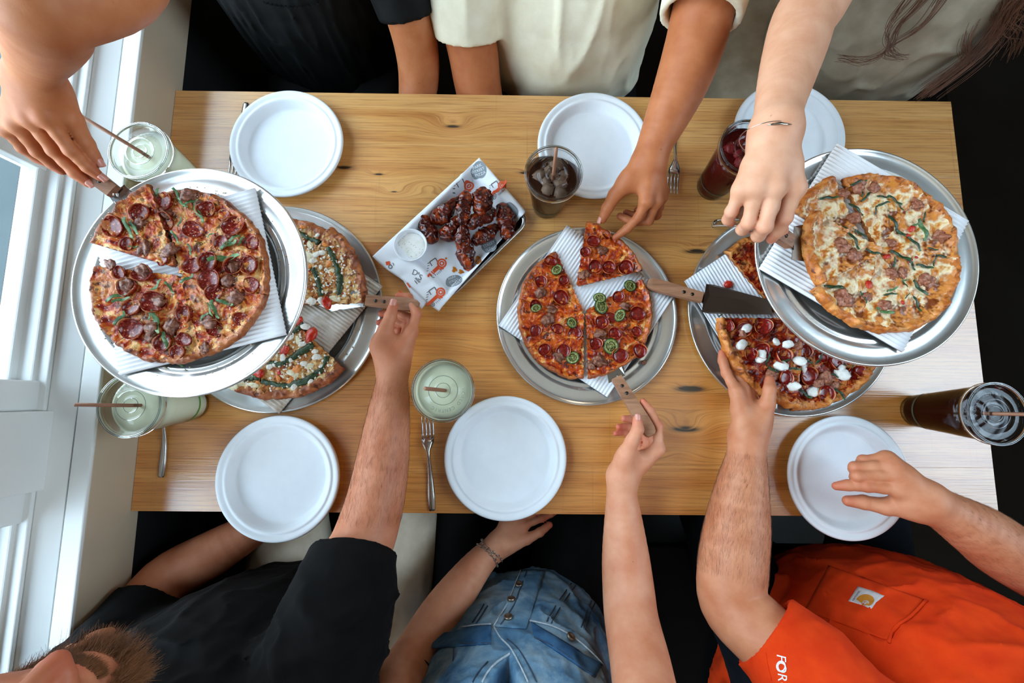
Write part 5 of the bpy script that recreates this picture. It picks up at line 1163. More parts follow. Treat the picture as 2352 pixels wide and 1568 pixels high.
def arm_hair(pers, V, F, a, b, n, seed, mat, rmax=0.06, lo=0.006, hi=0.013):
    """fine hairs lying on the forearm between points a (elbow end) and b (wrist end)"""
    r = np.random.default_rng(seed); V = np.asarray(V); d = b - a; L = np.linalg.norm(d); d = d / L; t = (V - a) @ d; ok = (t > 0) & (t < L) & (np.linalg.norm(V - a - np.outer(t, d), axis=1) < rmax)
    Q_ = np.asarray(F); N_ = np.zeros_like(V); fn = np.cross(V[Q_[:, 2]] - V[Q_[:, 0]], V[Q_[:, 3]] - V[Q_[:, 1]])
    for k in range(4): np.add.at(N_, Q_[:, k], fn)
    N_ /= np.linalg.norm(N_, axis=1, keepdims=True) + 1e-12; idx = r.choice(np.flatnonzero(ok), n); out = []
    if ((V[idx] - a - np.outer(t[idx], d)) * N_[idx]).sum(1).mean() < 0: N_ = -N_
    for i in idx:
        nn = N_[i]; g = d + r.normal(0, 0.2, 3); g = g - nn * g.dot(nn); g /= np.linalg.norm(g) + 1e-9; l_ = r.uniform(lo, hi); p0 = V[i]; out.append([p0 - nn * 0.0003, p0 + g * l_ * 0.5 + nn * 0.0012, p0 + g * l_ + nn * 0.0008])
    mb = fibres(out, 0.00008, 0.00004, 3); tag(obj('arm_hair', mb.V, mb.F, mat, pers.o), kind='stuff')
def head_field(c, yaw, tilt, s=1.0, beard=False):
    """c: centre of the head; yaw 0 faces +y"""
    cy, sy = math.cos(yaw), math.sin(yaw); ct, st = math.cos(tilt), math.sin(tilt)
    R = np.array([[cy, -sy, 0], [sy, cy, 0], [0, 0, 1.0]]) @ np.array([[1, 0, 0], [0, ct, -st], [0, st, ct]])
    L = lambda x, y, z: np.asarray(c) + R @ (np.array([x, y, z]) * s)
    F = Field(); E = lambda p, r, k: F.ellipsoid(L(*p), tuple(np.array(r) * s), k * s, R)
    E((0, -0.012, 0.035), (0.076, 0.094, 0.085), 0.01); E((0, 0.020, -0.030), (0.060, 0.068, 0.078), 0.03); E((0, 0.050, -0.082), (0.034, 0.030, 0.026), 0.025)
    for x in (-1, 1):
        E((x * 0.040, 0.055, -0.020), (0.024, 0.024, 0.022), 0.02); E((x * 0.031, 0.074, 0.022), (0.024, 0.014, 0.009), 0.014); E((x * 0.050, 0.010, -0.062), (0.022, 0.040, 0.026), 0.03)
        F.chain([[*L(x * 0.074, -0.010, 0.020), .010 * s], [*L(x * 0.082, -0.018, 0.008), .011 * s], [*L(x * 0.077, -0.010, -0.022), .008 * s]], 0.006)
        E((x * 0.0120, 0.090, -0.030), (0.0080, 0.010, 0.0075), 0.006)
    F.chain([[*L(0, 0.078, 0.018), .007 * s], [*L(0, 0.093, -0.006), .0080 * s], [*L(0, 0.103, -0.026), .0098 * s]], 0.010)
    E((0, 0.082, -0.0485), (0.024, 0.012, 0.0065), 0.006); E((0, 0.079, -0.0595), (0.021, 0.012, 0.0075), 0.005)
    sockets = [L(x * 0.031, 0.090, 0.006) for x in (-1, 1)]; line = (L(-0.024, 0.094, -0.0535), L(0.024, 0.094, -0.0535))
    def post(p, D):
        for q in sockets: e = -ell(p, q, (0.016 * s,) * 3); D = -smin(-D, -e, 0.010 * s)
        e = -cap(p, line[0], line[1], 0.0022 * s, 0.0022 * s); return -smin(-D, -e, 0.004 * s)
    F.post = post; return F, L, R
def fibres(pts_list, r0, r1, sides=3):
    """many thin strands as one mesh (strands grouped by point count)"""
    mb = MB(); by = {}
    for q in pts_list: by.setdefault(len(q), []).append(np.asarray(q, float))
    for k, L in by.items():
        A = np.array(L); tg = np.gradient(A, axis=1); tg /= np.linalg.norm(tg, axis=2, keepdims=True) + 1e-12
        up = np.array([0.31, 0.52, 0.79]); N_ = np.cross(tg, up); N_ /= np.linalg.norm(N_, axis=2, keepdims=True) + 1e-12; B_ = np.cross(tg, N_); rad = np.linspace(r0, r1, k)[None, :, None]
        V = np.stack([A + (N_ * math.cos(2 * PI * j / sides) + B_ * math.sin(2 * PI * j / sides)) * rad for j in range(sides)], 2).reshape(-1, 3)
        base = np.array([(i * sides + j, i * sides + (j + 1) % sides, (i + 1) * sides + (j + 1) % sides, (i + 1) * sides + j) for i in range(k - 1) for j in range(sides)])
        F = (base[None] + (np.arange(len(L)) * k * sides)[:, None, None]).reshape(-1, 4) + len(mb.V); mb.V += V.tolist(); mb.F += F.tolist()
    return mb
from mathutils.bvhtree import BVHTree
class Drape:
    """finds places on a finished surface along the sight line of a photo pixel"""
    def __init__(s, V, F): s.t = BVHTree.FromPolygons([tuple(map(float, v)) for v in V], [tuple(map(int, f)) for f in F])
    def at(s, px, py, off=0.0):
        d = ray(px, py); d = d / np.linalg.norm(d); hit = s.t.ray_cast(Vector(CAM), Vector(d))
        if hit[0] is None:
            hit = s.t.find_nearest(Vector(CAM + d * 0.75))
        n = np.array(hit[1]); n = n if n.dot(-d) > 0 else -n; return np.array(hit[0]) + n * off, n
    def line(s, pts, r, off=0.0, n=6, sub=5, ry=None):
        q = spline([(x, y, 0) for x, y in pts], sub); w = np.array([s.at(x, y, off)[0] for x, y, _ in q])
        st = np.linalg.norm(np.diff(w, axis=0), axis=1); lim = max(0.006, 3 * np.median(st)); keep = [0]
        for i in range(1, len(w)):
            if np.linalg.norm(w[i] - w[keep[-1]]) < lim * (i - keep[-1]): keep.append(i)
        w = w[keep] if len(keep) > len(w) * 0.5 else w
        for _ in range(2): w[1:-1] = 0.5 * w[1:-1] + 0.25 * (w[:-2] + w[2:])
        return tube(w, r, n, ry=ry)
    def patch(s, quad, nu, nv, off, thick, bulge=0.0):
        """cloth patch spanned by four photo corners"""
        c = [np.array(q, float) for q in quad]; W_ = []; N_ = []; U = []
        for i in range(nu):
            for j in range(nv):
                u, v = i / (nu - 1), j / (nv - 1); q = (c[0] * (1 - u) + c[1] * u) * (1 - v) + (c[3] * (1 - u) + c[2] * u) * v; w, n = s.at(q[0], q[1]); W_.append(w); N_.append(n); U.append((1, u, v, u * v, u * u, v * v))
        W_ = np.array(W_); N_ = np.array(N_); U = np.array(U); dep = np.linalg.norm(W_ - CAM, axis=1); good = np.ones(len(W_), bool)
        for _ in range(4):                                   # drop hits on things that stand in front
            k_, *_r = np.linalg.lstsq(U[good], dep[good], rcond=None); res = dep - U @ k_; good = np.abs(res) < max(0.008, 1.6 * np.std(res[good]))
        if not good.all():
            for k in range(3): cf, *_r = np.linalg.lstsq(U[good], W_[good, k], rcond=None); W_[~good, k] = (U @ cf)[~good]; cn, *_r = np.linalg.lstsq(U[good], N_[good, k], rcond=None); N_[~good, k] = (U @ cn)[~good]
        b_ = np.sin(PI * U[:, 1]) * np.sin(PI * U[:, 2]); V = list(W_ + N_ * (off + thick + bulge * b_)[:, None]); B = list(W_ + N_ * off)
        N = len(V); F = []; id_ = lambda i, j: i * nv + j
        for i in range(nu - 1):
            for j in range(nv - 1): F.append((id_(i, j), id_(i + 1, j), id_(i + 1, j + 1), id_(i, j + 1)))
        F2 = [tuple(N + k for k in reversed(f)) for f in F]; rim = [id_(i, 0) for i in range(nu)] + [id_(nu - 1, j) for j in range(1, nv)] + [id_(i, nv - 1) for i in range(nu - 2, -1, -1)] + [id_(0, j) for j in range(nv - 2, 0, -1)]
        return V + B, F + F2 + [(b, a, N + a, N + b) for a, b in zip(rim, rim[1:] + rim[:1])]
    def flat(s, V2, F, off): return [s.at(x, y, off)[0] for x, y in V2], F
def cloth_mat(name, lo, hi, rough=0.85, weave=900, amt=0.25, sheen=0.0):
    t = NT(name); v = t.coord('Object'); n = t.noise(v, 30, 4); w = t.noise(v, weave, 2); t.color(t.ramp(n, [(0.3, lo), (0.7, hi)])); t.set(Roughness=rough)
    t.b.inputs['Specular IOR Level'].default_value = 0.2; t.b.inputs['Sheen Weight'].default_value = sheen; t.bump(w, amt, 0.0006); return t.m
class Garment:
    def __init__(s): s.F = Field(); s.cuts = []; s.holes = []; s.hems = []; s.wr = None
    def body(s, rows, n, flat, k=0.03): s.F.chain(rows, k, np.array(n, float), flat, 4); return s
    def sleeve(s, rows, inner=0.004, k=0.03, depth=0.05, arm_r=None):
        """rows x, y, z, r from shoulder to hem; flat open hem"""
        q = spline(np.array(rows, float), 5); e = q[-1]; d = q[-1][:3] - q[-2][:3]; d /= np.linalg.norm(d); ext = np.vstack([q, [*(e[:3] + d * 0.04), e[3]]])
        ir = (arm_r if arm_r else e[3] - 0.007)
        def fn(p):
            m = None
            for a, b in zip(ext[:-1], ext[1:]): c = cap(p, a[:3], b[:3], a[3], b[3]); m = c if m is None else np.minimum(m, c)
            return np.maximum(m, (p - e[:3]) @ d)
        s.F.custom(fn, k); s.F.pts += [list(x) for x in q]; s.holes.append((e[:3] - d * depth, e[:3] + d * 0.05, ir)); s.hems.append(e[:3]); return s
    def mesh(s, vox=0.0045, smooth=2, cut=None, thick=None):
        def post(p, D):
            if s.wr is not None:
                f = np.ones(len(p), np.float32)
                for e in s.hems: f = np.minimum(f, np.clip((np.linalg.norm(p - e, axis=1) - 0.055) / 0.09, 0.12, 1))
                D = D + s.wr(p) * f
            for a, b, r in s.holes: D = np.maximum(D, -cap(p, a, b, r, r))
            D = np.maximum(D, 0.462 - p[:, 2])                          # shirt tail ends at the seat
            if cut is not None: D = cut(p, D)
            return D
        s.F.post = post; return s.F.mesh(vox, smooth)
def folds(scale, amp, dirs=(1, 1, 1), seed=0.0, oct=2):
    k = np.array(dirs, float) * scale
    def fn(p): x = fbm(p * k + seed, oct); return -amp * (1 - np.abs(x)) ** 3 + amp * 0.4
    return fn
# ================================================================== people
skin_mat('skin_blouse', srgb(182, 106, 62), srgb(160, 68, 40), srgb(200, 130, 86)); skin_mat('skin_cream', srgb(172, 96, 54), srgb(150, 62, 34), srgb(192, 118, 74)); skin_mat('skin_taupe', srgb(210, 148, 114), srgb(204, 104, 80), srgb(224, 170, 138))
skin_mat('skin_beard', srgb(186, 110, 75), srgb(190, 72, 50), srgb(206, 136, 102)); skin_mat('skin_denim', srgb(204, 130, 95), srgb(204, 90, 70), srgb(220, 156, 122)); skin_mat('skin_orange', srgb(188, 114, 77), srgb(194, 86, 62), srgb(208, 142, 106))
cloth_mat('black_cotton', srgb(2, 2, 3), srgb(6, 6, 7), 0.95, 900, 0.2, 0.0); cloth_mat('black_viscose', srgb(4, 6, 7), srgb(9, 13, 14), 0.7, 700, 0.2, 0.0); cloth_mat('cream_pique', srgb(226, 218, 190), srgb(238, 232, 208), 0.9, 1400, 0.5)
cloth_mat('taupe_jersey', srgb(150, 138, 118), srgb(170, 158, 138), 0.9, 900, 0.2, 0.0); cloth_mat('khaki_twill', srgb(206, 190, 164), srgb(224, 210, 188), 0.9, 1100, 0.3); cloth_mat('orange_jersey', srgb(212, 52, 8), srgb(226, 66, 12), 0.9, 900, 0.2); cloth_mat('navy_denim', srgb(6, 11, 17), srgb(12, 19, 28), 0.9, 1100, 0.4)
cloth_mat('dark_trousers', srgb(7, 7, 8), srgb(12, 12, 14), 0.9, 900, 0.2)
tt = NT('washed_denim'); v = tt.coord('Object'); n = tt.noise(v, 16, 5, 0.6, 0.4); w = tt.noise(tt.coord('Object', (1, 1, 1), (0, 0, 0), (0.6, 0.3, 0.8)), 1300, 2)
tt.color(tt.mix(0.25, tt.ramp(n, [(0.28, srgb(38, 78, 116)), (0.45, srgb(88, 132, 164)), (0.6, srgb(140, 172, 192)), (0.78, srgb(70, 114, 148))]), tt.ramp(w, [(0.35, srgb(120, 150, 170)), (0.65, srgb(255, 255, 255))]), 'MULTIPLY')); tt.set(Roughness=0.9); tt.bump(w, 0.5, 0.0006)
cloth_mat('denim_flap', srgb(34, 74, 116), srgb(70, 116, 156), 0.9, 1300, 0.5); simple('denim_seam', srgb(52, 70, 92), 0.9, nscale=200, namt=0.3); simple('denim_edge', srgb(178, 192, 200), 0.9, nscale=200, namt=0.2); simple('button_metal', srgb(150, 138, 124), 0.35, 0.9, nscale=300, namt=0.2)
simple('arm_hair_brown', srgb(112, 72, 48), 0.6); simple('hair_brown', srgb(108, 70, 50), 0.45, nscale=30, namt=0.35); simple('hair_dark', srgb(38, 26, 20), 0.45, nscale=30, namt=0.3); simple('beard_brown', srgb(132, 84, 46), 0.5, nscale=60, namt=0.45); simple('eye_white', srgb(230, 226, 220), 0.2); simple('silver_chain', srgb(190, 184, 174), 0.2, 1.0); simple('lip', srgb(176, 80, 66), 0.4)
simple('patch_grey', srgb(206, 204, 204), 0.8, nscale=200, namt=0.1); simple('patch_gold', srgb(206, 136, 40), 0.7, nscale=200, namt=0.08); simple('print_sleeve_white', srgb(232, 226, 224), 0.7); simple('print_ink', srgb(52, 46, 46), 0.8)
simple('elastic_black', srgb(14, 13, 13), 0.6)
def Q(x, y, h, r=None): return np.array([x, y, T + h] + ([r] if r is not None else []))
def lower_body(pers, hip, kl, kr, mat, name='trousers', rt=0.082, foot=True):
    """seat, thighs and shins as one garment"""
    F = Field(); X = np.array([1, 0, 0.0]); side = 1 if kl[1] > hip[1] else -1
    F.chain([[hip[0] - 0.09, hip[1] - side * 0.02, hip[2], .10], [hip[0], hip[1] - side * 0.03, hip[2], .11], [hip[0] + 0.09, hip[1] - side * 0.02, hip[2], .10]], 0.03)
    for kx, sx in ((kl, -1), (kr, 1)):
        h0 = np.array([hip[0] + sx * 0.10, hip[1], hip[2] + 0.0]); F.chain([[*h0, .092], [*(h0 * 0.5 + kx * 0.5), rt], [*kx, .060]], 0.03); F.chain([[*kx, .058], [kx[0], kx[1] + side * 0.02, kx[2] - 0.22, .052], [kx[0], kx[1] + side * 0.01, 0.09, .046]], 0.02)
    w = folds(22, 0.004, (1, 0.6, 1), 4.0); F.post = lambda p, D: np.maximum(D + w(p), np.where(np.abs(p[:, 1] - hip[1]) < 0.22, 0.446 - p[:, 2], -1.0)); V, Fa = F.mesh(0.008)
    for kx in (kl, kr):
        G = Field(); y0 = kx[1] - side * 0.02; G.chain([[kx[0], y0 - side * 0.03, 0.040, .036], [kx[0], y0 + side * 0.05, 0.040, .037], [kx[0], y0 + side * 0.13, 0.034, .033], [kx[0], y0 + side * 0.18, 0.030, .026]], 0.01); G.chain([[kx[0], y0 - side * 0.01, 0.05, .036], [kx[0], y0, 0.10, .038]], 0.02); G.post = lambda p, D: np.maximum(D, 0.004 - p[:, 2]); Vs_, Fs_ = G.mesh(0.007); obj('shoe', Vs_, Fs_.tolist(), 'bench_black', pers.o)
    return pers.child(name, V, Fa, mat)
def make_head(pers, c, yaw, tilt, s=1.0, vox=0.0028):
    F, L, R = head_field(c, yaw, tilt, s); nb = L(0, -0.03, -0.05); F.chain([[*nb, .052 * s], [*L(0, -0.045, -0.11), .050 * s], [*L(0, -0.06, -0.17), .058 * s]], 0.02); pers.add(F, vox)
    pers.blush += [(L(0, 0.105, -0.028), 0.016, 0.7), (L(0.04, 0.06, -0.02), 0.02, 0.5), (L(-0.04, 0.06, -0.02), 0.02, 0.5), (L(0, 0.09, -0.054), 0.012, 0.9), (L(0.012, 0.088, -0.058), 0.010, 0.7), (L(-0.012, 0.088, -0.058), 0.010, 0.7)]; return L, R
def eyes(pers, L, s=1.0):
    for x in (-1, 1):
        V, F = lathe([(0, 1), (0.35, 0.94), (0.7, 0.7), (0.94, 0.34), (1, 0), (0.94, -0.34), (0.7, -0.7), (0.35, -0.94), (0, -1)], 16); q = L(x * 0.031, 0.074, 0.006); e = pers.child('eyeball', [q + np.array(v) * 0.0108 * s for v in V], F, 'eye_white'); f_ = L(0, 1, 0) - L(0, 0, 0); f_ = f_ / np.linalg.norm(f_); ir = [q + f_ * (0.0104 * s * zz) + (L(1, 0, 0) - L(0, 0, 0)) / s * xx + (L(0, 0, 1) - L(0, 0, 0)) / s * yy for xx, yy, zz in [(0, 0, 1.10)] + [(0.0052 * s * math.cos(t), 0.0052 * s * math.sin(t), 0.93) for t in np.linspace(0, 2 * PI, 17)[:-1]]]; obj('iris', ir, [(0, 1 + k, 1 + (k + 1) % 16) for k in range(16)], 'hair_dark', e); lid = [[L(x * 0.031 + 0.0125 * math.sin(u), 0.0745 + 0.0128 * math.cos(u) * math.cos(w), 0.006 + 0.0128 * math.sin(w)) for u in np.linspace(-1.4, 1.4, 9)] for w in np.linspace(0.35, 1.5, 5)]; obj('eyelid', [v for r_ in lid for v in r_], [(i * 9 + j, i * 9 + j + 1, i * 9 + j + 10, i * 9 + j + 9) for i in range(4) for j in range(8)], pers.skin, e)
def hair_cap(pers, L, R, mat, s=1.0, length=0.0):
    rr = random.Random(5); out = []
    for k in range(2200):
        u = rr.random() * 2 * PI; z = rr.uniform(-0.25, 1.0); r_ = math.sqrt(1 - z * z); x, y, zz = 0.079 * r_ * math.cos(u), 0.097 * r_ * math.sin(u) - 0.012, 0.035 + 0.089 * z
        if y > 0.045 and zz < 0.075: continue
        q = [L(x, y, zz)]; n = np.array([x, y + 0.012, zz - 0.035]); n /= np.linalg.norm(n); fl = np.array([rr.uniform(-.2, .2) + n[0] * 0.3, -0.5, -0.9])
        for i in range(1, 4 if not length else 7): q.append(L(*(np.array([x, y, zz]) + n * 0.005 + fl * (0.014 if not length else length / 6) * i * np.array([1, 0.35 if length else 1, 1]))))
        out.append(q)
    mb = fibres(out, 0.0009, 0.0004, 3); bm = bmesh.new(); bmesh.ops.create_icosphere(bm, subdivisions=4, radius=1.0); C_ = [(v.co.x * 0.0795, v.co.y * 0.0975 - 0.012, v.co.z * 0.0890 + 0.035) for v in bm.verts]
    Ff = [[v.index for v in f.verts] for f in bm.faces if not any((C_[v.index][1] > 0.048 and C_[v.index][2] < 0.082) or C_[v.index][2] < (0.02 if C_[v.index][1] > -0.02 else -0.02) for v in f.verts)]; bm.free(); us = sorted({i for f in Ff for i in f}); mp = {i: k for k, i in enumerate(us)}; mb.add([L(*C_[i]) for i in us], [[mp[i] for i in f] for f in Ff]); return tag(obj('hair', mb.V, mb.F, mat, pers.o), kind='stuff')

# ------------------------------------------------------------------ bearded man in black, near side by the window
p = Person('person in a black T-shirt on the near side, holding a server', 'skin_beard', (-0.44, -0.50, 0.0))
h4 = dict(wrist=(902, 838, .072), thumb=[(874, 795, .082), (885, 757, .084), (897, 727, .083), (904, 700, .081)], index=[(944, 762, .074), (957, 722, .066), (938, 683, .054), (915, 680, .053)],
          middle=[(938, 775, .058), (948, 732, .044), (905, 716, .040), (876, 720, .040)], ring=[(928, 785, .044), (935, 745, .032), (900, 734, .028), (871, 741, .030)], little=[(914, 790, .032), (918, 758, .022), (895, 748, .020), (875, 752, .022)])
J4 = p.arm([Q(-0.275, -0.43, 0.205, .045), H(800, 1350, .135, .047), H(806, 1295, .112, .050), H(835, 1240, .085, .052), H(862, 1150, .075, .0485), H(880, 1050, .070, .044), H(893, 950, .070, .036), H(900, 885, .072, .0285), H(902, 840, .072, .0265)], h4, 1.0); hair4 = (p.last, p.lastF)
p.arm([H(180, 1560, .16, .050), Q(-0.655, -0.41, 0.04, .048), Q(-0.650, -0.355, -0.035, .047), Q(-0.585, -0.315, -0.055, .045), Q(-0.52, -0.275, -0.07, .036), Q(-0.46, -0.235, -0.085, .028), Q(-0.42, -0.20, -0.095, .030), Q(-0.38, -0.175, -0.11, .024)], None)
YAW, TILT = -0.26, -0.05; _L, _R = head_field((0, 0, 0), YAW, TILT)[1:]; HC = np.array(P(133, 1514, .435)) - _R @ np.array([0.0, 0.105, -0.026]); Lb, Rb = make_head(p, HC, YAW, TILT, 1.0); headV, headF = p.V[-1], p.F[-1] - (p.n - len(p.V[-1]))
p.build(); p.nail(J4['thumb'], (0, 0.2, 1), 1.25); p.finish_nails(); eyes(p, Lb); arm_hair(p, *hair4, H(850, 1200, .08), H(900, 880, .07), 4200, 3, 'arm_hair_brown')
g = Garment(); g.body([Q(-0.42, -0.50, -0.30, .165), Q(-0.43, -0.47, -0.10, .172), Q(-0.44, -0.455, 0.10, .185), Q(-0.445, -0.46, 0.235, .130)], (0, 1, 0.1), 0.74)
g.body([Q(-0.60, -0.46, 0.245, .070), Q(-0.44, -0.47, 0.285, .070), Q(-0.27, -0.46, 0.245, .070)], (0, 1, 0), 0.9, 0.05)
g.sleeve([Q(-0.27, -0.45, 0.235, .086), H(782, 1400, .165, .080), H(803, 1310, .118, .072), H(813, 1268, .100, .068)], k=0.04, arm_r=0.0545); g.sleeve([Q(-0.61, -0.46, 0.225, .080), Q(-0.645, -0.43, 0.09, .068), Q(-0.652, -0.385, 0.005, .061)], k=0.04, arm_r=0.0500)
f1 = folds(13, 0.010, (1.0, 2.4, 0.7), 2.0); f2 = folds(30, 0.003, (1, 1.6, 0.8), 9.0); g.wr = lambda q: f1(q) + f2(q); V, F = g.mesh(); p.child('t_shirt', V, F, 'black_cotton')
lower_body(p, Q(-0.36, -0.56, -0.195), Q(-0.52, -0.12, -0.215), Q(-0.225, -0.10, -0.185), 'khaki_twill', 'shorts', 0.088)
# beard and moustache: hairs rooted on the skin
bv = BVHTree.FromPolygons([tuple(map(float, v_)) for v_ in headV], [tuple(map(int, f_)) for f_ in headF]); rr = random.Random(11); out = []
def root_hair(q, d, Ln, curl):
    hit = bv.find_nearest(Vector(Lb(*q))); c0 = np.array(hit[0]); nn = np.array(hit[1]); nn = nn if nn.dot(c0 - HC) > 0 else -nn
    dd = Rb @ np.array(d); dd = dd / np.linalg.norm(dd) * 0.8 + nn * 0.55; dd /= np.linalg.norm(dd); cl = np.array([rr.uniform(-1, 1), rr.uniform(-1, 1), rr.uniform(-1, 0.4)]) * curl
    out.append([c0 - nn * 0.0006 + dd * Ln * t + cl * Ln * t * t for t in (0, .25, .5, .75, 1)])
for k in range(13000):
    a = rr.uniform(-1.5, 1.5); b = rr.random(); x, y = 0.070 * math.sin(a), 0.020 + 0.066 * math.cos(a); z = -0.050 - 0.062 * b
    if abs(a) > 0.95: z = -0.012 - 0.090 * b
    if abs(x) < 0.027 and z > -0.080: continue
    if abs(x) < 0.034 and z > -0.064: continue
    root_hair((x, y, z), (math.sin(a) * 0.45 + rr.uniform(-.3, .3), 0.35 * math.cos(a) + rr.uniform(-.3, .3), -1.0 + rr.uniform(-.3, .3)), rr.uniform(0.005, 0.016) * (0.30 if abs(a) > 1.05 else 0.55 if abs(a) > 0.75 else 1.0) * (0.6 if a < -0.5 else 1.0), 0.9)
for k in range(2600):
    x = rr.uniform(-0.036, 0.036); root_hair((x, 0.0935, -0.0445 + rr.uniform(-.005, .004) - abs(x) * 0.22), (x * 9 + rr.uniform(-.25, .25), 0.10, -1), rr.uniform(0.005, 0.0095), 0.3)
mb = fibres(out, 0.00023, 0.00008, 3); tag(obj('beard', mb.V, mb.F, 'beard_brown', p.o), kind='stuff'); hair_cap(p, Lb, Rb, 'hair_dark')

# ------------------------------------------------------------------ person in denim vest, near side middle
p = Person('person in a washed denim vest lifting a slice with a server', 'skin_denim', (0.01, -0.52, 0.0))
h5 = dict(wrist=(1427, 1095, .060), thumb=[(1434, 1054, .080), (1451, 1014, .096), (1465, 986, .100), (1464, 962, .099)], index=[(1512, 1030, .072), (1512, 978, .072), (1494, 944, .066), (1477, 922, .062)],
          middle=[(1505, 1036, .055), (1497, 985, .046), (1458, 962, .044), (1434, 961, .047)], ring=[(1490, 1045, .042), (1484, 998, .032), (1446, 979, .032), (1421, 980, .038)], little=[(1472, 1052, .032), (1466, 1012, .024), (1434, 992, .028), (1414, 995, .036)])
J5 = p.arm([H(1490, 1640, .20, .046), H(1470, 1520, .13, .046), H(1450, 1420, .075, .0445), H(1443, 1350, .050, .044), H(1437, 1280, .045, .041), H(1432, 1200, .050, .0335), H(1428, 1135, .056, .0265), H(1427, 1098, .060, .0255)], h5, 0.92)
h8 = dict(wrist=(1143, 1253, -.075), thumb=[(1175, 1248, -.070), (1210, 1238, -.072), (1240, 1222, -.075), (1262, 1205, -.08)], index=[(1205, 1205, -.080), (1245, 1190, -.085), (1265, 1180, -.09), (1280, 1172, -.095)], middle=[(1195, 1192, -.085), (1235, 1172, -.09), (1255, 1160, -.1), (1270, 1152, -.1)], ring=[(1184, 1180, -.09), (1220, 1160, -.1), (1240, 1150, -.105), (1255, 1142, -.11)], little=[(1172, 1172, -.095), (1200, 1152, -.105), (1215, 1142, -.11), (1230, 1136, -.115)])
J8 = p.arm([H(890, 1680, .16, .045), H(920, 1570, .06, .044), H(965, 1490, .0, .0425), H(1010, 1415, -.030, .041), H(1060, 1345, -.050, .036), H(1105, 1288, -.065, .029), H(1140, 1256, -.075, .0245)], h8, 0.84)
Lh, Rh = make_head(p, Q(0.010, -0.53, 0.51), 0.0, -0.15, 0.93, 0.004)
F = Field(); F.chain([Q(0.01, -0.52, -0.25, .13), Q(0.01, -0.525, 0.05, .125), Q(0.005, -0.535, 0.20, .095), Q(0.008, -0.54, 0.34, .05)], 0.02, np.array([0, 1, 0.0]), 0.70); F.chain([Q(-0.15, -0.535, 0.24, .042), Q(0.01, -0.545, 0.27, .05), Q(0.17, -0.535, 0.24, .042)], 0.04); p.add(F, 0.007)
p.build(); p.nail(J5['thumb'], (0, 0.1, 1), 1.1); p.finish_nails(); eyes(p, Lh, 0.93); hair_cap(p, Lh, Rh, 'hair_brown', 0.93, 0.25)
g = Garment(); g.body([Q(0.045, -0.490, -0.16, .170), Q(0.030, -0.500, 0.0, .162), Q(0.012, -0.530, 0.13, .168), Q(0.008, -0.540, 0.235, .120)], (0, 1, 0.12), 0.80)
g.body([Q(-0.125, -0.535, 0.255, .050), Q(0.01, -0.555, 0.285, .05), Q(0.145, -0.535, 0.255, .050)], (0, 1, 0), 0.9, 0.05)
f1 = folds(16, 0.009, (1.2, 1, 1.6), 6.0); f2 = folds(44, 0.0022, (1, 1, 1), 3.0); g.wr = lambda q: f1(q) + f2(q)
nk0, nk1 = P(1108, 1450, .15), P(1108, 1640, .26)
def vcut(q, D):
    D = np.maximum(D, (T - 0.130) - q[:, 2] + 0.012 * np.sin(q[:, 0] * 34 + 1))                     # hem
    # open neck: wedge widening toward the throat
    z = q[:, 2] - (T + 0.132); wdt = np.clip(z * 0.46, 0, 0.07); c = q[:, 0] - 0.005 + z * 0.13; wedge = np.maximum(np.abs(c) - wdt, -(z)); wedge = np.maximum(wedge, -(q[:, 1] + 0.48)); D = np.maximum(D, -wedge)
    for sx in (-0.185, 0.205): D = np.maximum(D, -(np.sqrt((q[:, 0] - sx) ** 2 + (q[:, 2] - (T + 0.20)) ** 2 * 0.5 + (q[:, 1] + 0.53) ** 2 * 0.4) - 0.055))
    return D
V, F = g.mesh(0.004, 2, vcut); vest = p.child('denim_vest', V, F, 'washed_denim'); dr = Drape(V, F)
def seam(pts, r=0.0013, mat='denim_seam', off=0.0011, ry=0.0011, name='seam'): Vv, Ff = dr.line(pts, r, off, 6, 6, ry); obj(name, Vv, Ff, mat, vest)
Vv, Ff = dr.patch([(1196, 1310), (1252, 1310), (1208, 1445), (1134, 1440)], 8, 20, 0.0002, 0.0022); pk = obj('placket', Vv, Ff, 'washed_denim', vest)
def pseam(pts, r, mat, off, par): Vv, Ff = dr.line(pts, r, off, 6, 6, r * 0.8); obj('seam', Vv, Ff, mat, par)
seam([(1196, 1312), (1183, 1345), (1166, 1388), (1134, 1440)], 0.0014, 'denim_edge', 0.0028)
seam([(1210, 1314), (1197, 1350), (1181, 1392), (1150, 1438)], 0.0008, 'denim_seam', 0.0030)
seam([(1134, 1440), (1150, 1466), (1172, 1488), (1190, 1520), (1212, 1567)], 0.0018, 'denim_edge', 0.0012); seam([(1172, 1500), (1140, 1523), (1120, 1545), (1108, 1567)], 0.0018, 'denim_edge', 0.0012)
seam([(1165, 1468), (1190, 1490), (1212, 1525), (1232, 1567)], 0.0008); seam([(1120, 1520), (1098, 1545), (1086, 1567)], 0.0008)
seam([(1322, 1345), (1296, 1380), (1276, 1412), (1266, 1432)], 0.0013); seam([(1312, 1340), (1286, 1376), (1266, 1408), (1256, 1428)], 0.0013); seam([(1366, 1385), (1352, 1415), (1343, 1445)], 0.0012); seam([(1358, 1380), (1344, 1411), (1335, 1441)], 0.0012)
seam([(1085, 1430), (1100, 1408), (1112, 1388)], 0.0013); seam([(1094, 1432), (1108, 1411), (1120, 1392)], 0.0013)
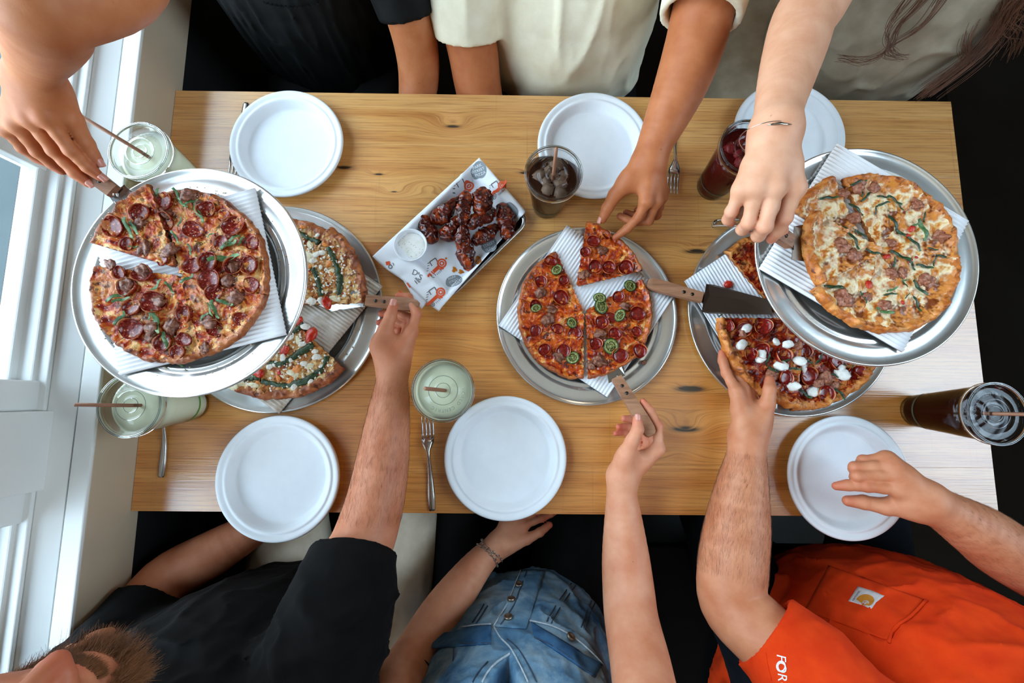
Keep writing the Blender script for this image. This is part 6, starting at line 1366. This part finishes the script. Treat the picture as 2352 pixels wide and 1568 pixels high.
Vv, Ff = dr.patch([(1000, 1458), (1128, 1436), (1128, 1480), (990, 1490)], 16, 8, 0.0004, 0.0024, 0.001); fl = obj('pocket_flap', Vv, Ff, 'denim_flap', vest); seam([(1034, 1447), (1085, 1438), (1128, 1437)], 0.0012, 'denim_edge', 0.0030); seam([(990, 1490), (1040, 1482), (1128, 1481)], 0.0012, 'denim_seam', 0.0030)
Vv, Ff = dr.patch([(1220, 1430), (1382, 1528), (1366, 1556), (1226, 1462)], 16, 8, 0.0004, 0.0024, 0.001); obj('pocket_flap', Vv, Ff, 'denim_flap', vest); seam([(1216, 1428), (1280, 1444), (1335, 1480), (1386, 1530)], 0.0014, 'denim_edge', 0.0030); seam([(1226, 1464), (1290, 1500), (1364, 1556)], 0.0012, 'denim_seam', 0.0030)
for bx, by in ((1192, 1345), (1174, 1380), (1168, 1421), (1035, 1445), (1308, 1465)):
    w, n = dr.at(bx, by, 0.0036); a = np.cross(n, (1, 0, 0)); a /= np.linalg.norm(a); b = np.cross(n, a); Vv, Ff = lathe([(0, .0022), (.0035, .0021), (.0052, .0030), (.0068, .0028), (.0076, .0012), (.0070, -.002)], 20); obj('metal_button', [w + a * q[0] + b * q[1] + n * q[2] for q in Vv], Ff, 'button_metal', vest)
lower_body(p, Q(0.02, -0.58, -0.195), Q(-0.10, -0.14, -0.22), Q(0.16, -0.14, -0.22), 'dark_trousers', 'trousers', 0.080)
def bracelet(pers, axis_a, axis_b, r, name, mat, wire=0.0008, links=True, off=0.0):
    a, b = np.array(axis_a), np.array(axis_b); d = b - a; d /= np.linalg.norm(d); u = np.cross(d, (0, 0, 1)); u /= np.linalg.norm(u); v = np.cross(u, d); c = a
    pts = [c + u * math.cos(t) * r + v * math.sin(t) * r * 0.97 + d * (0.003 * math.sin(2 * t + off)) for t in np.linspace(0, 2 * PI, 61)[:-1]]
    if not links: V, F = tube(pts, wire, 6, True); return pers.child(name, V, F, mat), pts, d
    mb = MB()
    for i in range(0, 60, 2):
        q, q2 = pts[i], pts[(i + 2) % 60]; m = (q + q2) / 2; t_ = (q2 - q) * 0.62; nrm = m - c; nrm /= np.linalg.norm(nrm); s_ = d if i % 4 else nrm; V, F = tube([m + t_ * math.cos(x) * 0.9 + s_ * math.sin(x) * 0.0022 for x in np.linspace(0, 2 * PI, 9)[:-1]], wire * 0.8, 4, True); mb.add(V, F)
    return obj(name, mb.V, mb.F, mat, pers.o), pts, d
wa, wb = H(1128, 1264, -.072), H(1100, 1295, -.063); bracelet(p, wa, wb, 0.0290, 'chain_bracelet', 'silver_chain', 0.0010); bracelet(p, wa + (wb - wa) * 0.25, wb, 0.0296, 'chain_bracelet', 'silver_chain', 0.0008, True, 1.5)
wa, wb = H(940, 1545, .03), H(900, 1610, .08); bracelet(p, wa, wb, 0.0475, 'hair_tie', 'elastic_black', 0.0016, False)

# ------------------------------------------------------------------ person in orange, near side right
p = Person('person in an orange pocket T-shirt holding a slice and reaching over a plate', 'skin_orange', (0.76, -0.52, 0.0))
h6 = dict(wrist=(1716, 1008, .058), thumb=[(1746, 972, .062), (1763, 928, .070), (1768, 894, .071), (1768, 872, .064)], index=[(1692, 900, .062), (1668, 856, .050), (1660, 828, .045), (1658, 810, .042)], middle=[(1703, 893, .050), (1692, 850, .034), (1705, 828, .030), (1718, 812, .030)], ring=[(1716, 900, .040), (1715, 860, .026), (1728, 842, .024), (1742, 830, .024)], little=[(1728, 915, .034), (1732, 880, .024), (1742, 866, .022), (1752, 858, .022)])
J6 = p.arm([Q(0.60, -0.57, 0.215, .045), H(1835, 1535, .150, .050), H(1745, 1450, .115, .0535), H(1683, 1382, .085, .053), H(1682, 1300, .078, .0545), H(1693, 1210, .070, .0515), H(1704, 1120, .062, .042), H(1713, 1055, .058, .033), H(1716, 1012, .058, .0300)], h6, 1.0); hair6 = (p.last, p.lastF)
h7 = dict(wrist=(2128, 1150, .118), thumb=[(2098, 1160, .112), (2036, 1163, .098), (1984, 1153, .086), (1948, 1150, .078)], index=[(2066, 1124, .120), (1992, 1116, .108), (1948, 1114, .094), (1921, 1116, .086)], middle=[(2060, 1092, .118), (1970, 1093, .104), (1966, 1096, .078), (1980, 1098, .062)], ring=[(2049, 1070, .112), (1964, 1073, .096), (1962, 1077, .072), (1978, 1080, .058)], little=[(2036, 1053, .102), (1982, 1056, .088), (1978, 1061, .066), (1992, 1066, .054)])
J7 = p.arm([Q(1.00, -0.52, 0.22, .054), Q(1.06, -0.44, 0.10, .054), Q(1.07, -0.375, 0.055, .053), H(2330, 1278, .075, .0510), H(2255, 1225, .092, .0460), H(2190, 1185, .108, .0365), H(2140, 1156, .117, .0295)], h7, 1.1); hair7 = (p.last, p.lastF)
Lh, Rh = make_head(p, Q(0.80, -0.56, 0.53), 0.0, -0.15, 1.0, 0.004); F = Field(); F.chain([Q(0.80, -0.58, 0.20, .09), Q(0.80, -0.58, 0.36, .056)], 0.02); p.add(F, 0.006)
p.build(); p.finish_nails(); eyes(p, Lh); hair_cap(p, Lh, Rh, 'hair_dark'); arm_hair(p, *hair6, H(1685, 1330, .08), H(1713, 1050, .06), 4000, 4, 'arm_hair_brown'); arm_hair(p, *hair7, Q(1.06, -0.39, 0.06), H(2160, 1165, .11), 3000, 5, 'arm_hair_brown')
g = Garment(); g.body([Q(0.71, -0.565, -0.31, .185), Q(0.73, -0.478, -0.12, .205), Q(0.74, -0.482, 0.06, .215), Q(0.77, -0.52, 0.225, .16)], (0, 1, 0.15), 0.80)
g.body([Q(0.60, -0.55, 0.255, .075), Q(0.79, -0.57, 0.30, .075), Q(0.97, -0.55, 0.255, .075)], (0, 1, 0), 0.9, 0.05)
g.sleeve([Q(0.60, -0.57, 0.235, .085), H(1895, 1590, .175, .079), H(1812, 1500, .132, .071), H(1757, 1448, .112, .0665)], k=0.045, arm_r=0.0560); g.sleeve([Q(0.98, -0.54, 0.235, .085), Q(1.045, -0.47, 0.13, .072), Q(1.065, -0.425, 0.085, .066)], k=0.045, arm_r=0.0555)
g.body([Q(0.56, -0.66, -0.25, .085), Q(0.62, -0.66, -0.20, .09), Q(0.70, -0.64, -0.18, .09)], (0, 0, 1), 0.9, 0.06)
f1 = folds(11, 0.011, (1.5, 1.0, 1.5), 5.0); f2 = folds(32, 0.0022, (1, 1.4, 1), 1.0); g.wr = lambda q: f1(q) + f2(q); V, F = g.mesh(); sh = p.child('t_shirt', V, F, 'orange_jersey'); dr = Drape(V, F)
Vv, Ff = dr.patch([(1905, 1300), (2122, 1378), (2038, 1472), (1850, 1402)], 26, 26, 0.0004, 0.0022, 0.0015); obj('chest_pocket', Vv, Ff, 'orange_jersey', sh)
Vv, Ff = dr.line([(2128, 1380), (2090, 1420), (2060, 1440), (2042, 1476)], 0.0022, 0.0022, 6, 6); obj('pocket_hem', Vv, Ff, 'orange_jersey', sh)
pd = Drape(*(lambda o_: ([np.array(v_.co) + np.array(wloc(o_)) for v_ in o_.data.vertices], [tuple(f_.vertices) for f_ in o_.data.polygons]))(sh))
Vv, Ff = dr.patch([(1975, 1350), (2030, 1371), (2002, 1400), (1951, 1384)], 10, 10, 0.0034, 0.0008); lb = obj('pocket_label', Vv, Ff, 'patch_grey', sh); dl = Drape(Vv, Ff)
def on_label(u, v):       # label coordinates 0..1
    c = [np.array(q, float) for q in ((1975, 1350), (2030, 1371), (2002, 1400), (1951, 1384))]; q = (c[0] * (1 - u) + c[1] * u) * (1 - v) + (c[3] * (1 - u) + c[2] * u) * v; return dl.at(q[0], q[1], 0.0005)[0]
outl = []
for t in np.linspace(0, 1, 30): a = PI * (1.05 - 1.35 * t); outl.append((0.50 + 0.33 * math.cos(a) * (1 - 0.05 * t), 0.62 - 0.40 * math.sin(a)))
for t in np.linspace(0, 1, 26): a = -0.95 + t * 5.2; r_ = 0.21 - 0.115 * t; outl.append((0.56 + r_ * math.cos(a) * 0.75, 0.66 + r_ * math.sin(a) * -1 * 0.9 if False else 0.66 - r_ * math.sin(a) * 0.9))
mbl = MB(); cen = len(outl)
ring_o = [(0.50 + 0.34 * math.cos(a), 0.60 - 0.42 * math.sin(a)) for a in np.linspace(PI * 1.08, -PI * 0.18, 28)]; ring_i = [(0.58 + 0.13 * math.cos(a), 0.70 - 0.15 * math.sin(a)) for a in np.linspace(PI * 1.25, -PI * 0.30, 28)]
mbl.add([on_label(*q) for q in ring_o + ring_i], [(i, i + 1, 28 + i + 1, 28 + i) for i in range(27)])
curl = [(0.56 + (0.16 - 0.10 * t) * math.cos(PI * (1.15 + 1.7 * t)), 0.72 - (0.16 - 0.10 * t) * 1.0 * math.sin(PI * (1.15 + 1.7 * t))) for t in np.linspace(0, 1, 22)]; wv = np.linspace(0.055, 0.02, 22)
cv = [];
for i, (u_, v_) in enumerate(curl):
    cv += [on_label(u_ - wv[i] * 0.6, v_ - wv[i] * 0.6), on_label(u_ + wv[i] * 0.6, v_ + wv[i] * 0.6)]
mbl.add(cv, [(2 * i, 2 * i + 1, 2 * i + 3, 2 * i + 2) for i in range(21)]); obj('label_emblem', mbl.V, mbl.F, 'patch_gold', lb, False)
tv, tf = text_geo('carhartt', 0.26, space=1.05); obj('label_lettering', [on_label(0.06 - y * 0.55, 0.50 - x * 0.75) for x, y, z in tv], tf, 'print_ink', lb, False)
tv, tf = text_geo('FORCE', 1.0, 0.25)
def on_sleeve(x, y):      # reads downward along the hem
    q = (1797 + y * 30 + x * 2, 1552 + x * 33); return dr.at(q[0], q[1], 0.0012)[0]
obj('sleeve_lettering', [on_sleeve(x, y) for x, y, z in tv], tf, 'print_sleeve_white', sh, False)
Vv, Ff = dr.flat(*disc2(1795, 1530, 11, 13, 0, 24, 0, 0.72), 0.0016); obj('sleeve_ring', Vv, Ff, 'print_sleeve_white', sh, False)
Vv, Ff = dr.line([(1788, 1372), (1768, 1410), (1758, 1460), (1762, 1520), (1772, 1562)], 0.0011, 0.0002, 6, 6); obj('sleeve_stitch', Vv, Ff, 'orange_jersey', sh)
lower_body(p, Q(0.70, -0.62, -0.195), Q(0.44, -0.16, -0.20), Q(0.86, -0.14, -0.22), 'navy_denim', 'jeans', 0.088)

# ------------------------------------------------------------------ person in black blouse, far side by the window
p = Person('person in a gathered black blouse reaching along the window with a server', 'skin_blouse', (-0.43, 0.90, 0.0))
h1 = dict(wrist=(76, 178, .335), thumb=[(124, 218, .322), (166, 276, .302), (196, 330, .281), (222, 370, .266)], index=[(104, 268, .322), (162, 345, .292), (202, 384, .270), (230, 406, .258)], middle=[(70, 272, .320), (124, 346, .284), (172, 396, .262), (202, 420, .250)], ring=[(38, 285, .308), (86, 348, .272), (120, 376, .252), (142, 392, .244)], little=[(16, 296, .294), (52, 340, .262), (84, 362, .246), (104, 374, .240)])
J1 = p.arm([Q(-0.46, 0.66, 0.355, .046), Q(-0.452, 0.55, 0.39, .044), Q(-0.44, 0.45, 0.430, .0425), H(110, 12, .462, .0420), H(105, 58, .438, .0395), H(92, 104, .403, .0345), H(80, 145, .366, .0278), H(74, 176, .338, .0252)], h1, 1.0)
p.arm([Q(-0.25, 0.82, 0.27, .046), Q(-0.205, 0.745, 0.12, .045), Q(-0.195, 0.705, 0.02, .044), Q(-0.205, 0.66, -0.045, .041), Q(-0.225, 0.58, -0.075, .034), Q(-0.25, 0.50, -0.09, .028)], None)
Lh, Rh = make_head(p, Q(-0.42, 0.86, 0.58), PI, -0.15, 0.93, 0.004); F = Field(); F.chain([Q(-0.42, 0.88, 0.24, .08), Q(-0.42, 0.88, 0.42, .05)], 0.02); p.add(F, 0.006)
p.build(); p.nail(J1['index'], (0.3, 0.4, 1), 1.05); p.nail(J1['thumb'], (0.9, 0.3, 0.6), 1.15); p.nail(J1['middle'], (0.1, 0.4, 1), 1.0); p.finish_nails(); eyes(p, Lh, 0.93); hair_cap(p, Lh, Rh, 'hair_dark', 0.93, 0.12)
g = Garment(); g.body([Q(-0.44, 0.90, -0.32, .20), Q(-0.44, 0.875, -0.12, .19), Q(-0.43, 0.86, 0.08, .18), Q(-0.42, 0.87, 0.24, .13)], (0, 1, 0), 0.78); g.body([Q(-0.53, 0.76, 0.31, .068), Q(-0.42, 0.85, 0.32, .068), Q(-0.26, 0.86, 0.27, .068)], (0, 1, 0), 0.9, 0.05)
g.sleeve([Q(-0.26, 0.85, 0.26, .080), Q(-0.215, 0.775, 0.15, .066), Q(-0.200, 0.735, 0.085, .058)], k=0.04, arm_r=0.0475)
f1 = folds(26, 0.008, (1.6, 0.8, 0.28), 7.0); g.wr = lambda q: f1(q); V, F = g.mesh(0.005); bl = p.child('blouse', V, F, 'black_viscose'); dr = Drape(V, F); mb = MB()
for k in range(13):
    x = 610 + k * 10; w, n = dr.at(x, 14 - 9 * ((k - 6) / 6) ** 2, 0.001); Vv, Ff = tube([w + np.array([math.cos(t) * 0.004, math.sin(t) * 0.0035, 0.0]) for t in np.linspace(0, 2 * PI, 11)[:-1]], 0.0008, 4, True); obj('neck_loop', Vv, Ff, 'dark_trousers', bl)
lower_body(p, Q(-0.43, 0.94, -0.195), Q(-0.52, 0.50, -0.22), Q(-0.33, 0.50, -0.22), 'dark_trousers')

# ------------------------------------------------------------------ person in cream shirt, far side middle
p = Person('person in a cream short-sleeved shirt taking a slice by hand', 'skin_cream', (0.12, 0.92, 0.0))
h2 = dict(wrist=(1488, 372, .105), thumb=[(1446, 410, .098), (1412, 448, .082), (1395, 478, .066), (1384, 503, .052)], index=[(1484, 462, .098), (1466, 499, .078), (1441, 525, .060), (1414, 545, .047)], middle=[(1506, 462, .086), (1490, 506, .060), (1452, 510, .044), (1424, 496, .042)], ring=[(1518, 452, .072), (1508, 494, .046), (1468, 500, .034), (1438, 488, .034)], little=[(1522, 440, .060), (1515, 476, .038), (1486, 488, .028), (1462, 482, .028)])
J2 = p.arm([Q(0.33, 0.84, 0.27, .056), Q(0.335, 0.72, 0.215, .054), H(1606, 62, .172, .0515), H(1590, 120, .160, .0500), H(1566, 190, .145, .0465), H(1534, 265, .128, .0390), H(1507, 325, .115, .0320), H(1491, 366, .106, .0290)], h2, 1.0)
p.arm([Q(-0.06, 0.84, 0.25, .054), Q(-0.085, 0.75, 0.10, .053), Q(-0.078, 0.70, 0.015, .051), Q(-0.068, 0.655, -0.045, .049), Q(-0.045, 0.59, -0.08, .043), Q(-0.01, 0.52, -0.095, .034)], None)
Lh, Rh = make_head(p, Q(0.12, 0.86, 0.60), PI, -0.15, 1.0, 0.004); F = Field(); F.chain([Q(0.12, 0.88, 0.24, .09), Q(0.12, 0.88, 0.44, .056)], 0.02); p.add(F, 0.006)
p.build(); p.nail(J2['thumb'], (-0.75, 0.2, 0.6), 1.2); p.finish_nails(); eyes(p, Lh); hair_cap(p, Lh, Rh, 'hair_dark')
g = Garment(); g.body([Q(0.135, 0.88, -0.32, .185), Q(0.13, 0.82, -0.16, .178), Q(0.12, 0.825, 0.02, .190), Q(0.12, 0.86, 0.23, .15)], (0, 1, 0), 0.86); g.body([Q(-0.04, 0.85, 0.28, .075), Q(0.12, 0.87, 0.33, .075), Q(0.29, 0.85, 0.28, .075)], (0, 1, 0), 0.9, 0.05)
g.sleeve([Q(0.29, 0.85, 0.27, .088), Q(0.33, 0.755, 0.228, .076), Q(0.328, 0.690, 0.204, .0715), Q(0.318, 0.640, 0.190, .0675)], k=0.045, arm_r=0.0560); g.sleeve([Q(-0.04, 0.85, 0.26, .088), Q(-0.083, 0.765, 0.12, .075), Q(-0.085, 0.722, 0.05, .0685)], k=0.03, arm_r=0.0560)
f1 = folds(9, 0.012, (1.9, 0.8, 0.6), 12.0, 1); f2 = folds(20, 0.003, (1.5, 1, .5), 3.0, 1); g.wr = lambda q: f1(q) + f2(q); V, F = g.mesh(0.0045); p.child('shirt', V, F, 'cream_pique')
lower_body(p, Q(0.12, 0.95, -0.195), Q(0.0, 0.50, -0.22), Q(0.26, 0.50, -0.22), 'dark_trousers')

# ------------------------------------------------------------------ person in taupe top with long hair, far side right
p = Person('person in a taupe top with a bar bracelet, serving white pizza', 'skin_taupe', (0.76, 0.92, 0.0))
h3 = dict(wrist=(1783, 292, .338), thumb=[(1760, 355, .318), (1762, 430, .292), (1778, 490, .272), (1796, 528, .256)], index=[(1826, 432, .328), (1803, 500, .308), (1786, 530, .286), (1772, 549, .268)], middle=[(1780, 432, .335), (1757, 520, .314), (1742, 540, .288), (1738, 546, .266)], ring=[(1738, 430, .332), (1720, 511, .308), (1706, 526, .284), (1708, 530, .262)], little=[(1704, 436, .322), (1680, 486, .302), (1672, 504, .284), (1680, 512, .268)])
J3 = p.arm([Q(0.60, 0.83, 0.33, .049), Q(0.50, 0.70, 0.300, .047), H(1880, -10, .278, .0455), H(1846, 45, .276, .0440), H(1826, 110, .288, .0415), H(1806, 180, .305, .0360), H(1790, 245, .325, .0300), H(1784, 288, .337, .0285)], h3, 1.06)
p.arm([Q(0.92, 0.90, 0.24, .046), Q(0.95, 0.91, 0.05, .045), Q(0.94, 0.88, -0.08, .043), Q(0.90, 0.76, -0.16, .038), Q(0.86, 0.62, -0.17, .03)], None)
Lh, Rh = make_head(p, Q(0.80, 0.86, 0.58), PI, -0.1, 0.95, 0.004); F = Field(); F.chain([Q(0.79, 0.88, 0.22, .08), Q(0.80, 0.88, 0.42, .05)], 0.02); p.add(F, 0.006)
p.build(); p.finish_nails(); eyes(p, Lh, 0.95)
g = Garment(); g.body([Q(0.79, 0.87, -0.34, .22), Q(0.80, 0.835, -0.16, .205), Q(0.81, 0.84, 0.03, .195), Q(0.80, 0.87, 0.22, .14)], (0, 1, 0), 0.84); g.body([Q(0.64, 0.86, 0.28, .066), Q(0.79, 0.87, 0.31, .066), Q(0.93, 0.86, 0.28, .066)], (0, 1, 0), 0.9, 0.05)
g.sleeve([Q(0.65, 0.86, 0.285, .078), Q(0.575, 0.80, 0.325, .066), Q(0.535, 0.755, 0.318, .062)], k=0.04, arm_r=0.0525)
f1 = folds(13, 0.010, (1.2, 1.0, 1.0), 22.0); g.wr = lambda q: f1(q); V, F = g.mesh(0.005); p.child('top', V, F, 'taupe_jersey')
lower_body(p, Q(0.70, 0.90, -0.195), Q(0.52, 0.50, -0.20), Q(0.82, 0.50, -0.20), 'taupe_jersey', 'trousers', 0.092)
b0, b1 = H(1763, 287, .3690), H(1818, 286, .3670); bc = (b0 + b1) / 2 - np.array([0, 0, 0.0305]); _, pts, d = bracelet(p, bc, bc + np.array([0.02, 0.10, -0.02]), 0.0308, 'bar_bracelet', 'silver_chain', 0.0005, False)
bm_ = (b0 + b1) / 2 + np.array([0, 0, 0.0030]); V, F = tube([b0, bm_ * 0.5 + b0 * 0.5, bm_, bm_ * 0.5 + b1 * 0.5, b1], [.0004, .0017, .0019, .0017, .0004], 8, ry=.0009); p.child('bracelet_bar', V, F, 'silver_chain')
rr = random.Random(8); out = []
guides = [([Q(0.885, 0.89, 0.57), Q(0.925, 0.79, 0.38), H(2352, -50, .18), H(2300, 50, .11), H(2235, 130, .06), H(2125, 214, .015)], 50, .014), ([Q(0.89, 0.90, 0.56), Q(0.94, 0.80, 0.36), H(2345, 0, .15), H(2352, 60, .10), H(2335, 110, .06)], 26, .018),
          ([Q(0.712, 0.89, 0.57), Q(0.70, 0.76, 0.36), H(2140, -30, .19), H(2062, 60, .125), H(2040, 112, .10), H(1990, 140, .085), H(1928, 132, .08)], 8, .006), ([Q(0.714, 0.90, 0.56), Q(0.72, 0.76, 0.36), H(2180, -30, .18), H(2112, 60, .12), H(2050, 100, .10), H(2040, 124, .09), H(2080, 130, .085)], 8, .007),
          ([Q(0.710, 0.89, 0.57), Q(0.69, 0.75, 0.35), H(2105, -30, .19), H(2046, 50, .13), H(2036, 95, .11), H(2060, 126, .09)], 6, .005), ([Q(0.886, 0.90, 0.57), Q(0.89, 0.78, 0.38), H(2300, -50, .18), H(2240, 30, .12), H(2215, 100, .08), H(2225, 142, .05)], 14, .010)]
for gd, cnt, sp_ in guides:
    base = np.array(gd)
    for k in range(int(cnt * 1.8)):
        o0 = np.array([rr.gauss(0, 1), rr.gauss(0, 1), rr.gauss(0, 1)]) * sp_; o1 = np.array([rr.gauss(0, 1), rr.gauss(0, 1), rr.gauss(0, 1)]) * sp_ * 0.7; q = np.array([b + o0 * (1 - i / len(base)) + o1 * (i / len(base)) + np.array([0.006 * math.sin(i * 1.7 + k), 0.006 * math.cos(i * 1.3 + k), 0]) for i, b in enumerate(base)]); out.append(spline(q, 6))
mb = fibres(out, 0.0007, 0.0003, 4); tag(obj('long_hair', mb.V, mb.F, 'hair_brown', p.o), kind='stuff'); hair_cap(p, Lh, Rh, 'hair_brown', 0.95, 0.30)
